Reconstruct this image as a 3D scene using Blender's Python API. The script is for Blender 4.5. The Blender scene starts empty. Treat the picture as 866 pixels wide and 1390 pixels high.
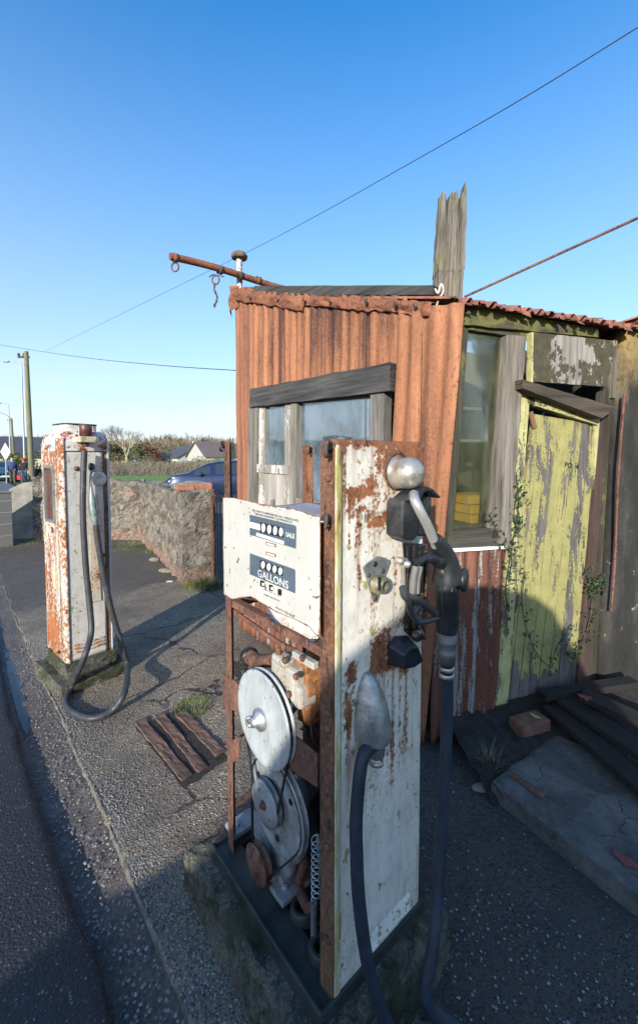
import bpy, bmesh, math, random
from mathutils import Vector, Matrix, noise as MN
random.seed(7)
C = bpy.context.scene.collection
PI = math.pi
# ------------------------------------------------------------------ camera
EYE = 1.65; F = 560.0; CX, CY, HOR = 433.0, 650.0, 622.0
PITCH = math.atan((CY-HOR)/F)
cam_d = bpy.data.cameras.new('camera'); cam = bpy.data.objects.new('camera', cam_d); C.objects.link(cam)
bpy.context.scene.camera = cam
cam.location = (0, 0, EYE); cam.rotation_euler = (PI/2-PITCH, 0, 0)
cam_d.sensor_fit = 'VERTICAL'; cam_d.sensor_height = 36; cam_d.lens = 36*F/1390
cam_d.shift_y = -(695-CY)/1390; cam_d.clip_start = .05; cam_d.clip_end = 5000
RC = Matrix.Rotation(-PITCH, 3, 'X')
def ray(px, py):
    return RC @ Vector(((px-CX)/F, 1.0, (CY-py)/F))
def ground(px, py, z=0.0):
    d = ray(px, py); t = (z-EYE)/d.z
    return Vector((d.x*t, d.y*t, z))
def at(px, py, Y):
    d = ray(px, py); t = Y/d.y
    return Vector((d.x*t, Y, EYE+d.z*t))
class Frame:
    """upright local frame: origin, x axis along a wall"""
    def __init__(s, ox, oy, ang, oz=0.0):
        s.M = Matrix.Translation((ox, oy, oz)) @ Matrix.Rotation(ang, 4, 'Z'); s.I = s.M.inverted()
        s.o = s.I @ Vector((0, 0, EYE)); s.ang = ang
    def _d(s, px, py): return s.I.to_3x3() @ ray(px, py)
    def P(s, px, py, y=0.0):
        d = s._d(px, py); t = (y-s.o.y)/d.y; return s.o + d*t
    def X(s, px, py, x=0.0):
        d = s._d(px, py); t = (x-s.o.x)/d.x; return s.o + d*t
    def Z(s, px, py, z=0.0):
        d = s._d(px, py); t = (z-s.o.z)/d.z; return s.o + d*t
# ------------------------------------------------------------------ objects
def tag(o, label=None, cat=None, group=None, kind=None):
    if label: o['label'] = label
    if cat: o['category'] = cat
    if group: o['group'] = group
    if kind: o['kind'] = kind
    return o
def thing(name, label, cat, loc=(0, 0, 0), rz=0.0, group=None):
    o = bpy.data.objects.new(name, None); C.objects.link(o)
    o.empty_display_size = .1; o.location = loc; o.rotation_euler = (0, 0, rz)
    return tag(o, label, cat, group)
def empty_at(frame, name, label, cat, group=None):
    return thing(name, label, cat, frame.M.translation, frame.ang, group)
def rnd(a, b): return random.uniform(a, b)
def nz(v, s=1.0): return MN.noise(Vector(v)*s)
class MB:
    def __init__(s): s.v = []; s.f = []; s.sm = []; s.at = {}
    def add(s, vs, fs, smooth=False, M=None):
        b = len(s.v)
        for p in vs:
            p = Vector(p); s.v.append(M @ p if M else p)
        for f in fs: s.f.append(tuple(b+i for i in f)); s.sm.append(smooth)
        return s
    def box(s, c, d, M=None, rz=0):
        x, y, z = [k/2 for k in d]
        vs = [Vector((i*x, j*y, k*z)) for k in (-1, 1) for j in (-1, 1) for i in (-1, 1)]
        if rz: R = Matrix.Rotation(rz, 3, 'Z'); vs = [R @ v for v in vs]
        vs = [v+Vector(c) for v in vs]
        return s.add(vs, [(0,2,3,1),(4,5,7,6),(0,1,5,4),(2,6,7,3),(0,4,6,2),(1,3,7,5)], False, M)
    def box2(s, a, b, M=None):
        return s.box([(a[i]+b[i])/2 for i in range(3)], [abs(b[i]-a[i]) for i in range(3)], M)
    def prism(s, pts, a, b):
        """polygon extruded from vectors pts+a to pts+b"""
        n = len(pts); a = Vector(a); b = Vector(b)
        vs = [Vector(p)+a for p in pts]+[Vector(p)+b for p in pts]
        nrm = Vector((0, 0, 0))
        for i in range(n):
            p, q = Vector(pts[i]), Vector(pts[(i+1) % n]); nrm += p.cross(q)
        fl = nrm.dot(b-a) < 0
        bot, top = tuple(range(n)), tuple(range(2*n-1, n-1, -1))
        sd = [(i, i+n, (i+1) % n+n, (i+1) % n) for i in range(n)]
        if not fl:
            bot, top = bot[::-1], top[::-1]; sd = [q[::-1] for q in sd]
        return s.add(vs, [bot, top]+sd)
    def tube(s, pts, r, n=10, caps=True, smooth=True):
        P = [Vector(p) for p in pts]; m = len(P)
        rs = r if isinstance(r, (list, tuple)) else [r]*m
        T = [(P[min(i+1, m-1)]-P[max(i-1, 0)]).normalized() for i in range(m)]
        u = T[0].orthogonal().normalized(); vs = []
        for i in range(m):
            u = (u - T[i]*u.dot(T[i])).normalized(); w = T[i].cross(u)
            for k in range(n):
                t = 2*PI*k/n; vs.append(P[i]+(u*math.cos(t)+w*math.sin(t))*rs[i])
        fs = [(i*n+k, i*n+(k+1) % n, (i+1)*n+(k+1) % n, (i+1)*n+k) for i in range(m-1) for k in range(n)]
        s.add(vs, fs, smooth)
        if caps:
            s.add([vs[k] for k in range(n)], [tuple(range(n))[::-1]]); s.add([vs[(m-1)*n+k] for k in range(n)], [tuple(range(n))])
        return s
    def cyl(s, p0, p1, r0, r1=None, n=16): return s.tube([p0, p1], [r0, r0 if r1 is None else r1], n)
    def lathe(s, prof, o, ax, n=24, smooth=True, sy=1.0):
        """prof: (dist along ax, radius)"""
        ax = Vector(ax).normalized(); u = ax.cross(Vector((0, 0, 1)))
        u = Vector((1, 0, 0)) if u.length < 1e-4 else u.normalized()
        w = ax.cross(u); vs = []
        for (h, r) in prof:
            for k in range(n):
                t = 2*PI*k/n; vs.append(Vector(o)+ax*h+(u*math.cos(t)+w*math.sin(t)*sy)*max(r, 1e-5))
        m = len(prof)
        return s.add(vs, [(i*n+k, i*n+(k+1) % n, (i+1)*n+(k+1) % n, (i+1)*n+k) for i in range(m-1) for k in range(n)], smooth)
    def sphere(s, c, r, n=16, m=10, sc=(1, 1, 1)):
        vs = []; 
        for i in range(m+1):
            t = PI*i/m
            for k in range(n):
                p = 2*PI*k/n; vs.append(Vector(c)+Vector((math.sin(t)*math.cos(p)*r*sc[0], math.sin(t)*math.sin(p)*r*sc[1], math.cos(t)*r*sc[2])))
        return s.add(vs, [(i*n+k, (i+1)*n+k, (i+1)*n+(k+1) % n, i*n+(k+1) % n) for i in range(m) for k in range(n)], True)
    def grid(s, fn, nu, nv, smooth=True, flip=False):
        vs = [fn(i/nu, j/nv) for j in range(nv+1) for i in range(nu+1)]
        W = nu+1
        fs = [(j*W+i, j*W+i+1, (j+1)*W+i+1, (j+1)*W+i) for j in range(nv) for i in range(nu)]
        if flip: fs = [f[::-1] for f in fs]
        return s.add(vs, fs, smooth)
    def rough(s, amp, sc, z=True):
        for i, p in enumerate(s.v):
            q = MN.noise_vector(p*sc)*amp
            if not z: q.z = 0
            s.v[i] = p+q
        return s
    def build(s, name, m, parent=None, M=None, bevel=0, solid=0, weld=False, attrs=None, sub=0):
        me = bpy.data.meshes.new(name); me.from_pydata([tuple(p) for p in s.v], [], s.f); me.validate()
        if len(me.polygons) == len(s.sm): me.polygons.foreach_set('use_smooth', s.sm)
        if isinstance(m, (list, tuple)):
            for q in m: me.materials.append(q)
        elif m: me.materials.append(m)
        for k, fn in (attrs or {}).items():
            a = me.attributes.new(k, 'FLOAT', 'POINT'); a.data.foreach_set('value', [fn(p) for p in s.v])
        o = bpy.data.objects.new(name, me); C.objects.link(o)
        if weld:
            bm = bmesh.new(); bm.from_mesh(me); bmesh.ops.remove_doubles(bm, verts=bm.verts, dist=1e-5); bm.to_mesh(me); bm.free()
        if sub:
            q = o.modifiers.new('sub', 'SUBSURF'); q.levels = sub; q.render_levels = sub
        if solid:
            q = o.modifiers.new('solid', 'SOLIDIFY'); q.thickness = abs(solid); q.offset = 1 if solid > 0 else -1
        if bevel:
            q = o.modifiers.new('bevel', 'BEVEL'); q.width = bevel; q.segments = 2; q.limit_method = 'ANGLE'
        if parent: o.parent = parent
        if M is not None: o.matrix_basis = M
        return o
def spline(pts, n=8):
    P = [Vector(p) for p in pts]; P = [P[0]*2-P[1]]+P+[P[-1]*2-P[-2]]; out = []
    for i in range(1, len(P)-2):
        a, b, c, d = P[i-1:i+3]
        for k in range(n):
            t = k/n; out.append(.5*((2*b)+(c-a)*t+(2*a-5*b+4*c-d)*t*t+(3*b-a-3*c+d)*t**3))
    out.append(P[-2]); return out
def interp(pts, x):
    if x <= pts[0][0]: return pts[0][1]
    for (a, b), (c, d) in zip(pts, pts[1:]):
        if x <= c: return b+(d-b)*(x-a)/(c-a)
    return pts[-1][1]
# ------------------------------------------------------------------ materials
class NT:
    def __init__(s, name):
        s.m = bpy.data.materials.new(name); s.m.use_nodes = True; s.t = s.m.node_tree; s.t.nodes.clear()
        s.out = s.n('ShaderNodeOutputMaterial'); s.b = s.n('ShaderNodeBsdfPrincipled')
        s.l(s.b.outputs[0], s.out.inputs[0]); s.co = s.n('ShaderNodeTexCoord').outputs['Object']
    def n(s, t): return s.t.nodes.new(t)
    def l(s, a, b): s.t.links.new(a, b)
    def put(s, v, i):
        if hasattr(v, 'is_linked'): s.l(v, i)
        else: i.default_value = v if not (isinstance(v, tuple) and len(v) == 3 and i.type == 'RGBA') else (*v, 1)
    def map(s, sc=(1, 1, 1), rot=(0, 0, 0), v=None):
        q = s.n('ShaderNodeMapping'); s.l(v or s.co, q.inputs[0]); q.inputs['Scale'].default_value = sc; q.inputs['Rotation'].default_value = rot
        return q.outputs[0]
    def noise(s, sc=5, det=6, ro=.6, v=None, dist=0, col=False):
        q = s.n('ShaderNodeTexNoise'); s.l(v or s.co, q.inputs['Vector'])
        q.inputs['Scale'].default_value = sc; q.inputs['Detail'].default_value = det; q.inputs['Roughness'].default_value = ro; q.inputs['Distortion'].default_value = dist
        return q.outputs[1 if col else 0]
    def vor(s, sc=50, feat='F1', v=None, out='Distance', rand=1):
        q = s.n('ShaderNodeTexVoronoi'); q.feature = feat; s.l(v or s.co, q.inputs['Vector']); q.inputs['Scale'].default_value = sc; q.inputs['Randomness'].default_value = rand
        return q.outputs[out]
    def math(s, op, a, b=0.0, c=None, clamp=False):
        q = s.n('ShaderNodeMath'); q.operation = op; q.use_clamp = clamp; s.put(a, q.inputs[0]); s.put(b, q.inputs[1])
        if c is not None: s.put(c, q.inputs[2])
        return q.outputs[0]
    def ramp(s, f, stops, mode='LINEAR'):
        q = s.n('ShaderNodeValToRGB'); s.l(f, q.inputs[0]); e = q.color_ramp.elements; q.color_ramp.interpolation = mode
        while len(e) < len(stops): e.new(.5)
        for k, (p, c) in zip(e, stops):
            k.position = p; k.color = (c, c, c, 1) if isinstance(c, (int, float)) else (*c, 1)
        return q.outputs[0]
    def step(s, f, lo, hi):
        q = s.n('ShaderNodeMapRange'); s.put(f, q.inputs[0]); q.inputs[1].default_value = lo; q.inputs[2].default_value = hi; q.interpolation_type = 'SMOOTHSTEP'
        return q.outputs[0]
    def mix(s, f, a, b, mode='MIX'):
        q = s.n('ShaderNodeMix'); q.data_type = 'RGBA'; q.blend_type = mode; s.put(f, q.inputs[0]); s.put(a, q.inputs[6]); s.put(b, q.inputs[7])
        return q.outputs[2]
    def attr(s, name):
        q = s.n('ShaderNodeAttribute'); q.attribute_name = name; return q.outputs['Fac']
    def warp(s, amt, sc, v=None):
        q = s.n('ShaderNodeVectorMath'); q.operation = 'SCALE'; sb_ = s.n('ShaderNodeVectorMath'); sb_.operation = 'SUBTRACT'
        s.l(s.noise(sc, 4, .6, col=True), sb_.inputs[0]); sb_.inputs[1].default_value = (.5, .5, .5)
        s.l(sb_.outputs[0], q.inputs[0]); q.inputs['Scale'].default_value = amt
        a = s.n('ShaderNodeVectorMath'); a.operation = 'ADD'; s.l(v or s.co, a.inputs[0]); s.l(q.outputs[0], a.inputs[1]); return a.outputs[0]
    def rnd(s):
        return s.n('ShaderNodeNewGeometry').outputs['Random Per Island']
    def sep(s, v=None):
        q = s.n('ShaderNodeSeparateXYZ'); s.l(v or s.co, q.inputs[0]); return q.outputs
    def bump(s, h, st=.5, d=.003):
        q = s.n('ShaderNodeBump'); q.inputs['Strength'].default_value = st; q.inputs['Distance'].default_value = d; s.l(h, q.inputs['Height'])
        prev = s.b.inputs['Normal']
        if prev.is_linked: s.l(prev.links[0].from_socket, q.inputs['Normal'])
        s.l(q.outputs[0], prev); return q
    def done(s, col, rough=.6, metal=0.0, spec=None):
        s.put(col, s.b.inputs['Base Color']); s.put(rough, s.b.inputs['Roughness']); s.put(metal, s.b.inputs['Metallic'])
        if spec is not None: s.b.inputs['Specular IOR Level'].default_value = spec
        return s.m
RL, RD = (.33, .115, .035), (.085, .028, .014)
def rustcol(t, light=RL, dark=RD, sc=1.0, st=(1, 1, .5)):
    a = t.noise(9*sc, 8, .65, t.map(st)); b = t.noise(60*sc, 5, .7)
    f = t.math('ADD', t.math('MULTIPLY', a, .55), t.math('MULTIPLY', b, .45))
    mid = tuple((x*1.1+y*.9)/2 for x, y in zip(light, dark))
    c = t.ramp(f, [(.38, dark), (.48, mid), (.56, light), (.66, tuple(min(1, x*1.4) for x in light))])
    sp = t.step(t.noise(38*sc, 6, .7, t.map(st)), .55, .61)
    c = t.mix(t.math('MULTIPLY', sp, .8), c, tuple(x*.55 for x in dark))
    s2 = t.step(t.noise(85*sc, 5, .7), .57, .64)
    return t.mix(t.math('MULTIPLY', s2, .6), c, tuple(min(1, x*1.5+.02) for x in light))
def m_paint(name, paint=(.70, .69, .65), t=.60, sc=7, st=(1, 1, .45), attr=None, light=RL, dark=RD, moss=0, rough=.42, grime=.25, w=.02, stain=None):
    """old gloss paint breaking down to rust"""
    k = NT(name)
    a = k.noise(sc, 9, .68, k.map(st), .3); b = k.noise(sc*7, 6, .7)
    v = k.math('ADD', k.math('ADD', k.math('MULTIPLY', a, .95), k.math('MULTIPLY', b, .85)), -.40)
    if attr: v = k.math('ADD', v, k.attr(attr))
    mask = k.step(v, t, t+w)
    halo = k.step(v, t-.13, t+.01)
    stv = k.noise(22, 4, .6, k.map((1, 1, .06)))
    drip = k.math('MULTIPLY', k.step(stv, .52, .68), k.step(v, t-.22, t-.02))
    base = k.ramp(k.noise(3, 6, .7), [(.3, tuple(x*.84 for x in paint)), (.6, paint)])
    gr = k.ramp(k.noise(28, 8, .75, k.map((1, 1, .4))), [(.35, (.55, .52, .44)), (.55, (1, 1, 1))])
    base = k.mix(grime, base, k.mix(1.0, base, gr, 'MULTIPLY'))
    base = k.mix(k.math('MULTIPLY', halo, .38), base, (.42, .24, .11))
    base = k.mix(k.math('MULTIPLY', drip, .6), base, (.36, .17, .07))
    if stain:
        sv = k.math('MULTIPLY', k.attr(stain), k.math('ADD', .45, k.math('MULTIPLY', k.noise(60, 4, .6, k.map((1, 1, .03))), 1.1)), clamp=True)
        base = k.mix(sv, base, (.30, .145, .06))
    sp = k.step(k.noise(46, 3, .5), .675, .70)
    base = k.mix(k.math('MULTIPLY', sp, .85), base, (.05, .035, .028))
    if moss:
        mm = k.step(k.noise(31, 4, .6, k.map((1, 1, .7))), .66-moss*.1, .70-moss*.1)
        base = k.mix(k.math('MULTIPLY', mm, .8), base, (.28, .25, .05))
    col = k.mix(mask, base, rustcol(k, light, dark, 1, st))
    k.bump(k.math('ADD', k.math('MULTIPLY', mask, -.6), k.math('MULTIPLY', k.noise(55, 6, .7), .35)), .55, .004)
    k.bump(k.noise(6, 3), .25, .01)
    return k.done(col, k.math('ADD', k.math('MULTIPLY', mask, .4), rough))
def m_rust(name, light=RL, dark=RD, sc=1.0, st=(1, 1, .4), bump=.6, rough=.85, metal=.0):
    k = NT(name); c = rustcol(k, light, dark, sc, st)
    fl = k.step(k.noise(24*sc, 6, .7), .56, .62)
    c = k.mix(k.math('MULTIPLY', fl, .35), c, tuple(x*.55 for x in light))
    k.bump(k.noise(70*sc, 6, .75), bump, .003); k.bump(k.noise(12*sc, 4), .3, .008)
    return k.done(c, rough, metal)
def m_plain(name, col, rough=.6, metal=0.0, var=.25, sc=12, bump=.15, st=(1, 1, 1), dirt=None, spec=None):
    k = NT(name); n = k.noise(sc, 7, .65, k.map(st))
    lo = tuple(x*(1-var) for x in col); hi = tuple(min(1, x*(1+var)) for x in col)
    c = k.ramp(n, [(.3, lo), (.7, hi)])
    if dirt: c = k.mix(k.math('MULTIPLY', k.step(k.noise(sc*.6, 6, .7), .5, .7), .7), c, dirt)
    if bump: k.bump(k.noise(sc*5, 5, .7), bump, .003)
    r = k.math('ADD', k.math('MULTIPLY', k.noise(sc*2, 4), .3), max(.02, rough-.15))
    return k.done(c, r, metal, spec)
def m_wood(name, c1=(.30, .27, .23), c2=(.09, .075, .06), ax=2, sc=1.0, paint=None, pt=.5, rough=.85, pst=1.0, moss=0, attr=None):
    k = NT(name)
    st = [1, 1, 1]; st[ax] = .05
    g = k.noise(38*sc, 7, .7, k.map(tuple(st)), .4)
    st2 = [1, 1, 1]; st2[ax] = .2
    g2 = k.noise(5*sc, 6, .65, k.map(tuple(st2)), .6)
    f = k.math('ADD', k.math('MULTIPLY', g, .65), k.math('MULTIPLY', g2, .35))
    mid = tuple((x+y)/2 for x, y in zip(c1, c2))
    c = k.ramp(f, [(.36, c2), (.5, mid), (.63, c1)])
    if moss:
        c = k.mix(k.math('MULTIPLY', k.step(k.noise(4, 6, .7), .62-moss*.2, .72-moss*.2), .75), c, (.17, .17, .045))
    h = k.math('MULTIPLY', g, 1.0)
    if paint:
        stp = [1, 1, 1]; stp[ax] = .22
        pv = k.math('ADD', k.math('MULTIPLY', k.noise(13*pst, 9, .75, k.map(tuple(stp)), .5), .75), k.math('MULTIPLY', k.noise(75*pst, 5, .7), .25))
        if attr: pv = k.math('ADD', pv, k.attr(attr))
        pm = k.step(pv, pt, pt+.018)
        pc = k.ramp(k.noise(9, 7, .7), [(.3, tuple(x*.66 for x in paint)), (.62, paint)])
        pc = k.mix(k.math('MULTIPLY', k.step(g, .55, .7), .35), pc, tuple(x*.5 for x in paint))
        c = k.mix(pm, c, pc); h = k.math('ADD', k.math('MULTIPLY', g, .5), k.math('MULTIPLY', pm, .6))
    k.bump(h, .9, .004)
    return k.done(c, rough)
def m_corr(name, light=(.48, .17, .05), dark=(.12, .038, .02), zinc=.66, zc=(.62, .57, .50), attr=None, sc=1.0, tone=None):
    """rusted corrugated iron with vertical streaks and left-over zinc"""
    k = NT(name)
    a = k.noise(13*sc, 7, .65, k.map((1, 1, .035)), .2); b = k.noise(3*sc, 7, .7, k.map((1, 1, .4))); d = k.noise(70, 5, .75)
    f = k.math('ADD', k.math('ADD', k.math('ADD', k.math('MULTIPLY', a, .75), k.math('MULTIPLY', b, .45)), k.math('MULTIPLY', d, .35)), -.275)
    if tone: f = k.math('ADD', f, k.attr(tone))
    mid = tuple(x*.62+y*.38 for x, y in zip(light, dark))
    c = k.ramp(f, [(.34, dark), (.45, mid), (.56, light), (.70, tuple(min(1, x*1.3+.03) for x in light))])
    z = k.math('ADD', k.math('MULTIPLY', k.noise(11*sc, 8, .7, k.map((1, 1, .09)), .3), .8), k.math('MULTIPLY', d, .2))
    if attr: z = k.math('ADD', z, k.attr(attr))
    zm = k.step(z, zinc, zinc+.02)
    c = k.mix(zm, c, k.ramp(k.noise(40, 5, .7), [(.3, tuple(x*.6 for x in zc)), (.6, zc)]))
    pit = k.step(k.noise(34, 3, .5), .66, .70)
    c = k.mix(k.math('MULTIPLY', pit, .6), c, tuple(x*.8 for x in dark))
    sc_ = k.step(k.noise(55*sc, 6, .75, k.map((1, 1, .5))), .55, .66)
    c = k.mix(k.math('MULTIPLY', sc_, .45), c, tuple(x*1.1 for x in dark))
    k.bump(d, .8, .004); k.bump(sc_, .4, .003); k.bump(k.math('MULTIPLY', zm, 1.0), .5, .002)
    return k.done(c, .78)
def m_glass(name, dust_sky=(.35, .36, .28), amt=.3, refl=.12, tint=(.9, .93, .9)):
    k = NT(name); t = k.t
    tr = k.n('ShaderNodeBsdfTransparent'); tr.inputs[0].default_value = (*tint, 1)
    gl = k.n('ShaderNodeBsdfGlossy'); gl.inputs['Roughness'].default_value = .04
    df = k.n('ShaderNodeBsdfDiffuse'); df.inputs[0].default_value = (*dust_sky, 1)
    fr = k.n('ShaderNodeFresnel'); fr.inputs[0].default_value = 1.5
    bp = k.n('ShaderNodeBump'); bp.inputs['Strength'].default_value = .06; bp.inputs['Distance'].default_value = .02; k.l(k.noise(3, 2), bp.inputs['Height']); k.l(bp.outputs[0], gl.inputs['Normal'])
    m1 = k.n('ShaderNodeMixShader'); k.l(k.math('ADD', fr.outputs[0], refl, clamp=True), m1.inputs[0]); k.l(tr.outputs[0], m1.inputs[1]); k.l(gl.outputs[0], m1.inputs[2])
    m2 = k.n('ShaderNodeMixShader'); dn = k.math('MULTIPLY', k.step(k.noise(5, 7, .7, k.map((1, 1, .5))), .25, .8), amt*1.8)
    k.l(dn, m2.inputs[0]); k.l(m1.outputs[0], m2.inputs[1]); k.l(df.outputs[0], m2.inputs[2]); k.l(m2.outputs[0], k.out.inputs[0])
    t.nodes.remove(k.b); return k.m
def text_mb(txt, size, M, depth=.0004, font_shear=0.0, bold=0.0):
    cu = bpy.data.curves.new('t', 'FONT'); cu.body = txt; cu.size = size; cu.extrude = depth; cu.align_x = 'CENTER'; cu.align_y = 'CENTER'; cu.shear = font_shear; cu.offset = bold; cu.resolution_u = 3
    o = bpy.data.objects.new('t', cu); C.objects.link(o); dg = bpy.context.evaluated_depsgraph_get(); dg.update()
    me = bpy.data.meshes.new_from_object(o.evaluated_get(dg)); b = MB()
    b.add([v.co.copy() for v in me.vertices], [tuple(p.vertices) for p in me.polygons], False, M)
    bpy.data.objects.remove(o); bpy.data.meshes.remove(me); return b
# ================================================================== sun and sky
SUNH = Vector((.31, .95)).normalized(); ELEV = math.radians(17)
sc = bpy.context.scene
w = bpy.data.worlds.new('World'); sc.world = w; w.use_nodes = True; wt = w.node_tree
bg = wt.nodes['Background']; sky = wt.nodes.new('ShaderNodeTexSky'); sky.sky_type = 'NISHITA'; sky.sun_disc = False
sky.sun_elevation = ELEV; sky.sun_rotation = math.atan2(-SUNH.x, -SUNH.y); sky.altitude = 50; sky.air_density = 1.0; sky.dust_density = .8; sky.ozone_density = 1.6
def wn(t): return wt.nodes.new(t)
tc = wn('ShaderNodeTexCoord'); mp = wn('ShaderNodeMapping'); mp.inputs['Scale'].default_value = (1, 1, 6); wt.links.new(tc.outputs['Generated'], mp.inputs[0])
nn = wn('ShaderNodeTexNoise'); nn.inputs['Scale'].default_value = 2.2; nn.inputs['Detail'].default_value = 7; nn.inputs['Roughness'].default_value = .6; wt.links.new(mp.outputs[0], nn.inputs['Vector'])
mr = wn('ShaderNodeMapRange'); mr.inputs[1].default_value = .44; mr.inputs[2].default_value = .70; wt.links.new(nn.outputs[0], mr.inputs[0])
sx = wn('ShaderNodeSeparateXYZ'); wt.links.new(tc.outputs['Generated'], sx.inputs[0])
me_ = wn('ShaderNodeMapRange'); me_.inputs[1].default_value = .22; me_.inputs[2].default_value = .03; wt.links.new(sx.outputs[2], me_.inputs[0])
mu = wn('ShaderNodeMath'); mu.operation = 'MULTIPLY'; wt.links.new(mr.outputs[0], mu.inputs[0]); wt.links.new(me_.outputs[0], mu.inputs[1])
mx = wn('ShaderNodeMix'); mx.data_type = 'RGBA'; wt.links.new(mu.outputs[0], mx.inputs[0]); hs = wn('ShaderNodeHueSaturation'); hs.inputs['Saturation'].default_value = 1.46; hs.inputs['Hue'].default_value = .503; hs.inputs['Value'].default_value = 1.44; wt.links.new(sky.outputs[0], hs.inputs['Color']); 
pz = wn('ShaderNodeMapRange'); pz.inputs[1].default_value = .80; pz.inputs[2].default_value = .0; pz.inputs[3].default_value = 0; pz.inputs[4].default_value = 1; wt.links.new(sx.outputs[2], pz.inputs[0])
pw = wn('ShaderNodeMath'); pw.operation = 'POWER'; wt.links.new(pz.outputs[0], pw.inputs[0]); pw.inputs[1].default_value = 1.35
pm2 = wn('ShaderNodeMath'); pm2.operation = 'MULTIPLY'; wt.links.new(pw.outputs[0], pm2.inputs[0]); pm2.inputs[1].default_value = .92
px2 = wn('ShaderNodeMix'); px2.data_type = 'RGBA'; wt.links.new(pm2.outputs[0], px2.inputs[0]); wt.links.new(hs.outputs[0], px2.inputs[6]); px2.inputs[7].default_value = (2.95, 3.45, 4.2, 1)
wt.links.new(px2.outputs[2], mx.inputs[6]); mx.inputs[7].default_value = (4.1, 4.25, 4.5, 1)
wt.links.new(mx.outputs[2], bg.inputs[0]); bg.inputs[1].default_value = .14
sl = bpy.data.lights.new('sun', 'SUN'); sl.energy = 3.6; sl.angle = math.radians(.5); sl.color = (1, .93, .82)
so = bpy.data.objects.new('sun', sl); C.objects.link(so)
Ld = Vector((SUNH.x*math.cos(ELEV), SUNH.y*math.cos(ELEV), -math.sin(ELEV))); so.rotation_euler = Ld.to_track_quat('-Z', 'Y').to_euler()
sc.view_settings.view_transform = 'Standard'; sc.view_settings.look = 'None'; sc.view_settings.gamma = 1; sc.view_settings.exposure = 0.78
sc.render.engine = 'CYCLES'; sc.cycles.use_denoising = True
sc.cycles.max_bounces = 6; sc.cycles.diffuse_bounces = 3; sc.cycles.transparent_max_bounces = 8; sc.cycles.caustics_reflective = False; sc.cycles.caustics_refractive = False
# ================================================================== local road frame  (x = away from road, y = along road)
TH = math.atan2(.65, .761); A2 = Vector((math.cos(TH), math.sin(TH))); B2 = Vector((-math.sin(TH), math.cos(TH)))
RF = Frame(0, 0, TH)
def ab(a, b, z=0.0): return Vector((A2.x*a+B2.x*b, A2.y*a+B2.y*b, z))
def kerb_a(b): return interp([(-3, .46), (.5, .458), (1.5, .44), (3.0, .41), (4.0, .36), (5.5, .33), (60, .0)], b)+.012*nz((b*1.7, 0, 3))
def road_a(b): return interp([(-3, .33), (.5, .325), (1.0, .30), (2.0, .235), (3.2, .17), (5, .16), (60, -.2)], b)+.018*nz((b*3.1, 5, 0))+.006*nz((b*17, 5, 0))
def struct(o): o['kind'] = 'structure'; return o
# ---- ground sheet with rolling land
def m_ground():
    k = NT('pasture'); n = k.noise(.35, 6, .6); n2 = k.noise(9, 6, .7)
    c = k.ramp(n, [(.35, (.10, .15, .03)), (.5, (.12, .19, .035)), (.62, (.17, .15, .07))])
    c = k.mix(.5, c, k.ramp(n2, [(.3, (.05, .07, .02)), (.7, (.2, .24, .07))]))
    k.bump(n2, 1, .05); return k.done(c, .95)
def gz(x, y):
    r = math.hypot(x, y)
    h = -.10
    if r > 60: h += (r-60)*.012+max(0, (r-150))*.036*(1+.35*math.sin(x*.012+1)+.25*math.sin(x*.03+2))
    return h
g = MB(); rings = [0, 3, 6, 10, 15, 22, 32, 45, 60, 80, 110, 150, 200, 260, 340, 450, 600, 900, 1600, 3000]; NA = 96
vs = [(0, 0, gz(0, 0))]
for r in rings[1:]:
    for q in range(NA):
        t = 2*PI*q/NA; x, y = r*math.cos(t), r*math.sin(t); vs.append((x, y, gz(x, y) if r < 700 else gz(x/r*600, y/r*600)-(r-600)*.02))
fs = [(0, 1+q, 1+(q+1) % NA) for q in range(NA)]
for i in range(1, len(rings)-1):
    o = 1+(i-1)*NA
    fs += [(o+q, o+NA+q, o+NA+(q+1) % NA, o+(q+1) % NA) for q in range(NA)]
g.add(vs, fs, True); struct(g.build('ground', m_ground()))
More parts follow.
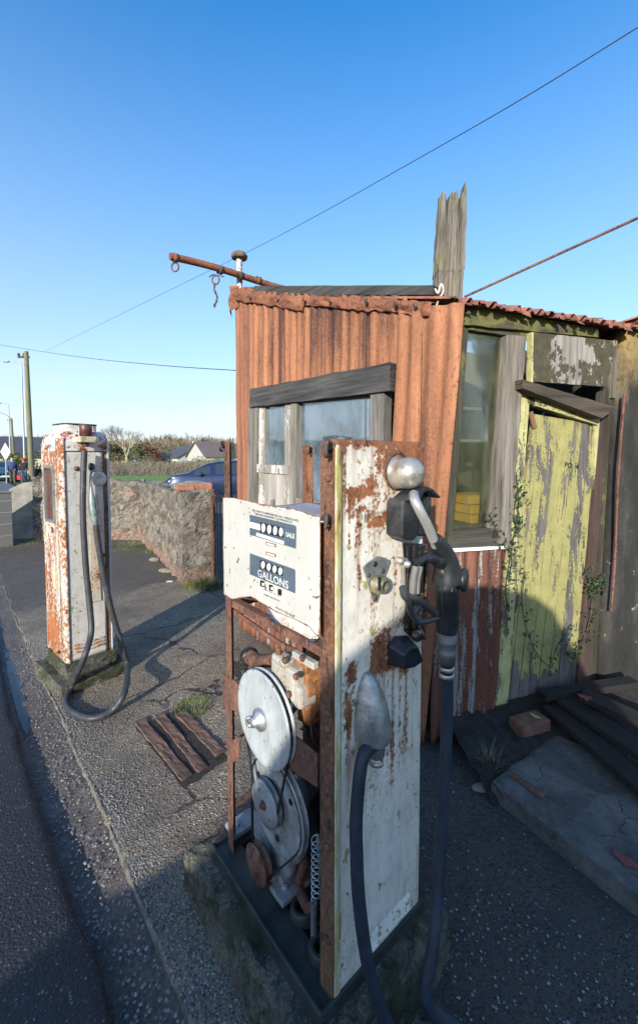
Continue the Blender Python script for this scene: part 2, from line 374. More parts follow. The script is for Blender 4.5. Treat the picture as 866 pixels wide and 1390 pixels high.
# ---- forecourt : exposed aggregate concrete
def m_fore():
    k = NT('aggregate'); wv = k.noise(4, 3, col=True)
    v = k.vor(82); vc = k.vor(82, out='Color'); rs = k.sep(vc)
    v2 = k.vor(230, out='Color'); big = k.noise(1.3, 7, .65); med = k.noise(6, 7, .7)
    st = k.ramp(rs[0], [(0, (.045, .045, .048)), (.3, (.12, .115, .105)), (.65, (.27, .255, .23)), (.9, (.44, .42, .38)), (1, (.62, .60, .56))])
    bind = k.ramp(k.noise(70, 7, .8), [(.35, (.035, .033, .03)), (.65, (.19, .175, .15))])
    wear = k.step(k.math('ADD', k.math('MULTIPLY', big, .6), k.math('MULTIPLY', med, .4)), .42, .58)
    m = k.math('MULTIPLY', k.step(v, .52, .34), k.math('ADD', k.math('MULTIPLY', wear, .75), .2))
    c = k.mix(m, bind, st)
    c = k.mix(.05, c, v2)
    c = k.mix(1.0, c, k.ramp(big, [(.3, (.74, .67, .58)), (.6, (2.0, 1.75, 1.42))]), 'MULTIPLY')
    moss = k.step(k.noise(2.1, 7, .7), .60, .72)
    c = k.mix(k.math('MULTIPLY', moss, .45), c, (.08, .085, .03))
    xyz = k.sep(); tar = k.step(k.math('ADD', xyz[1], k.math('MULTIPLY', k.noise(2.5, 5), .8)), 5.7, 5.9)
    ck = k.vor(.9, 'DISTANCE_TO_EDGE', k.warp(.5, 1.6)); crk = k.math('MULTIPLY', k.step(ck, .012, .004), k.step(k.noise(1.1, 3), .46, .56))
    c = k.mix(k.math('MULTIPLY', crk, .85), c, (.022, .02, .018)); k.bump(k.math('MULTIPLY', crk, -1), .8, .01)
    oil = k.step(k.noise(1.9, 5, .6), .58, .70); c = k.mix(k.math('MULTIPLY', oil, .55), c, (.045, .04, .036))
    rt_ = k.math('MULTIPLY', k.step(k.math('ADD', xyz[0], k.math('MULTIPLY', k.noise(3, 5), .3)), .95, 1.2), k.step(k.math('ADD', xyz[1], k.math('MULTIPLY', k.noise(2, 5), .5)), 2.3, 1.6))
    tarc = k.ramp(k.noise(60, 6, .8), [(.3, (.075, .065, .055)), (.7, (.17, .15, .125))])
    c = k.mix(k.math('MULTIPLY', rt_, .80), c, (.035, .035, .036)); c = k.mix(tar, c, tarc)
    k.bump(k.math('MULTIPLY', m, k.math('SUBTRACT', 1.0, v)), 1.0, .02); k.bump(k.noise(160, 4, .7), .7, .004); k.bump(med, .35, .03)
    return k.done(c, .82)
fm = MB(); bs = []
b = -3.0
while b < 14: bs.append(b); b += .03 if b < 4.5 else .15
av = [0, .004, .012, .03, .08, .2, .5, 1, 2, 3.2, 6, 12]
vs = []
for b in bs:
    ka = kerb_a(b)
    for i, da in enumerate(av):
        z = (-.012 if i == 0 else -.004 if i == 1 else 0)+(.004*nz((da*3, b*3, 0)) if i > 1 else 0)
        if i == 0: z += .004*nz((b*20, 0, 0))
        vs.append((ka+da, b, z))
W = len(av)
fs = [(i*W+j, i*W+j+1, (i+1)*W+j+1, (i+1)*W+j) for i in range(len(bs)-1) for j in range(W-1)]
fm.add(vs, fs, True)
# kerb face going down
vs = []
for b in bs:
    ka = kerb_a(b); vs += [(ka, b, -.012+.004*nz((b*20, 0, 0))), (ka-.008, b, -.10)]
fm.add(vs, [(2*i+1, 2*i, 2*i+2, 2*i+3) for i in range(len(bs)-1)], False)
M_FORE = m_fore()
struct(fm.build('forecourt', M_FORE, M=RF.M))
# pale kerb edge worn into the slab
ke = MB(); vs = []
for b in bs:
    ka = kerb_a(b); wd = (.017+.016*nz((b*6, 9, 0))+.010*nz((b*23, 2, 0)))*max(.25, min(1, (3.4-b)/.8)); jg = .012*nz((b*19, 3, 0)); dn_ = -.010 if nz((b*4.3, 6, 2)) < -.12 else 0; vs += [(ka-.004+jg, b, -.020), (ka-.001+jg, b, -.003+dn_+.004*nz((b*15, 1, 1))), (ka+wd*.5, b, .0022+dn_+.002*nz((b*12, 1, 1))), (ka+wd, b, -.003+dn_)]
ke.add(vs, [(4*i+j, 4*i+j+1, 4*i+j+5, 4*i+j+4) for i in range(len(bs)-1) for j in range(3)], True)
struct(ke.build('kerb', m_plain('kerb_concrete', (.135, .122, .10), .9, var=.8, sc=26, bump=1), M=RF.M))
# ---- gutter with mud
def m_mud():
    k = NT('mud'); n = k.noise(5, 8, .7); f = k.noise(50, 6, .75)
    c = k.ramp(n, [(.3, (.03, .024, .019)), (.5, (.08, .062, .05)), (.68, (.16, .125, .105))])
    c = k.mix(.35, c, k.ramp(k.vor(120, out='Color'), [(0, (.04, .04, .04)), (.8, (.25, .22, .2)), (1, (.4, .38, .35))]))
    k.bump(f, 1, .012); k.bump(n, .6, .03); return k.done(c, k.math('ADD', k.math('MULTIPLY', n, .5), .35))
gm = MB(); vs = []; NG = 10
for b in bs:
    r0, k0 = road_a(b)-.03, kerb_a(b)+.01
    dip = interp([(0, .065), (2, .055), (3.2, .045), (6, .03)], b)
    for j in range(NG+1):
        t = j/NG; a = r0+(k0-r0)*t
        z = -dip*(1-t**1.6*.72)+.010*nz((a*14, b*9, 1))+.006*nz((a*40, b*40, 1)); z = min(z, -.006)
        vs.append((a, b, z))
gm.add(vs, [(i*(NG+1)+j, i*(NG+1)+j+1, (i+1)*(NG+1)+j+1, (i+1)*(NG+1)+j) for i in range(len(bs)-1) for j in range(NG)], True)
struct(gm.build('gutter', m_mud(), M=RF.M))
# ---- road
def m_asph():
    k = NT('asphalt'); v = k.vor(110); r = k.sep(k.vor(110, out='Color'))
    st = k.ramp(r[0], [(0, (.012, .013, .015)), (.7, (.034, .035, .038)), (.93, (.08, .08, .085)), (1, (.26, .26, .26))])
    c = k.mix(k.step(v, .5, .3), (.018, .018, .02), st); c = k.mix(.3, c, k.ramp(k.noise(1.2, 6, .7), [(.3, (.012, .013, .015)), (.7, (.045, .046, .05))]))
    k.bump(k.math('SUBTRACT', 1.0, v), .6, .005); k.bump(k.noise(200, 3), .4, .002)
    return k.done(c, k.math('ADD', k.math('MULTIPLY', k.noise(2, 5), .3), .5))
rm = MB(); vs = []; rb = [x for x in bs]+[16, 20, 26, 34, 45, 60, 90, 140]; ra = [0, .006, .02, .05, .2, .6, 2, 4, 6.5]
rb = [-12, -8, -5]+rb
for b in rb:
    r0 = road_a(min(max(b, -3), 60))
    for i, da in enumerate(ra):
        z = [-.075, -.012, -.002, .0][i] if i < 4 else 0
        if 0 < i < 6: z += .0035*nz((b*22, da*40, 0))
        vs.append((r0-da+(.012*nz((b*25, i, 4)) if 0 < i < 3 else 0), b, z))
W = len(ra)
rm.add(vs, [(i*W+j+1, i*W+j, (i+1)*W+j, (i+1)*W+j+1) for i in range(len(rb)-1) for j in range(W-1)], True)
struct(rm.build('road', m_asph(), M=RF.M))
# painted lane line far side
# pavement beyond the block wall, roadside
pv = MB(); q = []
for b in (10.4, 20, 35, 60, 90): a0 = kerb_a(b); q += [(a0-.0, b, -.01), (a0, b, .05), (a0+1.9, b, .055)]
pv.add(q, [(3*i+j, 3*i+j+1, 3*i+j+4, 3*i+j+3) for i in range(4) for j in range(2)])
struct(pv.build('pavement', m_plain('pavement_tarmac', (.13, .13, .135), .8, sc=8, var=.35, bump=.5), M=RF.M))
# lane behind the wall where the blue car stands
lane = MB(); cpt = [at(150, 640, 22), at(330, 640, 22)]
lane.add([(-16, 12.5, .0), (2, 14.0, .0), (4, 20.5, .0), (-17, 21, .0)], [(0, 1, 2, 3)])
struct(lane.build('lane', m_plain('lane_tarmac', (.12, .115, .10), .8, sc=3, var=.4, bump=.6)))
# puddle
pu = MB(); pts = []
for i in range(22):
    t = 2*PI*i/22; pts.append((.232+.036*math.cos(t)*(1+.5*nz((i, 0, 0))), 3.9+.9*math.sin(t), -.033))
pu.add([Vector((.235, 3.9, -.033))]+[Vector(p) for p in pts], [(0, i+1, (i+1) % 22+1) for i in range(22)])
kk = NT('puddle_water'); kk.done((.02, .022, .025), .04); tag(struct(pu.build('puddle', kk.m, M=RF.M)))
# ---- loose gravel : small stones (stuff)
gr = MB()
def stone(mb, c, r, sq=.6):
    vs = [Vector((1, 0, 0)), Vector((-1, 0, 0)), Vector((0, 1, 0)), Vector((0, -1, 0)), Vector((0, 0, 1)), Vector((0, 0, -1)), Vector((.65, .65, .5)), Vector((-.6, .6, .45)), Vector((-.6, -.65, .5)), Vector((.6, -.6, .5))]
    R = Matrix.Rotation(rnd(0, 6.3), 3, 'Z') @ Matrix.Rotation(rnd(-.4, .4), 3, 'X')
    out = []
    for v in vs:
        v = R @ (v*rnd(.8, 1.2)); v.z *= sq; out.append(Vector(c)+v*r)
    mb.add(out, [(0,6,9),(6,4,9),(0,2,6),(2,7,6),(6,7,4),(2,1,7),(1,8,7),(7,8,4),(1,3,8),(3,9,8),(8,9,4),(3,0,9),(0,5,2),(2,5,1),(1,5,3),(3,5,0)], False)
for i in range(9500):
    u = random.random(); b = rnd(-.8, 4.5)
    if u < .34: a = kerb_a(b)+abs(random.gauss(0, .10)); z = .001; r = rnd(.002, .0055)
    elif u < .56:
        t = rnd(0, 1); a = road_a(b)+.02+(kerb_a(b)-road_a(b)-.03)*t; z = -.05+.04*t; r = rnd(.002, .007)
    else: a = rnd(.45, 1.6); z = .001; r = rnd(.002, .0052)
    stone(gr, (a, b, z), r)
for i in range(420):
    p = ground(rnd(600, 866), rnd(1060, 1390)); q = RF.I @ p; stone(gr, (q.x, q.y, .001), .0012+.005*random.random()**3)
def m_grav():
    k = NT('gravel'); c = k.ramp(k.rnd(), [(0, (.03, .028, .026)), (.5, (.09, .083, .074)), (.85, (.16, .15, .13)), (1, (.32, .30, .27))])
    return k.done(k.mix(.3, c, k.noise(200, 4, col=True)), .8)
tag(gr.build('gravel', m_grav(), M=RF.M), 'small loose grey stones scattered over the forecourt and gutter', 'gravel', kind='stuff')
# ================================================================== shared materials
M_IRON = m_rust('rusty_iron', (.20, .095, .062), (.06, .032, .028))
M_IRONO = m_rust('orange_rust', (.22, .105, .055), (.055, .03, .025), st=(1, 1, .22))
M_DKIRON = m_rust('dark_iron', (.13, .085, .07), (.03, .024, .022))
M_ALU = m_plain('weathered_aluminium', (.46, .47, .47), .42, .75, var=.3, sc=30, bump=.5, dirt=(.22, .22, .20))
M_CAST = m_plain('cast_aluminium', (.34, .36, .37), .55, .35, var=.35, sc=22, bump=.6, dirt=(.13, .12, .10))
M_CHROME = m_plain('worn_chrome', (.50, .48, .42), .34, .6, var=.3, sc=24, bump=.12, dirt=(.25, .22, .14))
M_RUB = m_plain('black_rubber', (.018, .020, .024), .42, 0, var=.35, sc=20, bump=.25, dirt=(.075, .075, .08))
M_HOSE = m_plain('hose_rubber', (.042, .045, .053), .50, 0, var=.25, sc=25, bump=.2, dirt=(.11, .11, .12))
M_BLACKP = m_paint('peeling_black_paint', (.018, .021, .026), t=.66, sc=16, st=(1, 1, .3), light=(.45, .44, .41), dark=(.18, .13, .09), rough=.3, grime=.1)
M_DARK = m_plain('dark_void', (.02, .018, .016), .9)
def m_conc(nm, base, dirt, sc=1.0):
    k = NT(nm); v = k.vor(120*sc); vc = k.sep(k.vor(120*sc, out='Color')); n = k.noise(7, 8, .75); f = k.noise(45, 7, .75)
    c = k.ramp(f, [(.34, tuple(x*.35 for x in base)), (.5, base), (.66, tuple(x*1.7 for x in base))])
    c = k.mix(k.math('MULTIPLY', k.math('MULTIPLY', k.step(v, .45, .3), k.step(n, .46, .54)), .8), c, k.ramp(vc[0], [(0, tuple(x*.5 for x in base)), (1, tuple(x*3.2 for x in base))]))
    c = k.mix(k.math('MULTIPLY', k.step(k.noise(5, 8, .75), .47, .58), .8), c, dirt)
    lc = k.step(k.noise(17, 5, .65), .64, .67); c = k.mix(k.math('MULTIPLY', lc, .6), c, tuple(x*2.8 for x in base))
    ck = k.vor(2.2, 'DISTANCE_TO_EDGE', k.warp(.25, 4)); c = k.mix(k.math('MULTIPLY', k.step(ck, .014, .004), .6), c, (.012, .012, .01))
    k.bump(f, 1.0, .008); k.bump(n, .8, .03); k.bump(k.math('SUBTRACT', 1.0, v), .5, .006); return k.done(c, .93)
M_CONC = m_conc('mossy_concrete', (.105, .10, .078), (.030, .038, .014))
# ================================================================== NEAR PUMP
P1 = Frame(.0387, 1.031, TH); WX, WY = .388, .582
pump = empty_at(P1, 'fuel_pump', 'old white petrol pump with its road side open, showing dial plate, pulleys and black nozzle', 'petrol pump')
ZB, ZT = .20, 1.697
# --- front side panel, dense grid with hand placed rust
def blob(x, z, cx, cz, rx, rz, amp): return amp*math.exp(-(((x-cx)/rx)**2+((z-cz)/rz)**2)**1.5)
def pq(px, py): v = P1.P(px, py, 0); return (v.x, v.z)
spots = []
def sp(px, py, wpx, hpx, amp):
    a = pq(px, py); c = pq(px+wpx, py); d = pq(px, py+hpx); spots.append((a[0], a[1], abs(c[0]-a[0]), abs(d[1]-a[1]), amp))
for q in [(470, 602, 22, 12, .2), (520, 603, 30, 12, .2), (565, 612, 22, 22, .22), (530, 625, 26, 16, .16), (556, 650, 26, 40, .2), (574, 640, 10, 50, .16),
          (482, 668, 17, 11, .24), (503, 658, 7, 14, .22), (476, 688, 6, 26, .22), (497, 692, 14, 8, .12), (468, 650, 2.5, 60, .14), (474, 720, 2, 50, .12), (482, 745, 2, 60, .10), (463, 720, 2, 90, .10), (500, 720, 1.8, 40, .10), (527, 640, 2.5, 40, .14), (542, 960, 2, 70, .16), (526, 1000, 1.8, 110, .13), (560, 1000, 1.8, 90, .10), (520, 707, 24, 8, .2), (487, 735, 5, 62, .24), (488, 790, 3.5, 30, .16),
          (534, 700, 14, 14, .16), (536, 775, 3, 26, .16), (545, 842, 16, 8, .2), (519, 880, 14, 30, .3), (512, 905, 9, 26, .26), (478, 912, 7, 14, .34), (475, 955, 10, 42, .28), (473, 1000, 5, 40, .14),
          (536, 900, 16, 10, .26), (549, 905, 9, 12, .28), (533, 985, 3.6, 80, .2), (551, 950, 3.5, 50, .2), (545, 1245, 4, 8, .12), (470, 1060, 5, 60, .06), (466, 620, 6, 30, .1), (548, 1240, 14, 10, .08), (572, 1250, 8, 20, .12)]:
    sp(*q)
def rustf(p):
    x, z = p.x, p.z
    v = .80*sum(blob(x, z, *s) for s in spots)
    v -= .06 if .3 < z < 1.05 else 0
    v += .12*max(0, 1-abs(z-ZT)/.02)
    return v
STN = []
for (px, ya, yb, w_, am) in ((533, 895, 1090, .0055, .95), (551, 905, 1060, .0045, .8), (542, 900, 1000, .004, .6), (521, 905, 985, .005, .8), (560, 880, 1100, .003, .35), (474, 950, 1130, .007, .7), (487, 700, 850, .006, .8), (468, 610, 800, .005, .5), (505, 612, 690, .006, .6), (534, 820, 860, .003, .7), (480, 610, 660, .01, .5), (497, 1000, 1250, .004, .25), (566, 1150, 1250, .005, .5), (548, 1200, 1260, .008, .4), (575, 620, 700, .006, .6), (460, 850, 1100, .004, .4), (515, 712, 780, .003, .3)):
    a = P1.P(px, ya); b_ = P1.P(px, yb); STN.append((a.x, a.z, b_.z, w_, am))
def stainf(p):
    v = 0
    for (x, zt, zb, w_, am) in STN:
        if zb < p.z < zt+.02:
            t = (zt-p.z)/(zt-zb); v += am*(1-max(0, t))**.8*math.exp(-((p.x-x-.004*nz((p.z*9, x*50, 0)))/w_)**2)*min(1, (zt+.02-p.z)/.02)
    return min(1, v+.25*max(0, 1-abs(p.z-ZT)/.06)+.3*max(0, 1-abs(p.z-ZB)/.03))
def panel_fn(u, v):
    x = u*WX; z = ZB+(ZT-ZB)*v
    y = .0015*MN.noise(Vector((x*6, z*4, 0)))
    s_ = P1_SLOT[0] < x < P1_SLOT[1]
    if s_ and P1_SLOT[2] < z < P1_SLOT[3]: y += .006
    # rounded right edge
    if x > WX-.018: y += (x-WX+.018)**2/.018*.9
    if x < .010: y += (.010-x)**2/.010*.9
    return (x, y, z)
a0, a1 = P1.P(495, 708), P1.P(541, 698)
P1_SLOT = (a0.x, a1.x+.05, a1.z-.012, a1.z+.010)
M_PAN = m_paint('chipped_white_paint', (.88, .83, .73), t=.625, sc=9, st=(1, 1, .4), attr='rust', moss=.5, light=(.34, .13, .055), dark=(.09, .035, .022), grime=.5, stain='stain')
pm_ = MB().grid(panel_fn, 130, 320)
side = pm_.build('side_panel', M_PAN, pump, solid=-.002, attrs={'rust': rustf, 'stain': stainf})
# returns of the panel (right rounded edge goes back)
fl = MB().box2((WX-.003, .016, ZB), (WX+.001, .06, ZT-.01)); fl.build('panel_flange', M_PAN, pump); MB().box2((.012, .004, ZT-.002), (WX-.02, .05, ZT+.002)).rough(.002, 20).build('top_flange', M_IRONO, pump)
rl = None and MB().grid(lambda u, v: (WX+.001+.001*nz((u*9, v*30, 0)), .03+u*(WY-.03), ZB+(ZT-ZB)*v), 12, 60)
pass
# coloured edge trim
e = MB().grid(lambda u, v: (.001+(.020+.006*v)*u, -.0022-.001*math.sin(u*PI), ZB+(ZT-ZB-.02)*v), 4, 120)
kt = NT('flaking_yellow_trim'); nzv = kt.noise(20, 9, .78, kt.map((1, 1, .22)))
kc = kt.ramp(nzv, [(.34, (.22, .10, .05)), (.41, (.40, .33, .12)), (.47, (.46, .42, .18)), (.53, (.60, .56, .42)), (.60, (.70, .68, .62)), (.66, (.40, .10, .12))])
kt.bump(kt.noise(60), .4); kt.done(kc, .6)
e.build('edge_trim', kt.m, pump, solid=-.0015)
# louvres low on the panel
for k in range(3):
    p, q = P1.P(557-4*k*0, 1240+22*k), P1.P(515, 1300+24*k)
    zc = p.z
    zc = .232+.021*k; MB().prism([(.12, -.001, zc-.004), (.12, -.008, zc-.003), (.12, -.001, zc+.007)], (0, 0, 0), (.20, 0, 0)).build('louvre', M_PAN, pump, bevel=.001)
# --- frame posts
def angle(mb, x, y, sx, sy, z0, z1, w=.034, t=.004, w2=None):
    w2 = w2 or w
    mb.box2((x, y, z0), (x+sx*t, y+sy*w, z1)); mb.box2((x+sx*t*1.02, y, z0), (x+sx*w2, y+sy*t, z1)); return mb
def post(mb, name='frame_post', m=None): 
    mb.rough(.0012, 9); return mb.build(name, m or M_IRON, pump, bevel=.0012)
def tpost(x, y, sx, sy, z0, z1, w=.038):
    b = MB(); n = 14
    for i in range(n): angle(b, x, y, sx, sy, z0+(z1-z0)*i/n, z0+(z1-z0)*(i+1)/n+.0003, w, w2=.03)
    return b
post(tpost(-.002, .001, 1, 1, ZB-.02, ZT-.006, .052), m=M_IRONO)
post(tpost(0, WY, 1, -1, ZB-.02, ZT+.012), m=M_IRON)
post(tpost(WX-.004, WY, -1, -1, ZB-.02, ZT+.006), m=M_IRONO)
# bolts on the near post
for z in (1.60, 1.33, .985, .945, .62, .36):
    MB().lathe([(0, .010), (.004, .011), (.008, .008), (.010, .0)], (-.002, .020, z), (-1, 0, 0), 8).build('bolt', M_IRON, pump)
for z in (1.55, 1.08, .75, .42):
    MB().lathe([(0, .005), (.002, .005), (.0025, .0)], (-.001, WY-.022, z), (-1, 0, 0), 8).build('bolt', M_DKIRON, pump)
# --- cross rails : flat bars and angles
def rail(x, z0, z1, y0=.03, y1=None, name='cross_rail', m=None, dep=.03):
    b = MB(); y1 = WY-.004 if y1 is None else y1; n = 10
    for i in range(n):
        ya, yb = y0+(y1-y0)*i/n, y0+(y1-y0)*(i+1)/n
        b.box2((x, ya, z0), (x+.005, yb+.0002, z1)); b.box2((x+.005, ya, z1-.005), (x+dep, yb+.0002, z1))
    b.rough(.0012, 11); return b.build(name, m or M_IRON, pump, bevel=.001)
zr = P1.X(375, 855, .004).z
rail(.006, 1.118, 1.143)
rail(.010, .765, .835, dep=.004)
rail(WX-.03, .95, .98, dep=-.02); rail(WX-.03, .48, .51, dep=-.02)
for y in (WY-.03,):
    for z in (1.11, .73, .36):
        MB().box2((.01, y, z), (WX-.01, y+.005, z+.03)).rough(.001, 9).build('cross_rail', M_DKIRON, pump, bevel=.001)
# top clips / nuts on the posts
def clip(c, s=1.0, m=None):
    b = MB(); c = Vector(c)
    b.lathe([(-.012*s, .0), (-.010*s, .011*s), (.008*s, .014*s), (.012*s, 0)], c, (-1, -.3, .2), 7, False)
    b.tube(spline([c+Vector((-.01, -.01, .01))*s, c+Vector((-.022, -.022, .004))*s, c+Vector((-.02, -.016, -.018))*s, c+Vector((-.005, -.004, -.02))*s]), .0042*s, 6)
    b.rough(.003, 60); return b.build('wing_clip', m or M_DKIRON, pump)
p = P1.X(447, 606, -.004); clip((-.008, p.y, p.z), 1.25)
p = P1.X(446, 704, -.004); clip((-.008, p.y, p.z), 1.0)
clip((.0, WY+.004, ZT+.0), 1.0); clip((WX-.02, WY-.03, ZT-.01), 1.0, M_IRON)
# --- dial plate (enamel, right end rolled)
XD = -.030
dl0, dl1 = P1.X(303, 675, XD), P1.X(303, 806, XD); dr0, dr1 = P1.X(434, 702, XD), P1.X(434, 868, XD)
YL, YR = dl0.y, dr0.y
def zup(t): return interp([(0, dl0.z), (.15, dl0.z+.004), (.5, P1.X(372, 687, XD).z), (.8, P1.X(405, 692, XD).z), (1, dr0.z)], t)
def zdn(t): return interp([(0, dl1.z), (.12, dl1.z-.002), (.35, P1.X(350, 814, XD).z), (.62, P1.X(386, 836, XD).z), (.8, P1.X(411, 846, XD).z), (.92, P1.X(424, 853, XD).z), (1, dr1.z)], t)
def dial_fn(u, v):
    y = YL+(YR-YL)*u; z = zdn(u)+(zup(u)-zdn(u))*v
    x = XD+.0015*nz((u*3, v*3, 7))+(.015*max(0, u-.9)**2*20)
    return (x, y, z)
M_ENAM = m_plain('white_enamel', (.74, .73, .69), .22, 0, var=.06, sc=6, bump=.03)
def edge_rust(p):
    t = (p.y-YL)/(YR-YL); d = min(abs(t), abs(1-t))*abs(YR-YL); d2 = min(zup(t)-p.z, p.z-zdn(t)); d = min(d, d2)
    v = .46*max(0, 1-d/.008)
    for s in RS: v += blob(p.y, p.z, *s)
    return v
RS = []
for (px, py, r, a) in ((389, 757, .005, .35), (340, 737, .004, .3), (369, 692, .004, .3), (368, 823, .006, .3), (432, 860, .01, .2), (388, 770, .003, .2), (361, 752, .02, .05), (384, 755, .018, .05)):
    q = P1.X(px, py, XD); RS.append((q.y, q.z, r, r*1.6, a))
M_ENR = m_paint('white_enamel_plate', (.58, .565, .53), t=.86, sc=12, attr='rust', rough=.2, grime=.10, light=(.40, .2, .1), dark=(.12, .06, .04))
dp = MB().grid(dial_fn, 64, 64)
dial = dp.build('dial_plate', M_ENR, pump, solid=.002, attrs={'rust': edge_rust})
def dpt(px, py, off=0.0): v = P1.X(px, py, XD-off); return v
def dquad(pts, x0, x1, mat, name, bevel=0):
    P = [P1.X(px, py, XD) for px, py in pts]
    b = MB().prism([(0, q.y, q.z) for q in P], (XD-x0, 0, 0), (XD-x1, 0, 0)); return b.build(name, mat, dial, bevel=bevel)
M_BLUE = m_plain('faded_blue_enamel', (.095, .128, .168), .3, 0, var=.1, sc=14, bump=.05)
def z3(x, y): return (295+x/5.773, 660+y/5.773)
dquad([z3(263, 222), z3(612, 305), z3(624, 318), z3(622, 488), z3(262, 378)], .0022, .0034, M_BLUE, 'sale_panel')
dquad([z3(263, 524), z3(608, 648), z3(618, 660), z3(617, 838), z3(262, 688)], .0022, .0034, M_BLUE, 'gallons_panel')
M_WH = m_plain('white_strip', (.80, .79, .76), .4, 0, var=.05, bump=0)
for nm, pts in (('price_strip', [(266, 278), (345, 298), (345, 345), (266, 322)]), ('price_strip', [(316, 362), (530, 428), (530, 455), (316, 385)]), ('price_strip', [(332, 785), (532, 875), (532, 905), (332, 812)])):
    dquad([z3(*p) for p in pts], .0034, .0046, M_WH, nm)
M_BLK = m_plain('black_aperture', (.012, .012, .013), .5, 0, bump=0)
M_WHL = m_plain('number_wheel', (.68, .67, .63), .4, 0, var=.1, bump=0)
def wheels(x0, x1, y0, y1, dy, n, wfrac=.62):
    """row of dark windows, each with a white number wheel"""
    for i in range(n):
        xa = x0+(x1-x0)*i/n; xb = xa+(x1-x0)/n*.90; ya = y0+dy*i/n
        h = y1-y0
        dquad([z3(xa, ya), z3(xb, ya+4), z3(xb, ya+h+4), z3(xa, ya+h)], .0036, .0048, M_BLK, 'counter_window')
        c0 = xa+(xb-xa)*.28
        pts = [(c0+(xb-c0)*(.5+.5*math.cos(t)), ya+h*.5+2+h*.44*math.sin(t)) for t in [2*PI*j/12 for j in range(12)]]
        dquad([z3(*p) for p in pts], .0048, .0062, M_WHL, 'number_wheel')
wheels(347, 532, 283, 364, 42, 4); wheels(345, 526, 578, 646, 66, 4)
for i in range(3):
    xa = 347+69*i; ya = 735+33*i
    dquad([z3(xa, ya), z3(xa+26, ya+7), z3(xa+26, ya+54), z3(xa, ya+46)], .0036, .0048, M_BLK, 'counter_window')
    if i < 2: dquad([z3(xa+16, ya+18), z3(xa+34, ya+22), z3(xa+34, ya+44), z3(xa+16, ya+40)], .0048, .006, M_WHL, 'number_wheel')
for (x, y) in ((388, 434), (388, 511)):
    dquad([z3(x, y), z3(x+78, y+20), z3(x+78, y+44), z3(x, y+24)], .0024, .0034, M_IRON, 'price_slot')
    dquad([z3(x+8, y+7), z3(x+70, y+24), z3(x+70, y+38), z3(x+8, y+20)], .0034, .0042, M_WHL, 'price_drum')
# lettering
def dial_text(txt, zc, wpx, hpx, mat, off=.0042, slope=None, shear=0, bold=0, name='lettering'):
    """text on the plate: local +X of the text runs towards -y of the pump"""
    c = P1.X(*z3(*zc), XD-off)
    e0 = P1.X(*z3(zc[0]-wpx/2, zc[1]-wpx/2*(slope or .33)), XD); e1 = P1.X(*z3(zc[0]+wpx/2, zc[1]+wpx/2*(slope or .33)), XD)
    wid = abs(e1.y-e0.y); ang = math.atan2(e1.z-e0.z, wid)
    h0 = P1.X(*z3(zc[0], zc[1]-hpx/2), XD).z-P1.X(*z3(zc[0], zc[1]+hpx/2), XD).z
    b = text_mb(txt, 1.0, None, 0, shear, bold)
    xs = [v.x for v in b.v]; ys = [v.y for v in b.v]; sx = wid/(max(xs)-min(xs)); sy = h0/(max(ys)-min(ys)); mx_ = (max(xs)+min(xs))/2; my = (max(ys)+min(ys))/2
    out = MB(); vs = []
    for v in b.v:
        X, Y = (v.x-mx_)*sx, (v.y-my)*sy; Z = Y*math.cos(0)+X*math.tan(ang)
        vs.append(Vector((c.x, c.y-X, c.z+Z)))
    out.add(vs, b.f); return out.build(name, mat, dial, solid=.0006)
M_INK = m_plain('faded_grey_ink', (.16, .16, .17), .5, bump=0); M_LET = m_plain('cream_lettering', (.66, .67, .66), .4, bump=0)
dial_text('SEE THAT 0 APPEARS IN ALL WINDOWS', (442, 226), 355, 17, M_INK, .0028, .235)
dial_text('BEFORE DELIVERY COMMENCES', (436, 248), 285, 15, M_INK, .0028, .235)
dial_text('SALE', (572, 385), 66, 36, M_LET, .0038, .25, bold=.015)
dial_text('GALLONS', (432, 724), 236, 58, M_LET, .0066, .42, bold=.006)
dial_text('THIS DELIVERY', (428, 872), 130, 15, M_INK, .0028, .42)
dial_text('PRICE PER GALLON', (430, 838), 120, 9, M_INK, .0050, .42)
dial_text('Avery-Hardoll', (528, 985), 155, 30, M_INK, .0028, .52, shear=.5)
# shadowed gap / register housing behind the dial
hb = MB().box2((.03, .05, 1.27), (.26, .46, 1.475)); hb.box2((.05, .10, 1.235), (.2, .4, 1.27)); hb.rough(.004, 9)
hb.build('register_housing', m_rust('housing_rust', (.20, .10, .06), (.05, .03, .025)), pump, bevel=.004)
sh = MB().grid(lambda u, v: (-.028+.26*v, .02+.36*u, 1.492+.006*nz((u*4, v*4, 1))), 14, 8); sh.build('top_tray', m_plain('grey_tray', (.42, .42, .42), .5, .2, var=.2), pump, solid=.003)
tq = [(366, 826), (375, 840), (388, 852), (405, 862), (420, 868), (433, 868)]
def tz(t):
    px = 366+67*t; q = P1.X(px, interp(tq, px), .02); return q
def tr_fn(u, v):
    q = tz(u); return (.02+.03*math.sin(PI*v)*.5+.02*v, q.y+.004, q.z+(1.30-q.z)*v)
MB().grid(tr_fn, 30, 10).build('lower_tray', m_paint('flaking_white', (.60, .60, .58), t=.60, sc=14, light=(.5, .48, .42), dark=(.3, .25, .2)), pump, solid=.003)
MB().tube([Vector(tr_fn(k/24, 0))+Vector((-.004, 0, -.003)) for k in range(24)], .0028, 6).build('tray_rim', m_plain('blue_rim', (.05, .10, .22), .4), pump)
MB().box2((-.031, P1.X(369, 690, -.03).y-.006, 1.47), (-.022, P1.X(369, 690, -.03).y+.006, 1.53)).build('bracket', M_ALU, pump, bevel=.001)
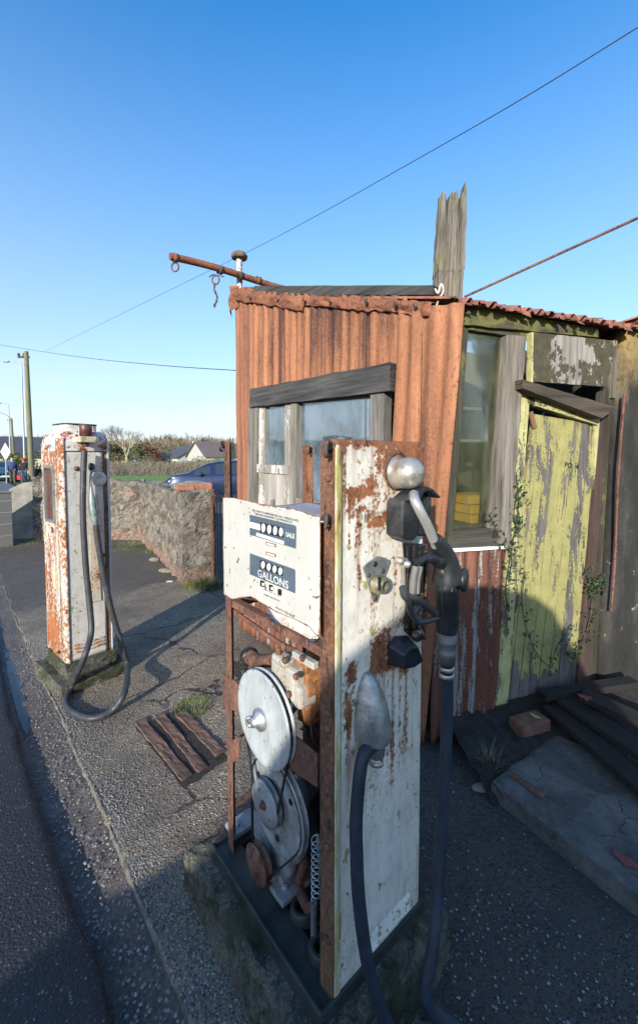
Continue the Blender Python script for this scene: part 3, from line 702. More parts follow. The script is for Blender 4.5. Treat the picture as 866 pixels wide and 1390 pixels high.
# --- machinery
def wheel(name, px, py, rpx, x, prof, m, parent=pump):
    c = P1.X(px, py, x); r = P1.X(px, py-rpx, x).z-c.z
    o = MB().lathe([(h, q*r) for h, q in prof], c, (-1, 0, 0), 40).build(name, m, parent); return o, c, r
M_WHEEL = m_paint('pale_blue_white_paint', (.47, .51, .53), t=.76, sc=8, light=(.4, .35, .25), dark=(.2, .15, .1), rough=.3, grime=.55)
pul, c1, r1 = wheel('large_pulley', 359, 974, 62, -.012, [(-.016, 0), (-.016, .96), (-.014, 1.0), (-.010, 1.0), (-.008, .93), (.004, .93), (.006, 1.0), (.010, 1.0), (.012, .98), (.009, .9), (.009, .3), (.012, .22), (.012, 0)], M_WHEEL)
MB().lathe([(-.009, .935*r1), (-.009, .945*r1), (.005, .945*r1), (.005, .935*r1)], c1, (-1, 0, 0), 40).build('belt_groove', M_DKIRON, pul)
hub = MB().lathe([(0, .034), (.012, .034), (.016, .028), (.022, .016), (.034, .014), (.036, 0)], c1+Vector((-.011, 0, 0)), (-1, 0, 0), 16); hub.tube(spline([c1+Vector((-.04, .012, .012)), c1+Vector((-.048, .024, .004)), c1+Vector((-.046, .022, -.014)), c1+Vector((-.036, .008, -.016))]), .006, 7)
hub.build('hub', M_ALU, pul)
pul2, c2, r2 = wheel('cast_pulley', 376, 1090, 61, .022, [(-.016, 0), (-.016, .96), (-.013, 1.0), (-.009, 1.0), (-.007, .93), (.003, .93), (.005, 1.0), (.009, 1.0), (.011, .96), (.007, .88), (.005, .62), (.009, .58), (.009, .5), (.004, .46), (.006, .2), (.006, 0)], M_CAST)
for t in (.4, 2.5, 4.6):
    MB().lathe([(0, .010), (.002, .0)], c2+Vector((-.009, r2*.7*math.cos(t), r2*.7*math.sin(t))), (-1, 0, 0), 10).build('hole', M_BLK, pul2)
pul3, c3, r3 = wheel('hub_disc', 362, 1090, 29, -.005, [(-.014, 0), (-.014, .9), (-.010, 1.0), (-.006, .86), (.002, .86), (.005, 1.0), (.009, .98), (.011, .55), (.011, 0)], M_CAST)
MB().lathe([(0, .016), (.006, .015), (.008, .010), (.014, .008), (.015, 0)], c3+Vector((-.010, 0, 0)), (-1, 0, 0), 6, False).build('nut', M_IRON, pul3)
for t in (.9, 3.9): MB().lathe([(0, .005), (.002, 0)], c3+Vector((-.011, r3*.6*math.cos(t), r3*.6*math.sin(t))), (-1, 0, 0), 7).build('hole', M_IRON, pul3)
pul4, c4, r4 = wheel('motor_pulley', 350, 1172, 24, .0, [(-.022, 0), (-.022, .9), (-.016, 1.0), (-.010, .8), (-.002, .8), (.006, 1.0), (.010, .96), (.010, .35), (.02, .33), (.024, .2), (.024, 0)], M_IRON)
# belts
def belt(ca, ra, cb, rb, x, name='drive_belt', w=.009):
    ca = Vector((ca.y, ca.z)); cb = Vector((cb.y, cb.z)); d = cb-ca; L = d.length; a = math.atan2(d.y, d.x); k = math.acos(max(-1, min(1, (ra-rb)/L)))
    P = []
    for i in range(15): t = a+k+(2*PI-2*k)*i/14; P.append(ca+Vector((math.cos(t), math.sin(t)))*ra)
    for i in range(9): t = a-k+2*k*i/8; P.append(cb+Vector((math.cos(t), math.sin(t)))*rb)
    b = MB(); n = len(P); vs = []
    for i, p in enumerate(P):
        c = ca if i < 15 else cb; nrm = (p-c).normalized()
        for (dx, dn) in ((-w/2, 0), (w/2, 0), (w/2*.6, .006), (-w/2*.6, .006)):
            q = p-nrm*dn+nrm*.003; vs.append(Vector((x+dx, q.x, q.y)))
    b.add(vs, [(i*4+j, ((i+1) % n)*4+j, ((i+1) % n)*4+(j+1) % 4, i*4+(j+1) % 4) for i in range(n) for j in range(4)])
    return b.build(name, M_RUB, pump)
belt(c1, r1*.93, c3, r3*.84, -.010); belt(c2, r2*.93, c4, r4*.82, .014)
# pump body castings behind pulleys
def lump(name, px, py, x, rx, ry, rz_, m, rough=.006, parent=pump, n=20):
    c = P1.X(px, py, x); b = MB().sphere(c, 1, n, 12, (rx, ry, rz_)); b.rough(rough, 22); return b.build(name, m, parent)
body = lump('pump_body', 381, 1150, .15, .075, .10, .135, M_CAST)
b = MB()
for (px, py, x, r, L) in ((385, 1135, .055, .085, .10), (378, 1165, .05, .062, .12), (398, 1080, .09, .05, .16)):
    c = P1.X(px, py, x); b.lathe([(0, 0), (0, r*.9), (.008, r), (.03, r), (.034, r*.8), (L, r*.75), (L, 0)], c, (1, 0, 0), 22)
b.rough(.003, 30); b.build('casing', M_CAST, pump)
# pump feet lugs
for px, py, rr in ((322, 1187, 1), (385, 1255, 1)):
    c = P1.X(px, py, .05); b = MB().box(Vector((c.x+.03, c.y, ZB+.025)), (.12, .075, .018)); b.lathe([(0, .012), (.008, .012), (.011, 0)], Vector((c.x+.005, c.y, ZB+.034)), (0, 0, 1), 6, False)
    b.build('mounting_foot', M_CAST, pump, bevel=.003)
# vertical arm casting from the cast pulley down
ar = MB(); 
A_ = [P1.X(*q, .05) for q in ((340, 1120), (352, 1120), (392, 1225), (378, 1232))]
ar.prism([(0, q.y, q.z) for q in A_], (.05, 0, 0), (.09, 0, 0)); ar.build('support_arm', M_CAST, pump, bevel=.004)
# meter block, unions, pipes near the top of the works
mt = MB(); c = P1.X(398, 917, .06); mt.box(c, (.09, .13, .105)); mt.box(c+Vector((-.03, .01, .06)), (.05, .075, .03)); mt.box(c+Vector((.0, -.05, -.03)), (.075, .06, .07))
mt.rough(.006, 16); meter = mt.build('meter_block', m_paint('flaking_white_cast', (.46, .45, .40), t=.60, sc=14, light=(.4, .3, .2), dark=(.1, .07, .05)), pump, bevel=.012)
for q in ((388, 896), (403, 918), (412, 893), (393, 942)):
    MB().lathe([(0, .010), (.008, .010), (.010, 0)], P1.X(*q, .012), (-1, 0, 0), 6, False).build('bolt', M_IRON, meter)
c = P1.X(349, 898, .06); d = P1.X(372, 896, .06)
un = MB().tube([c+Vector((.0, .05, .0)), c], .026, 14); un.tube([c, d], .021, 12); un.lathe([(0, .030), (.022, .030), (.022, .02)], c, (0, -1, 0), 6, False); un.rough(.002, 40); un.build('pipe_union', M_IRON, pump)
MB().lathe([(0, 0), (0, .032), (.02, .033), (.024, .028)], c+Vector((0, .065, 0)), (0, -1, 0), 18).build('union_cap', M_RUB, pump)
MB().tube(spline([P1.X(344, 905, .1), P1.X(334, 912, .16), P1.X(332, 935, .22), P1.X(332, 1000, .25)]), .013, 8).build('suction_pipe', M_DKIRON, pump)
bx = MB(); c = P1.X(424, 912, .10); bx.box(c, (.10, .07, .11)); bx.box(c+Vector((0, .0, -.10)), (.08, .05, .09)); bx.rough(.012, 16); bx.build('rusted_box', m_rust('bright_rust', (.38, .17, .055), (.12, .05, .03)), pump, bevel=.006)
vb = MB(); q0, q1 = P1.X(318, 838, .05), P1.X(332, 830, .05)
vb.tube(spline([P1.X(322, 832, .03), P1.X(340, 845, .03), P1.X(372, 868, .03), P1.X(405, 886, .03), P1.X(432, 902, .03)]), [.008]*33, 8); vb.box(P1.X(323, 830, .03), (.03, .035, .02)); vb.rough(.002, 30)
vb.build('linkage_rod', M_IRON, pump)
bl = MB(); 
for px, py in ((385, 878), (378, 884)): bl.sphere(P1.X(px, py, .02), .011, 8, 6, (1, 1, 1.3))
bl.rough(.004, 40); bl.build('rusted_chunk', M_IRONO, pump)
MB().box(P1.X(414, 895, .02), (.02, .10, .02), None).build('white_arm', m_plain('white_arm_paint', (.42, .41, .37), .5, var=.25), pump, bevel=.003)
# motor and spring on the far side
mo = P1.X(416, 1190, .16); MB().lathe([(0, .0), (0, .05), (.01, .06), (.18, .06), (.19, .05), (.19, 0)], mo+Vector((0, 0, -.06)), (0, 0, 1), 22).build('motor', M_DKIRON, pump)
sp_ = [P1.X(425, 1140, .03)+Vector((math.cos(t)*.012+.01, math.sin(t)*.012, -t*.0032)) for t in [k*.5 for k in range(120)]]
MB().tube(sp_, .0024, 5).build('spring', m_plain('pale_spring', (.42, .52, .55), .35, .6), pump)
MB().cyl(P1.X(426, 1225, .05), P1.X(426, 1225, .05)-Vector((0, 0, .12)), .010, n=10).build('spring_rod', M_ALU, pump)
MB().tube(spline([P1.X(405, 1150, .14), P1.X(412, 1170, .10), P1.X(405, 1200, .10), P1.X(418, 1232, .06)]), [.016]*25, 9).build('copper_pipe', M_IRON, pump)
# near-black boxes added as the shaded cavity behind the works, with pipes and wires
du = MB(); du.box((.26, .22, .62), (.16, .26, .50)); du.box((.24, .18, .95), (.12, .16, .14)); du.box((.22, .34, .40), (.14, .16, .22)); du.rough(.010, 9); unit = du.build('dark_cavity_fill', m_rust('cavity_dark_iron', (.07, .05, .04), (.018, .015, .014)), pump, bevel=.008)
for (a, b_, c_, r) in (((.17, .12, .95), (.10, .10, .80), (.14, .10, .45), .012), ((.16, .30, .86), (.09, .36, .70), (.13, .34, .30), .010), ((.2, .2, 1.02), (.16, .3, 1.12), (.2, .42, 1.2), .012), ((.08, .16, .50), (.06, .10, .38), (.10, .08, .24), .008)):
    MB().tube(spline([a, b_, c_], 8), r, 8).rough(.002, 30).build('pipe', M_IRON if r > .011 else M_CAST, pump)
for k in range(5):
    a = Vector((.05+.03*k, .10+.07*k, 1.14)); MB().tube(spline([a, a+Vector((rnd(-.03, .03), rnd(-.05, .05), -.12)), a+Vector((rnd(-.04, .04), rnd(-.08, .08), -.26)), a+Vector((rnd(-.02, .05), rnd(-.1, .1), -.42))], 6), .0032, 5).build('wire', M_RUB if k % 2 else M_IRON, pump)
for q in ((.09, .20, .93), (.09, .28, .52), (.12, .14, .34)):
    MB().lathe([(0, 0), (0, .018), (.010, .019), (.012, .012), (.03, .011), (.032, 0)], q, (-1, 0, 0), 6, False).build('nut', M_IRON, pump)
# oblique plate on the near post
pl = [P1.X(*q, .03) for q in ((401, 985), (442, 1018), (442, 1062), (401, 1035))]
MB().prism([(0, q.y, q.z) for q in pl], (0, 0, 0), (.005, 0, 0)).build('gusset_plate', M_IRON, pump, bevel=.001)
pl = [P1.X(*q, -.002) for q in ((303, 914), (327, 930), (327, 966), (303, 962))]
MB().prism([(0, q.y, q.z) for q in pl], (-.003, 0, 0), (.002, 0, 0)).build('gusset_plate', M_IRON, pump, bevel=.001)
MB().tube([P1.X(318, 1008, .02), P1.X(342, 985, .08)], .006, 6).build('stay', M_IRON, pump)
tp = [P1.X(*q, .04) for q in ((317, 1007), (334, 995), (340, 993), (336, 1026), (328, 1028), (328, 1012))]
MB().prism([(0, q.y, q.z) for q in tp], (0, 0, 0), (.004, 0, 0)).build('bent_tab', M_IRON, pump, bevel=.0005)
# --- base casting ring
M_BASE = m_plain('oily_base_casting', (.05, .056, .052), .45, .3, var=.45, sc=10, bump=.8, dirt=(.03, .033, .03))
bc = MB(); o, i_ = -.055, .045
x0, x1, y0, y1 = -.055, WX+.006, -.008, WY+.04
for (a, c) in (((x0, y0), (.045, y1)), ((.045, y0), (x1, .05)), ((x1-.06, .05), (x1, y1)), ((.045, y1-.06), (x1-.06, y1))):
    bc.box2((a[0], a[1], .172), (c[0], c[1], .20))
bc.box2((.045, .20, .17), (x1-.06, .245, .198))
bc.box2((x0, y0, .135), (x0+.012, y1, .215)); bc.box2((x0, y1-.012, .135), (x1, y1, .21)); bc.box2((x0+.012, y0, .135), (x1, y0+.012, .21))
for p_ in ((.075, .225), (.05, .10)):
    bc.lathe([(.0, .045), (.035, .040), (.036, .024), (.0, .022)], (p_[0], p_[1], .19), (0, 0, 1), 20)
bc.rough(.003, 15); bc.build('base_casting', M_BASE, pump, bevel=.004)
MB().box2((.0, .0, .165), (WX, WY, .170)).build('sump', M_DARK, pump)
# --- knob, lock plate, holster, nozzle, hoses on the front panel
kb = P1.P(535, 641); kc_ = P1.P(545, 643, -.055)
b = MB().lathe([(0, .048), (.006, .049), (.010, .044), (.03, .044), (.036, .0455), (.05, .045), (.064, .041), (.076, .032), (.084, .019), (.087, 0)], Vector((kb.x+.012, .002, kb.z-.002)), (0, -1, 0), 32)
b.build('swivel_cap', M_CHROME, pump)
MB().lathe([(0, .056), (.004, .057), (.006, .05)], Vector((kb.x+.010, .0, kb.z+.004)), (0, -1, 0), 32).build('swivel_flange', M_IRONO, pump)
sg = MB().tube([P1.P(566, 652, -.01), P1.P(567, 662, -.012), P1.P(566, 672, -.01)], .007, 8); sg.build('swivel_pin', M_IRON, pump)
def z6(x, y): return (430+x/5.094, 590+y/5.094)
lp = [P1.P(*z6(*q)) for q in ((310, 915), (335, 890), (405, 838), (425, 838), (495, 862), (500, 880), (460, 990), (410, 1150), (392, 1162), (378, 1145))]
lock = MB().prism([(q.x, 0, q.z) for q in lp], (0, -.002, 0), (0, -.006, 0)).build('lock_plate', M_ALU, pump, bevel=.001)
MB().lathe([(0, .026), (.018, .026), (.03, .022), (.034, .018), (.034, .012), (.028, .011), (.028, 0)], P1.P(*z6(405, 1030), -.005), (.12, -1, -.05), 24).build('lock_barrel', m_plain('brass', (.38, .34, .22), .35, .6, sc=30, dirt=(.16, .14, .08)), lock)
MB().box(P1.P(*z6(432, 1030), -.036), (.006, .006, .036)).build('key_slot', M_BLK, lock)
for q, m in (((355, 972), M_DKIRON), ((455, 943), M_DKIRON), ((400, 1130), M_DKIRON), ((402, 895), M_BLK)):
    MB().lathe([(0, .008), (.002, .0075), (.003, 0)], P1.P(*z6(*q), -.006), (0, -1, 0), 10).build('screw', m, lock)
# black recessed strip
bs_ = [P1.P(*q) for q in ((545, 736), (577, 738), (576, 868), (560, 868), (547, 856), (550, 800))]
st_ = MB().prism([(q.x, 0, q.z) for q in bs_], (0, -.001, 0), (0, -.006, 0)); st_.build('holster_strip', M_BLACKP, pump, bevel=.002)
for k, (xa, w_) in enumerate(((548, 3), (556, 3), (564, 5), (572, 2))):
    a = P1.P(xa, 740); c = P1.P(xa+w_, 850)
    MB().box2((a.x, -.006, c.z), (c.x, -.015-.003*(k % 2), a.z)).build('holster_rib', M_BLACKP, pump, bevel=.002)
# rubber holster hood
D1 = -.05
def z7(x, y, d=0.0): return P1.P(520+x/4.633, 620+y/4.633, d)
def hood(pts, y0, y1, nm): return MB().prism([(z7(*q, D1).x, 0, z7(*q, D1).z) for q in pts], (0, y0, 0), (0, y1, 0)).build(nm, M_RUB, pump, bevel=.006)
hood([(92, 500), (96, 285), (110, 262), (150, 270), (188, 282), (192, 330), (190, 490), (170, 520), (120, 524)], -.066, -.006, 'holster_cheek')
hood([(225, 500), (215, 400), (200, 250), (235, 220), (290, 225), (318, 262), (316, 330), (290, 505)], -.045, -.006, 'holster_cheek')
hood([(100, 272), (175, 205), (225, 182), (262, 200), (312, 250), (300, 258), (235, 212), (205, 222), (180, 262), (150, 280)], -.080, -.02, 'holster_hood')
# nozzle
noz = bpy.data.objects.new('nozzle', None); C.objects.link(noz); noz.parent = pump; noz.empty_display_size = .05
DN = -.112
MB().tube(spline([z7(192, 236, -.07), z7(200, 275, -.092), z7(235, 350, -.105), z7(290, 460, DN), z7(330, 560, DN)]), .0135, 14).build('spout', m_plain('bare_aluminium', (.52, .51, .49), .38, .6, var=.15, sc=30, bump=.1), noz)
nb = MB(); nb.tube(spline([z7(318, 512, DN), z7(350, 560, DN), z7(385, 625, DN), z7(400, 700, DN), z7(405, 780, DN)]), [.018+.0008*k for k in range(33)], 16)
nb.sphere(z7(432, 765, DN), .045, 20, 14, (1.0, .72, .85)); nb.sphere(z7(395, 720, DN), .036, 16, 12, (1, .7, 1))
nb.tube(spline([z7(395, 690, DN), z7(330, 645, DN), z7(270, 635, DN), z7(215, 665, DN)]), [.020]*8+[.015]*8+[.010]*9, 10)
nb.build('nozzle_body', M_RUB, noz)
cap_ = z7(430, 765, DN); MB().lathe([(0, .033), (.010, .033), (.014, .028), (.014, 0)], cap_+Vector((.012, -.026, 0)), (.35, -1, 0), 24).build('valve_cap', M_RUB, noz)
gp = MB(); g0, g1 = z7(400, 800, DN), z7(402, 1105, DN)
n = 28; vs = []; prof = [(0, .026), (.1, .030), (.3, .0305), (.8, .0295), (.97, .028), (1, .026)]
for h, r in prof:
    for k in range(n):
        t = 2*PI*k/n; rr = r*(1+(.05 if k % 2 else -.05)*(1 if .05 < h < .95 else 0)); c = g0+(g1-g0)*h; vs.append(c+Vector((math.cos(t)*rr, math.sin(t)*rr, 0)))
gp.add(vs, [((i+1)*n+k, (i+1)*n+(k+1) % n, i*n+(k+1) % n, i*n+k) for i in range(len(prof)-1) for k in range(n)], False)
gp.build('grip', M_RUB, noz)
M_COL = m_plain('grey_collar', (.13, .135, .14), .5, .1, var=.3, sc=20)
MB().lathe([(0, .026), (.0, .0275), (.018, .0275), (.02, .029), (.03, .029), (.032, .026), (.052, .026), (.054, .028), (.064, .028), (.068, .024), (.092, .023), (.092, .0)], g1, (0, 0, -1), 26).build('collar', M_COL, noz)
lev = MB()
lev.tube(spline([z7(205, 690, DN), z7(188, 780, DN), z7(182, 860, DN)]), [.010]*17, 8)
lev.tube(spline([z7(235, 690, DN), z7(218, 780, DN), z7(212, 860, DN)]), [.0075]*17, 8)
lev.build('trigger', m_plain('grey_lever', (.15, .14, .13), .6, .0, sc=24, var=.3), noz)
gd = MB(); gd.tube(spline([z7(125, 820, DN), z7(140, 880, DN), z7(185, 885, DN), z7(240, 920, DN), z7(330, 985, DN)]), [.011]*33, 8)
gd.tube(spline([z7(150, 880, DN), z7(170, 960, DN), z7(210, 1030, DN), z7(260, 1035, DN), z7(335, 1015, DN)]), [.009]*33, 8)
gd.tube(spline([z7(240, 925, DN), z7(205, 960, DN), z7(200, 1000, DN), z7(230, 1020, DN)]), [.007]*25, 8); gd.build('trigger_guard', m_plain('dark_grey_guard', (.085, .085, .09), .45, .4, sc=24, var=.35), noz)
# latch with round bolt
lt = MB().lathe([(0, .016), (.012, .016), (.014, .011), (.03, .010), (.034, .0)], z7(120, 665, -.006), (-.2, -1, 0), 12); lt.lathe([(0, .012), (.02, .011), (.022, 0)], z7(92, 650, -.006), (-.2, -1, 0), 8)
lt.tube([z7(125, 700, -.02), z7(130, 860, -.02)], .007, 8); lt.rough(.002, 50); lt.build('latch', M_CHROME, pump)
# black bracket wedge
wd = [z7(22, 1180, 0), z7(60, 1120, 0), z7(140, 1115, 0), z7(182, 1240, 0), z7(110, 1290, 0), z7(20, 1305, 0)]
cc = sum(wd, Vector())/6
wb = MB(); vs = [(q.x, -.004, q.z) for q in wd]+[(cc.x+(q.x-cc.x)*.75, -.055, cc.z+(q.z-cc.z)*.7-.008) for q in wd]
wb.add(vs, [tuple(range(6)), tuple(range(11, 5, -1))]+[(i, i+6, (i+1) % 6+6, (i+1) % 6) for i in range(6)]); wb.build('black_bracket', m_plain('wet_black_paint', (.014, .02, .03), .18, 0, var=.5, sc=30, bump=.6), pump, bevel=.004)
kn = MB().sphere(z7(215, 1120, -.02), .022, 12, 9, (1.2, .8, .9)); kn.rough(.005, 50); kn.build('rest_bracket', M_BLACKP, pump)
# hose outlet cover : half bullet
def z8(x, y, d=0.0): return P1.P(440+x/5.4125, 820+y/5.4125, d)
t0, b0_ = z8(330, 512, -.012), z8(352, 940, -.012); H = t0.z-b0_.z; cx_ = b0_.x
def cov(u, v):
    t = PI*u; r = .054*math.sin(min(1, v*1.12+.01)*PI/2)**.58; x = cx_-.004*(1-v)*3-math.cos(t)*r+.0; y = -.001-math.sin(t)*r*1.15; return (x, y, t0.z-H*v-.010*math.sin(t)*v)
cv = MB().grid(cov, 28, 30); cover = cv.build('hose_outlet_cover', M_ALU, pump, solid=-.003)
rim = [cov(u/20, 1) for u in range(21)]
MB().tube(rim, .0035, 6).build('cover_rim', M_ALU, pump)
hc = Vector((cx_, -.030, b0_.z)); 
MB().lathe([(-.03, .0245), (.052, .0245), (.056, .022), (.058, 0)], hc, (-.08, 0, -1), 8, False).build('hose_collar', M_COL, pump)
# hoses : delivery hose from outlet cover down, round on the ground and up to the nozzle
h0 = hc+Vector((-.002, 0, -.02))
hp = [h0, z8(285, 1120, -.036), P1.P(484, 1100, -.045), P1.P(484, 1160, -.055), P1.P(488, 1230, -.065), P1.P(502, 1320, -.085), P1.P(532, 1400, -.12), Vector((.17, -.20, .08)), Vector((.24, -.235, .030)), Vector((.29, -.225, .07)),
      P1.P(580, 1360, -.165), P1.P(588, 1280, -.15), P1.P(596, 1180, -.125), P1.P(603, 1060, -.11), P1.P(607, 960, -.10), g1+Vector((0, 0, -.06))]
M_HB = m_plain('blue_black_hose', (.017, .028, .047), .58, 0, var=.5, sc=14, bump=.5, dirt=(.045, .055, .07))
MB().tube(spline(hp, 10), .0172, 16).build('hose', M_HB, pump)
for (c_, d_) in ((hc+Vector((-.004, 0, -.072)), Vector((-.08, 0, -1))), (g1+Vector((0, 0, -.105)), Vector((0, 0, -1))), (g1+Vector((0, 0, -.125)), Vector((0, 0, -1)))):
    MB().lathe([(-.006, .018), (-.005, .0215), (.005, .0215), (.006, .018)], c_, d_, 16).build('crimp_ring', M_CHROME, pump)
# paint smears on the near post edge
# --- plinth
pl1 = MB()
def pl_fn():
    o = thing('concrete_plinth', 'mossy concrete plinth under the near petrol pump', 'plinth', P1.M.translation, P1.ang); return o
b = MB(); N = 60
x0, x1, y0, y1 = -.115, WX+.07, -.07, WY+.13
seg = []
for i in range(N+1): seg.append((x0+(x1-x0)*i/N, y0))
for i in range(1, N+1): seg.append((x1, y0+(y1-y0)*i/N))
for i in range(1, N+1): seg.append((x1-(x1-x0)*i/N, y1))
for i in range(1, N): seg.append((x0, y1-(y1-y0)*i/N))
m_ = len(seg); cx0, cy0 = (x0+x1)/2, (y0+y1)/2; vs = []
lev_ = [(-.06, 1.03), (-.02, 1.02), (.02, 1.012), (.05, 1.005), (.08, 1.0), (.11, .995), (.135, .99), (.155, .98), (.168, .955), (.171, .9), (.171, .6), (.171, 0)]
for h, s_ in lev_:
    for (x, y) in seg: vs.append((cx0+(x-cx0)*s_, cy0+(y-cy0)*s_, h))
b.add(vs, [(i*m_+k, i*m_+(k+1) % m_, (i+1)*m_+(k+1) % m_, (i+1)*m_+k) for i in range(len(lev_)-1) for k in range(m_)], True)
for i, p in enumerate(b.v):
    q = MN.noise_vector(p*7)*.018+MN.noise_vector(p*24)*.010+MN.noise_vector(p*60)*.004; b.v[i] = p+(q if p.z < .168 else Vector((q.x, q.y, -abs(q.z)*.4)))
o = b.build('concrete_plinth', M_CONC, M=P1.M); tag(o, 'mossy concrete plinth under the near petrol pump', 'plinth')
# ================================================================== LEFT PUMP
TH2 = math.atan2(.757, .654)-.0
P2 = Frame(-1.775, 2.84, math.atan2(.757, .654)); W2, D2 = .33, .41; Z0, Z1 = .20, 1.700
# note: local x runs to (.654,.757), local y to (-.757,.654)
pump2 = empty_at(P2, 'fuel_pump', 'closed white petrol pump at the kerb, its grey hose looped on the ground', 'petrol pump')
M_P2 = m_paint('grubby_white_paint', (.68, .67, .62), t=.70, sc=9, st=(1, 1, .5), moss=.5, grime=.4, attr='rust', light=(.42, .16, .05))
M_P2R = m_paint('rust_eaten_paint', (.62, .60, .55), t=.50, sc=5, st=(1, 1, .4), moss=.1, grime=.15, light=(.42, .15, .05), dark=(.17, .055, .025), w=.03)
def rr(x0, x1, y0, y1, r, n=6):
    out = []
    for cx, cy, a in ((x1-r, y0+r, -PI/2), (x1-r, y1-r, 0), (x0+r, y1-r, PI/2), (x0+r, y0+r, PI)):
        for k in range(n+1): t = a+PI/2*k/n; out.append((cx+r*math.cos(t), cy+r*math.sin(t)))
    return out
# casing: four sides; corner columns rounded
def wallgrid(nm, pts, z0, z1, mat, attrs=None, nz_=60, top=None):
    b = MB(); vs = []; m = len(pts)
    for j in range(nz_+1):
        z = z0+(z1-z0)*j/nz_
        for x, y in pts: vs.append((x+.0012*nz((x*7, y*7, z*5)), y+.0012*nz((x*7, z*6, y*7+4)), z))
    b.add(vs, [(j*m+i, j*m+i+1, (j+1)*m+i+1, (j+1)*m+i) for j in range(nz_) for i in range(m-1)], True)
    return b.build(nm, mat, pump2, solid=-.003, attrs=attrs)
R = .045; t_ = .006
S2 = []
def s2(px, py, w, h, a):
    q = P2.P(px, py); q1 = P2.P(px+w, py); q2 = P2.P(px, py+h); S2.append((q.x, q.z, abs(q1.x-q.x), abs(q2.z-q.z), a))
for q in ((104, 636, 3, 5, .3), (103, 648, 3, 8, .16), (94, 625, 3, 10, .2), (86, 612, 3, 8, .2), (93, 785, 4, 8, .14), (90, 765, 5, 4, .1), (110, 612, 20, 3, .14), (122, 740, 6, 8, .18), (88, 895, 6, 10, .16), (139, 640, 2, 40, .16), (138, 700, 2, 60, .14), (142, 753, 3, 5, .3), (110, 885, 30, 3, .1)): s2(*q)
rf2 = lambda p: sum(blob(p.x, p.z, *s) for s in S2)-.02
# front panel between the corner columns
wallgrid('front_panel', [(.028+i*(W2-.028-.055)/18, .002) for i in range(19)], Z0, Z1, M_P2, {'rust': rf2})
cl = [(.026, .0)]+[(R-R*math.sin(a), R-R*math.cos(a)) for a in [k*PI/2/8 for k in range(9)]]+[(0, R+.03)]
cl = [(.026, -.001), (.018, -.001), (.010, .003), (.004, .010), (.0, .018), (.0, .05), (.0, .09)]
wallgrid('corner_column', cl, Z0-.005, Z1+.09, M_P2R)
wallgrid('side_panel', [(.003, .088+i*(D2-.088-.03)/14) for i in range(15)], Z0-.005, Z1+.06, M_P2R)
wallgrid('corner_column', [(0, D2-.04), (.0, D2-.015), (.006, D2-.004), (.018, D2), (.05, D2)], Z0-.005, Z1+.06, M_P2R)
M_BW = m_plain('blue_white_strip', (.5, .55, .60), .35, 0, var=.12, sc=6, bump=.1, dirt=(.5, .5, .48))
wallgrid('corner_column', [(W2-.024, -.002), (W2-.012, -.001), (W2-.004, .006), (W2, .018), (W2, .06)], Z0-.005, Z1+.06, M_BW)
M_BRW = m_rust('brown_channel', (.26, .15, .08), (.06, .04, .03))
wallgrid('channel', [(W2-.056, .004), (W2-.05, .010), (W2-.03, .010), (W2-.025, .0)], Z0, Z1+.06, M_BRW)
wallgrid('rear_panel', [(W2, .058+i*(D2-.06)/6) for i in range(7)], Z0, Z1+.05, M_P2R)
wallgrid('back_panel', [(W2-i*(W2)/6, D2) for i in range(7)], Z0, Z1+.05, M_P2R)
# head with rounded shoulders
hd = MB(); lv = []
for k in range(9):
    a = PI/2*k/8; lv.append((Z1+.012+.085*math.sin(a)+(.0 if k else 0), .05*(1-math.cos(a))))
lv = [(Z1+.002, 0), (Z1+.06, 0)]+[(z+.048, i) for z, i in lv[1:]]
m_ = None; vs = []
for z, ins in lv:
    p = rr(ins, W2-ins, ins, D2-ins, .035-.0*ins, 5); m_ = len(p); vs += [(x, y, z) for x, y in p]
vs += [((x-W2/2)*.2+W2/2, (y-D2/2)*.2+D2/2, lv[-1][0]+.004) for x, y in rr(.05, W2-.05, .05, D2-.05, .035, 5)]
hd.add(vs, [(i*m_+k, i*m_+(k+1) % m_, (i+1)*m_+(k+1) % m_, (i+1)*m_+k) for i in range(len(lv)) for k in range(m_)], True)
hd.rough(.0015, 12)
kh = NT('flaked_head_paint'); nv = kh.noise(12, 9, .72); nb2 = kh.noise(5, 5, .6); co = kh.ramp(nv, [(.38, (.10, .045, .03)), (.45, (.36, .14, .06)), (.49, (.66, .64, .60)), (.56, (.70, .68, .64)), (.63, (.58, .56, .52)), (.66, (.09, .08, .08))])
co = kh.mix(kh.math('MULTIPLY', kh.step(kh.noise(14, 5, .6), .61, .64), .8), co, (.42, .05, .12)); co = kh.mix(kh.math('MULTIPLY', kh.step(kh.noise(9, 5), .66, .68), .8), co, (.55, .42, .05))
kh.bump(nv, .6); kh.done(co, .5)
head = hd.build('head', kh.m, pump2)
MB().box2((.024, -.003, Z1-.003), (W2-.026, .01, Z1+.002)).build('seam', M_DKIRON, pump2)
# crown plate on top
zc = lv[-1][0]
pts = rr(.05, W2-.05, .07, D2-.07, .05, 6)
MB().prism([(x, y, zc) for x, y in pts], (0, 0, -.006), (0, 0, .046)).rough(.003, 14).build('crown_base', M_P2, pump2, bevel=.004)
MB().prism([(x, y, zc+.048) for x, y in rr(.045, W2-.045, .06, D2-.06, .06, 6)], (0, 0, 0), (0, 0, .008)).rough(.002, 12).build('crown_ring', M_DKIRON, pump2, bevel=.002)
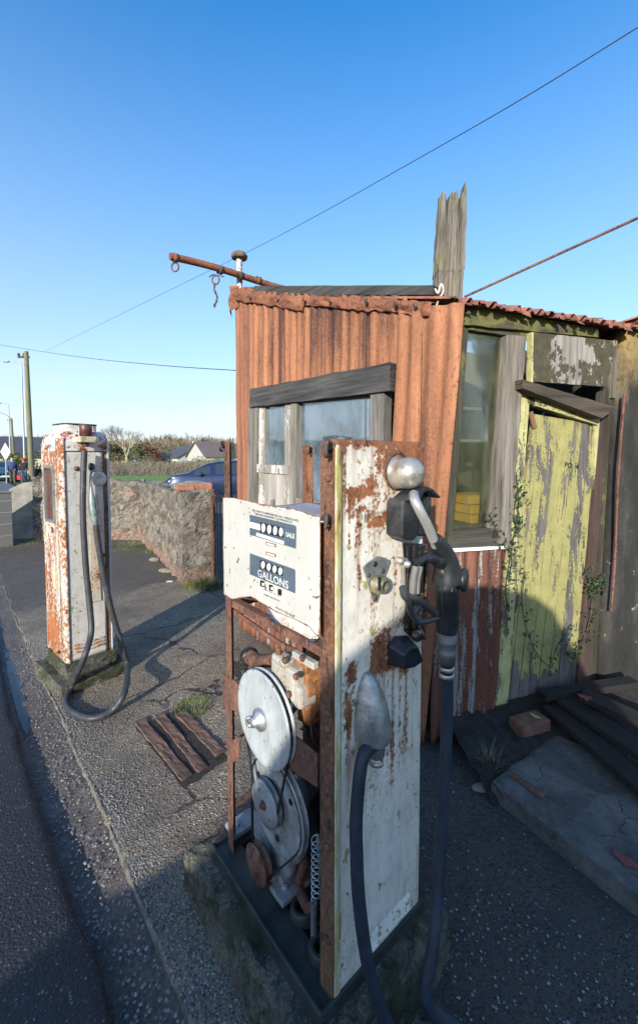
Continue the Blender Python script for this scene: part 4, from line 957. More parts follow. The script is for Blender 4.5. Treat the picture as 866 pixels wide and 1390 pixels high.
# round-cornered window on the road side
y0w, y1w = .125, .335; zw0, zw1 = P2.X(62, 706).z, P2.X(62, 632).z
ow = rr(y0w, y1w, zw0, zw1, .03); iw = rr(y0w+.018, y1w-.018, zw0+.02, zw1-.018, .022)
wf = MB(); m_ = len(ow)
vs = [(-.014, y, z) for y, z in ow]+[(-.014, y, z) for y, z in iw]+[(.001, y, z) for y, z in ow]+[(.010, y, z) for y, z in iw]
wf.add(vs, [(k, m_+k, m_+(k+1) % m_, (k+1) % m_) for k in range(m_)]+[(2*m_+k, k, (k+1) % m_, 2*m_+(k+1) % m_) for k in range(m_)]+[(m_+k, 3*m_+k, 3*m_+(k+1) % m_, m_+(k+1) % m_) for k in range(m_)])
wfo = wf.build('window_frame', m_plain('teal_grey_chrome', (.36, .43, .44), .35, .6, var=.25, sc=20), pump2)
MB().prism([(0, y, z) for y, z in iw], (-.003, 0, 0), (-.0005, 0, 0)).build('window_glass', m_rust('brown_dial_back', (.16, .075, .05), (.06, .03, .025), rough=.3), wfo)
# swivel box on the front, hose and nozzle
c = P2.P(117, 590, -.05); c = Vector((c.x, -.05, c.z))
sw = MB().lathe([(-.0, 0), (0, .040), (.075, .040), (.08, .036), (.08, 0)], c+Vector((0, 0, -.01)), (0, 0, 1), 20).build('swivel', m_rust('swivel_brown', (.16, .07, .05), (.05, .02, .02), rough=.4), pump2)
b = MB().box(c+Vector((0, .0, -.035)), (.112, .10, .042)); b.rough(.002, 20); b.build('swivel_base', m_paint('cream_mossy', (.58, .53, .38), t=.64, sc=14, moss=1.2), pump2, bevel=.006)
MB().box2((c.x-.03, -.02, c.z-.04), (c.x+.03, .002, c.z+.06)).build('swivel_mount', M_P2R, pump2, bevel=.004)
MB().lathe([(0, .02), (.02, .018), (.03, .017), (.032, 0)], c+Vector((0, 0, -.055)), (0, 0, -1), 14).build('hose_neck', M_DKIRON, pump2)
def h2(px, py, y): return P2.P(px, py, y)
hp2 = [h2(115, 612, -.06), h2(113.5, 650, -.062), h2(113, 690, -.065), h2(114.5, 730, -.07), h2(118, 780, -.08), h2(123, 830, -.11), h2(124, 860, -.15), h2(114, 894, -.22)]
def gp2(px, py, z): return P2.I @ ground(px, py, z)
hp2 += [gp2(98, 930, .06), gp2(90, 952, .018), gp2(98, 966, .018), gp2(125, 975, .018), gp2(153, 964, .035), gp2(170, 938, .12)]
hp2 += [h2(173.5, 905, -.12), h2(167, 880, -.10), h2(152, 830, -.085), h2(142, 785, -.08), h2(135, 745, -.075), h2(131, 718, -.072)]
MB().tube(spline(hp2, 10), .0205, 14).build('hose', M_HOSE, pump2)
nz2 = bpy.data.objects.new('nozzle', None); C.objects.link(nz2); nz2.parent = pump2; nz2.empty_display_size = .04
M_TEAL = m_plain('tarnished_green_metal', (.26, .34, .31), .45, .3, var=.3, sc=24, dirt=(.12, .12, .1))
MB().tube(spline([h2(130.5, 716, -.072), h2(129, 705, -.07), h2(126.5, 690, -.068), h2(125, 675, -.066), h2(124, 662, -.06)], 6), [.013, .014, .015, .017, .019, .021, .023, .024, .025, .026, .027, .027, .026, .025, .024, .023, .022, .021, .020, .018, .016, .014, .012, .011, .010], 12).build('nozzle_body', M_TEAL, nz2)
MB().tube(spline([h2(124, 664, -.06), h2(123.5, 650, -.055), h2(125, 641, -.04), h2(129, 637, -.012)], 6), .0085, 10).build('spout', M_TEAL, nz2)
MB().tube(spline([h2(128, 700, -.09), h2(133, 690, -.10), h2(131, 672, -.09)], 6), .004, 6).build('trigger', M_DKIRON, nz2)
MB().cyl(h2(131.5, 724, -.073), h2(130.3, 712, -.072), .022, .020, 8).build('hose_collar', M_DKIRON, nz2)
b = MB(); q = h2(131, 650, 0); b.lathe([(0, .055), (.008, .052), (.012, .03), (.004, .02), (.004, 0)], Vector((q.x+.02, 0, q.z)), (0, -1, 0), 20); b.build('nozzle_rest', M_P2, pump2)
q = h2(124, 634, 0); MB().lathe([(0, .020), (.02, .017), (.022, 0)], Vector((q.x, -.001, q.z)), (0, -1, 0), 12, sy=1.6).build('rest_socket', M_RUB, pump2)
q = h2(125, 735, 0); MB().prism([(q.x-.02, -.001, q.z-.45), (q.x+.055, -.001, q.z-.45), (q.x+.035, -.001, q.z+.05), (q.x-.012, -.001, q.z+.05)], (0, 0, 0), (0, -.004, 0)).build('hose_guard', m_paint('cream_guard', (.66, .60, .50), t=.62, sc=12, st=(1, 1, .3), light=(.5, .24, .1)), pump2, bevel=.001)
q = P2.P(104, 636); MB().lathe([(0, .018), (.01, .014), (.014, 0)], (q.x, 0, q.z), (0, -1, 0), 10).build('bolt', M_IRONO, pump2)
for q in (P2.P(142, 753), P2.P(80, 885)): MB().lathe([(0, .014), (.008, .012), (.012, 0)], (q.x, -.001, q.z), (0, -1, 0), 8).build('bolt', M_IRON, pump2)
q = P2.X(65, 715, 0)
MB().box((-.004, .20, zw0-.055), (.01, .02, .04)).build('latch', M_DKIRON, pump2, bevel=.002)
MB().box((-.002, .18, .78), (.003, .10, .16)).rough(.002, 20).build('sticker', m_paint('yellow_sticker', (.70, .45, .04), t=.50, sc=16, light=(.7, .68, .6), dark=(.3, .14, .07)), pump2)
for k in range(3):
    zc = .262+.026*k; MB().prism([(.05, -.001, zc-.004), (.05, -.011, zc-.003), (.05, -.001, zc+.008)], (0, 0, 0), (.20, 0, 0)).build('louvre', M_P2R, pump2, bevel=.001)
# interior core so nothing shows through
# plinth in two steps
b = MB()
def blockg(b, x0, x1, y0, y1, z0, z1, n=9):
    for (fn) in (lambda u, v: (x0+(x1-x0)*u, y0, z0+(z1-z0)*v), lambda u, v: (x1, y0+(y1-y0)*u, z0+(z1-z0)*v), lambda u, v: (x1-(x1-x0)*u, y1, z0+(z1-z0)*v), lambda u, v: (x0, y1-(y1-y0)*u, z0+(z1-z0)*v), lambda u, v: (x0+(x1-x0)*u, y0+(y1-y0)*v, z1)):
        b.grid(fn, n, n, True)
blockg(b, -.07, W2+.06, -.055, D2+.07, -.06, .095, 20); blockg(b, -.012, W2+.012, -.010, D2+.012, .09, .198, 16)
b.rough(.018, 8); b.rough(.008, 30)
tag(b.build('concrete_plinth', M_CONC, M=P2.M), 'stepped mossy concrete plinth under the pump with the looped hose', 'plinth')
# ================================================================== SHED
K = Vector((.63, 2.25)); LF = 2.155
FO = K+B2*LF                                   # left end of the front
FF = Frame(FO.x, FO.y, TH-PI/2)                # x: left->corner, y: inward (A)
SD = Vector((.942, .336)).normalized(); SF = Frame(K.x, K.y, math.atan2(SD.y, SD.x)); LS = 1.55
shed = thing('corrugated_kiosk', 'derelict lean-to kiosk of rusty corrugated iron with cracked windows and a peeling yellow door', 'shed', (0, 0, 0))
M_CORR = m_corr('rusted_corrugated', light=(.36, .152, .072), dark=(.075, .030, .020), zinc=.655, tone='tone')
M_CORRL = m_corr('streaked_corrugated', light=(.31, .13, .07), dark=(.08, .034, .022), zinc=.66, zc=(.68, .64, .58), attr='pale')
M_CORRW = m_corr('patchy_corrugated', light=(.17, .065, .04), dark=(.06, .026, .02), zinc=.535, zc=(.34, .33, .31))
M_FLASH = m_rust('flashing_rust', (.28, .11, .055), (.12, .045, .03), st=(.5, .5, 1))
M_GREYW = m_wood('silvered_wood', (.30, .275, .235), (.06, .052, .044), 2)
M_GREYH = m_wood('silvered_wood_beam', (.095, .092, .09), (.010, .0095, .009), 0, moss=0, sc=1.1)
M_DKW = m_wood('dark_mossy_wood', (.09, .08, .055), (.018, .016, .012), 2, moss=.35)
M_DKH = m_wood('dark_mossy_board', (.11, .10, .06), (.022, .02, .014), 0, moss=.9)
M_YEL = m_wood('yellow_peeling_planks', (.20, .185, .175), (.05, .045, .045), 2, paint=(.37, .345, .135), pt=.470, attr='bare')
M_YELF = m_wood('yellow_frame', (.22, .19, .15), (.06, .05, .04), 2, paint=(.50, .48, .22), pt=.455)
M_YELH = m_wood('yellow_lintel', (.20, .18, .14), (.05, .045, .04), 0, paint=(.50, .48, .22), pt=.47)
def corr(name, frame, u0, u1, top, bot, mat, y=0.0, pitch=.076, amp=.0075, parent=shed, dent=.004, nz_=26, attrs=None, lean=None):
    n = int((u1-u0)/pitch*8); b = MB()
    def fn(a, v):
        u = u0+(u1-u0)*a; zt, zb = top(u), bot(u); z = zb+(zt-zb)*v
        yy = y-amp*math.sin(2*PI*u/pitch)+dent*MN.noise(Vector((u*2.2, z*1.6, 3+y)))*3
        uu = u+.004*MN.noise(Vector((u*3, z*2, 9)))+(leanf(u, z) if frame is FF else 0)
        return (uu, yy, z+.004*MN.noise(Vector((u*20, z, 2))))
    b.grid(fn, n, nz_); return b.build(name, mat, parent, M=frame.M, solid=.0016, attrs=attrs)
def fz(u): return 3.205+(2.47-3.205)*u/LF      # roof line along the front
# lean of the corner : it tips outwards to the right at the top
def _ff(px, py): return FF.P(px, py, 0)
LEAN = sorted([(_ff(px, py).z, _ff(px, py).x-LF) for px, py in ((629, 412), (601, 745), (574, 1016))])
def leanf(u, z): return interp(LEAN, z)*max(0, u/LF)**2.5
# window opening positions on the front
def fp(px, py, y=0.0): v = FF.P(px, py, y); return Vector((v.x, y, v.z))
wl, wr = fp(342, 560).x, fp(526, 540).x; wt_ = fp(435, 545).z; wb_ = fp(360, 684).z
def tonef(p):
    v = -.16*math.exp(-((p.x-1.25)/.18)**2)*max(0, min(1, (p.z-1.9)/.6))-.12*math.exp(-((p.x-1.62)/.08)**2)-.09*math.exp(-((p.x-.72)/.08)**2)
    return v-.10*max(0, min(1, (p.z-fz(p.x)+.22)/.2))*(.5+nz((p.x*5, 1, 1)))-.06*max(0, 1-p.z/.5)
_s1, _s2 = fp(345, 470).x, fp(357, 470).x
def palef(p):
    return .30*(math.exp(-((p.x-_s1)/.012)**2)+math.exp(-((p.x-_s2)/.016)**2)+.8*math.exp(-((p.x-(_s1+_s2)/2)/.008)**2))*(1 if p.z > 1.9 else .3)+.12*math.exp(-((p.z-.45)/.3)**2)
for (u0, u1, top, bot, m) in ((-.01, wl+.02, fz, lambda u: .03, M_CORRL), (wl+.02, wr-.01, fz, lambda u: interp([(wl, fp(350, 545).z), (wr, fp(520, 520).z)], u), M_CORR), (wr-.01, LF-.30, fz, lambda u: .03, M_CORR)):
    corr('corrugated_sheet', FF, u0, u1, top, bot, m, attrs={'tone': tonef, 'pale': palef})
corr('corrugated_sheet', FF, wl+.02, wr-.01, lambda u: wb_, lambda u: .02+.02*math.sin(u*30), M_CORRW, y=.004)
corr('corrugated_sheet', FF, LF-.34, LF+.01, lambda u: interp([(LF-.34, _ff(588, 408).z), (LF, _ff(628, 412).z)], u), lambda u: .03, m_corr('bright_corrugated', light=(.36, .152, .072), dark=(.11, .045, .027), zinc=.72), y=-.016, pitch=.105, amp=.012)

for px in (498, 574):
    a = fp(px, 415); MB().box2((a.x, -.013, .05), (a.x+.002, -.008, a.z)).rough(.004, 3).build('sheet_lap', M_DKIRON, shed, M=FF.M)
# flashing strip, crumpled
ft = [(322, 391), (330, 388), (365, 398), (438, 402), (511, 405), (560, 407), (588, 410)]
fb = [(322, 409), (361, 414), (414, 424), (415, 414), (472, 421), (530, 424), (560, 428), (588, 433)]
def fl_fn(u, v):
    px = 321+268*u; a = fp(px, interp(ft, px)); c = fp(px, interp(fb, px)); p = c+(a-c)*v
    p.y = -.018-.006*math.sin(v*PI)**2+.016*MN.noise(Vector((u*22, v*2, 1)))+.008*MN.noise(Vector((u*60, v*5, 1))); p.z += .02*MN.noise(Vector((u*26, 4, v))); 
    if v > .95: p.y = .05
    return p
MB().grid(fl_fn, 120, 10).build('flashing', M_FLASH, shed, M=FF.M, solid=.002)
for px, py in ((345, 404), (383, 406), (420, 409), (455, 410), (505, 411), (545, 415), (572, 417)):
    q = fp(px, py); MB().lathe([(0, .016), (.004, .014), (.006, 0)], (q.x, -.056, q.z), (0, -1, 0), 8).build('nail', M_DKIRON, shed, M=FF.M)
# curled corner tin at the top left
def tin(u, v): return (-.03+.10*u, -.03-.03*math.sin(u*5)+.02*MN.noise(Vector((u*4, v*3, 0))), fz(0)-.16-.10*(1-v)*(1-u)+.17*v)
MB().grid(tin, 14, 10).rough(.016, 14).build('curled_tin', M_FLASH, shed, M=FF.M, solid=.002)
# wooden cap board along the top
cb0, cb1 = fp(345, 388), fp(588, 387); cb2, cb3 = fp(588, 400), fp(345, 400)
pc = [cb0, cb1, cb2, cb3]
def board(name, pts, y0, y1, mat, frame=FF, n=16, jag=.004, parent=shed, attrs=None, M=None):
    """plank from four corners (tl,tr,br,bl) with uneven edges"""
    tl, tr, br, bl = [Vector(p) for p in pts]; b = MB()
    def s_(u, v, y):
        p = (tl*(1-u)+tr*u)*v+(bl*(1-u)+br*u)*(1-v); p = p.copy(); p.y = y
        if 0 < v < 1: p.y += .0
        e = MN.noise(Vector((u*9, v*2, y*7)))*jag; p.z += e if v in (0, 1) else 0; p.x += MN.noise(Vector((v*9, u*2+5, 1)))*jag if u in (0, 1) else 0; return p
    b.grid(lambda u, v: s_(u, v, y0), n, n, False); b.grid(lambda u, v: s_(u, 1, y0+(y1-y0)*v), n, 1, False); b.grid(lambda u, v: s_(1-u, 0, y0+(y1-y0)*v), n, 1, False)
    b.grid(lambda u, v: s_(1, 1-u, y0+(y1-y0)*v), n, 1, False); b.grid(lambda u, v: s_(0, u, y0+(y1-y0)*v), n, 1, False); b.grid(lambda u, v: s_(1-u, v, y1), n, n, False)
    return b.build(name, mat, parent, M=frame.M if M is None else M, weld=True, attrs=attrs)
board('cap_board', pc, .0, .05, M_GREYH)
# front window : lintel, jambs, sashes, glass, boarded panel
board('lintel', [fp(340, 528, -.05), fp(530, 492, -.05), fp(530, 531, -.05), fp(339, 553, -.05)], -.055, .01, M_GREYH, jag=.007)
board('jamb', [fp(341, 553), fp(354, 552), fp(352, 684), fp(340, 684)], -.03, .04, M_GREYW)
board('jamb', [fp(508, 533), fp(526, 530), fp(523, 700), fp(505, 700)], -.035, .04, m_wood('dark_grey_jamb', (.22, .205, .185), (.05, .045, .04), 2))
M_SASH = m_wood('chipped_white_sash', (.40, .37, .32), (.14, .12, .10), 2, paint=(.62, .60, .55), pt=.50)
win = bpy.data.objects.new('window', None); C.objects.link(win); win.parent = shed
def fbar(nm, pts, y0, y1, m, par=win): return board(nm, [fp(*q) for q in pts], y0, y1, m, parent=par, n=8, jag=.002)
fbar('frame', [(354, 551), (362, 551), (361, 684), (353, 684)], -.015, .03, M_SASH)
fbar('frame', [(390, 549), (397, 549), (395, 684), (388, 684)], -.02, .03, M_SASH)
fbar('frame', [(399, 548), (407, 548), (405, 690), (397, 690)], -.03, .03, M_GREYW)
fbar('frame', [(354, 546), (508, 532), (508, 539), (354, 552)], -.012, .03, M_GREYH)
fbar('frame', [(352, 630), (396, 632), (396, 644), (352, 641)], -.03, .03, M_SASH)
fbar('boarding', [(353, 642), (398, 645), (397, 690), (352, 688)], -.012, .01, m_wood('pale_weathered_board', (.50, .47, .42), (.20, .18, .15), 2))
fbar('frame', [(404, 675), (507, 690), (507, 706), (404, 690)], -.03, .03, M_GREYW)
M_GL = m_glass('sky_tinted_dusty_glass', dust_sky=(.30, .40, .52), amt=.28, refl=.30)  # blue of the reflected sky put into the dusty film's colour
g = MB().prism([fp(361, 551), fp(391, 549), fp(390, 633), fp(360, 632)], (0, .008, 0), (0, .012, 0)); g.build('pane', M_GL, win, M=FF.M)
g = MB().prism([fp(405, 547), fp(509, 537), fp(508, 695), fp(404, 690)], (0, .010, 0), (0, .014, 0)); g.build('pane', M_GL, win, M=FF.M)
board('window_sill', [fp(350, 685, -.06), fp(515, 704, -.06), fp(515, 712, -.06), fp(350, 692, -.06)], -.08, .03, M_GREYW, n=8)
# ragged post at the corner
ps = MB(); a = SF.P(590, 405, -.02)
ux0, ux1 = FF.P(590, 400, .02).x, FF.P(634, 400, .02).x
PD = (2.32)
def pst(px, py): return at(px, py, PD)
M_POST = m_wood('splintered_post_wood', (.25, .225, .18), (.030, .026, .020), 2, sc=.6, moss=.25)
pa, pb_, pc_, pd_ = pst(592, 412), pst(628, 412), pst(634.5, 257), pst(602, 257)
NR = 72; vs = []; lev_ = 46; tops = []
for k in range(NR):
    t = k/NR*4; s_ = int(t); f = t-s_
    cx, cy = [(f, 0), (1, f), (1-f, 1), (0, 1-f)][s_]
    j = MN.noise(Vector((cx*9, cy*3, 1)))*.5+MN.noise(Vector((cx*23, cy*9, 4)))*.4
    gap = max(math.exp(-((cx-.24)/.05)**2), math.exp(-((cx-.72)/.045)**2))
    h = 1.0+.07*j-.26*gap+(.07 if cx > .93 else 0)
    tops.append((cx, cy, h))
for q in range(lev_+1):
    v = q/lev_
    for (cx, cy, h) in tops:
        vv = v*h; l_ = pa*(1-vv)+pd_*vv; r_ = pb_*(1-vv)+pc_*vv; thin = 1-.35*max(0, v-.8)/.2
        p = l_*(1-cx)+r_*cx; p = Vector((p.x, p.y+.12*(.5+(cy-.5)*thin), p.z))
        g = .007*MN.noise(Vector((cx*30, cy*14, vv*2.5)))+.004*MN.noise(Vector((cx*60, cy*40, vv*9)))
        c = Vector((.5-cx, .5-cy, 0)); c = c.normalized() if c.length else c
        vs.append(p-Vector((c.x, c.y, 0))*g*1.6+Vector((c.x, c.y, 0))*(.006 if v < .3 else 0))
ps.add(vs, [(q*NR+k, q*NR+(k+1) % NR, (q+1)*NR+(k+1) % NR, (q+1)*NR+k) for q in range(lev_) for k in range(NR)], False)
cen = len(ps.v); 
for k in range(0, NR//4): 
    a_, b__ = lev_*NR+k, lev_*NR+k+1; c__, d__ = lev_*NR+(NR*3//4-k-1) % NR, lev_*NR+(NR*3//4-k) % NR
    ps.f.append((a_, b__, c__, d__)); ps.sm.append(False)
ps.build('corner_post', M_POST, shed)
cv_ = [pst(586, 398), pst(590, 404), pst(594, 392), pst(597, 401), pst(590, 415), pst(586, 427), pst(583, 434)]
MB().tube([p-Vector((0, .06, 0)) for p in spline(cv_, 6)], .006, 6).build('loose_cable', m_plain('pale_cable', (.55, .52, .46), .6, sc=40, dirt=(.08, .07, .06)), shed)
rs = SF.P(614, 425, -.05); MB().lathe([(0, .018), (.006, .020), (.010, .010), (.016, .008), (.018, 0)], SF.M @ Vector((rs.x, -.055, rs.z)), (-.2, -1, 0), 12).build('insulator', M_CHROME, shed)
MB().tube(spline([SF.M @ Vector((rs.x-.02, -.06, rs.z+.05)), SF.M @ Vector((rs.x+.01, -.07, rs.z+.03)), SF.M @ Vector((rs.x-.01, -.07, rs.z+.015))]), .004, 6).build('bent_nail', M_DKIRON, shed)
# ---------------- side wall with the tall window and the door
def sp3(px, py, y=0.0): v = SF.P(px, py, y); return Vector((v.x, y, v.z))
def sb(nm, pts, y0, y1, m, par=shed, n=12, jag=.003, attrs=None): return board(nm, [sp3(px, py, y0) for px, py in pts], y0, y1, m, frame=SF, parent=par, n=n, jag=jag, attrs=attrs)
sb('window_post', [(622, 430), (636, 440), (613, 742), (598, 742)], -.012, .06, M_DKW, n=10)
sb('fascia', [(630, 414), (812, 446), (812, 458), (632, 441)], -.035, .02, M_DKH, n=20, jag=.006)
sb('head_board', [(634, 440), (724, 452), (722, 460), (634, 447)], -.012, .03, M_DKH)
sb('window_reveal', [(678, 468), (690, 456), (668, 728), (661, 728)], .02, .09, m_wood('greenish_reveal', (.24, .235, .14), (.09, .09, .05), 2))
sb('window_frame', [(688, 455), (700, 455), (680, 730), (666, 730)], -.03, .04, M_GREYW)
sb('window_frame', [(699, 455), (714, 457), (692, 742), (677, 738)], -.045, .03, m_wood('pale_silvered_wood', (.38, .345, .29), (.08, .066, .052), 2))
sb('window_sill', [(608, 722), (688, 716), (690, 742), (607, 746)], -.03, .04, m_wood('rotten_sill', (.11, .10, .08), (.02, .018, .016), 0))
sb('sill_edge', [(607, 745), (688, 741), (688, 745), (607, 750)], -.034, .02, M_WH, n=6)
M_GL2 = m_glass('grimy_side_glass', dust_sky=(.30, .30, .18), amt=.10, refl=-.03)
q = [sp3(634, 444), sp3(692, 456), sp3(668, 728), sp3(610, 728)]
MB().prism(q, (0, .012, 0), (0, .016, 0)).build('window_pane', M_GL2, shed, M=SF.M)
corr('corrugated_sheet', SF, sp3(586, 900).x, sp3(684, 900).x, lambda u: sp3(640, 747).z, lambda u: .04+.015*math.sin(u*40), M_CORRW, y=.0, pitch=.085, amp=.012)
sb('jamb', [(708, 528), (719, 530), (690, 790), (680, 960), (671, 960), (692, 740)][:1]+[(719, 530), (689, 955), (672, 960)], -.02, .04, M_YELF)
# board over the door
kb_ = NT('peeled_board'); gn = kb_.noise(30, 6, .7, kb_.map((1, 1, .06))); pl_ = kb_.step(kb_.math('ADD', kb_.math('MULTIPLY', kb_.noise(1.9, 8, .7), .85), kb_.math('MULTIPLY', gn, .15)), .485, .495)
cA = kb_.ramp(gn, [(.35, (.17, .16, .14)), (.6, (.34, .32, .29))]); cB = kb_.ramp(kb_.noise(20, 6), [(.3, (.045, .04, .025)), (.7, (.09, .08, .045))])
kb_.bump(gn, .5); kb_.done(kb_.mix(pl_, cA, cB), .85)
sb('sign_board', [(724, 451), (838, 463), (822, 525), (723, 518)], -.045, -.02, kb_.m)
sb('board_edge', [(721, 451), (724, 451), (723, 520), (720.5, 520)], -.05, -.015, M_YELF, n=4)
sb('frame_post', [(836, 474), (848, 476), (840, 540), (830, 540)], -.02, .03, M_GREYW, n=8)
sb('drip_board', [(709, 515), (718, 517), (837, 555), (812, 569)][:1]+[(836, 553), (817, 568), (709, 527)], -.10, .02, m_wood('brown_drip_board', (.13, .10, .07), (.025, .02, .016), 0))
sb('door_lintel', [(728, 535), (816, 561), (811, 577), (727, 551)], -.03, .03, M_YELH)
sb('door_lintel', [(712, 530), (731, 536), (729, 551), (716, 548)], -.02, .04, M_DKW, n=6)
sb('jamb', [(806, 574), (815, 563), (812, 640), (806, 700)][:1]+[(815, 563), (813, 700), (806, 700)], -.012, .03, M_YELF)
# inside struts seen through the gap
sb('loose_strut', [(718, 560), (723, 558), (729, 580), (724, 582)], -.012, .0, m_wood('brown_strut', (.30, .17, .09), (.1, .06, .04), 2), n=4)
# ---- door of tongue-and-groove planks, racked
door = bpy.data.objects.new('door', None); C.objects.link(door); door.parent = shed
TL, TR, BR, BL = (724, 562), (812, 577), (781, 936), (674, 966)
NPL = 8
def lerp2(a, b, t): return (a[0]+(b[0]-a[0])*t, a[1]+(b[1]-a[1])*t)
bare_c = {0: -.015, 3: .03, 4: .02, 6: -.07, 7: -.01}
for i in range(NPL):
    t0, t1 = i/NPL+.004, (i+1)/NPL-.004
    a, b_ = lerp2(TL, TR, t0), lerp2(TL, TR, t1); c, d = lerp2(BL, BR, t1), lerp2(BL, BR, t0)
    jb = 6+8*abs(nz((i*2.3, 1, 1)))*2; c = (c[0], c[1]+jb*(.5 if i % 2 else 1)); d = (d[0], d[1]+jb)
    bb = bare_c.get(i, .0)
    def bare(p, bb=bb, i=i):
        v = bb
        v += -.22*max(0, min(1, (p.z-1.90)/.12)) if i < 2 else -.07*max(0, min(1, (p.z-1.93)/.08))
        v += .035 if p.z < 1.5 else 0
        v -= .05*math.exp(-((p.z-1.30)/.2)**2) if i in (2, 4) else 0
        v -= .25*max(0, 1-max(0, (p.z-.22))/.12) if i else 0
        return v
    sb('door_plank', [a, b_, c, d], .0+.003*(i % 2), .024, M_YEL, par=door, n=26, jag=.004, attrs={'bare': bare})
sb('door_groove', [(725, 566), (811, 582), (780, 926), (678, 950)], .026, .03, M_DARK, par=door, n=4)
# painted letters on the door
def wall_text(txt, px, py, hpx, mat, frame, y, parent, name='lettering', sx=1.0, rot=0):
    c = frame.P(px, py, y); h = frame.P(px, py-hpx/2, y).z-frame.P(px, py+hpx/2, y).z
    Mx = Matrix.Translation((c.x, y, c.z)) @ Matrix.Rotation(PI/2, 4, 'X') @ Matrix.Rotation(rot, 4, 'Z') @ Matrix.Diagonal((h*1.35*sx, h*1.35, 1, 1))
    return text_mb(txt, 1.0, Mx, .0004, bold=.01).build(name, mat, parent, M=frame.M)
wall_text('PO', 771, 632, 8, M_BLK, SF, -.002, door, rot=-.12); wall_text('4', 783, 634, 7, M_BLK, SF, -.002, door)
sb('side_panel', [(815, 525), (846, 530), (826, 940), (778, 945)], .0, .03, M_DKW, n=20)
sb('side_panel', [(815, 560), (822, 560), (800, 940), (783, 936)], -.014, -.001, m_wood('reddish_strip', (.12, .07, .055), (.03, .022, .018), 2), n=10)
pp = [sp3(847, 535, -.10), sp3(842, 600, -.10), sp3(838, 660, -.10), sp3(834, 760, -.10), sp3(829, 830, -.10)]
MB().tube(spline(pp, 5), .0065, 8).build('rusty_pipe', m_rust('red_pipe', (.24, .10, .07), (.09, .035, .03)), shed, M=SF.M)
sb('threshold', [(672, 958), (785, 930), (785, 946), (672, 978)], -.02, .06, M_DARK, n=4)
# ---- roof and closing walls
BLc = Vector((FO.x, FO.y))+A2*1.9; SE = K+SD*LS; BRc = SE+Vector((-.25, 1.9))
Z_K, Z_S, Z_F, Z_B = 2.50, 2.49, 3.12, 3.05
def roof_fn(u, v):
    """u across (corrugations side by side), v up the slope"""
    lo = K+(SE-K)*(u*1.04-.005); hi = FO+(BLc-FO)*u; ov = -.10
    vv = ov/2.1+(1-ov/2.1)*v; p = lo+(hi-lo)*vv; z = (Z_K+(Z_S-Z_K)*u)*(1-vv)+(Z_F+(Z_B-Z_F)*u)*vv
    rag = .018*MN.noise(Vector((u*25, 0, 4)))+.012*MN.noise(Vector((u*70, 2, 4))) if v == 0 else 0
    p = p+(K-hi).normalized()*rag
    return (p.x, p.y, z+.017*math.sin(2*PI*u*LS/.078)+.010*MN.noise(Vector((u*6, vv*5, 1))))
MB().grid(roof_fn, 170, 16).build('roof', m_corr('roof_iron', light=(.32, .13, .09), dark=(.10, .04, .03), zinc=.72), shed, solid=.002)
# broken flaps along the roof edge
ROOF = [o for o in shed.children if o.name.startswith('roof')][0]
M_FLAP = m_rust('pinkish_rust_flakes', (.34, .14, .10), (.12, .05, .04))
for i in range(24):
    u = i/24+rnd(-.01, .01); p = Vector(roof_fn(u, 0)); wv, h_ = rnd(.01, .03), rnd(.006, .032)
    n_ = Vector((SD.x, SD.y, 0)); o_ = Vector((.3*rnd(-1, 1), -1, 0)).normalized(); q0, q1 = p-n_*wv, p+n_*wv; dn = o_*rnd(.0, .03)+Vector((0, 0, -h_))
    MB().add([q0, q1, q1+dn+n_*rnd(-.01, .01), q0+dn*rnd(.6, 1)], [(0, 1, 2, 3)], False).build('torn_edge', M_FLAP, ROOF, solid=.002)
MB().tube([Vector(roof_fn(.70, .05))+Vector((-.02, 0, 0)), Vector(roof_fn(.70, .05))+Vector((0, 0, .035)), Vector(roof_fn(.77, .05))+Vector((0, 0, .03)), Vector(roof_fn(.77, .05))+Vector((.02, 0, .03))], .003, 5).build('bent_wire', M_DKIRON, shed)
def wallq(nm, a, b_, za, zb, m):
    a3, b3 = Vector((a.x, a.y, 0)), Vector((b_.x, b_.y, 0)); n = (b3-a3).cross(Vector((0, 0, 1))).normalized()*.03
    MB().prism([a3, b3, b3+Vector((0, 0, zb)), a3+Vector((0, 0, za))], n*0, n).build(nm, m, shed)
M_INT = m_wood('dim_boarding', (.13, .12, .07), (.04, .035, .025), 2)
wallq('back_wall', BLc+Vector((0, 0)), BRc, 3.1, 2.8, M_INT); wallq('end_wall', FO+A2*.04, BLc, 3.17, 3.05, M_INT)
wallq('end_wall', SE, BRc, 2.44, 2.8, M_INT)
MB().prism([Vector((K.x, K.y+.05, .06)), Vector((SE.x, SE.y+.05, .06)), Vector((BRc.x, BRc.y, .06)), Vector((BLc.x, BLc.y, .06)), Vector((FO.x+.05, FO.y, .06))], (0, 0, -.02), (0, 0, .0)).build('floor_slab', m_plain('dusty_floor', (.12, .11, .08), .9), shed)
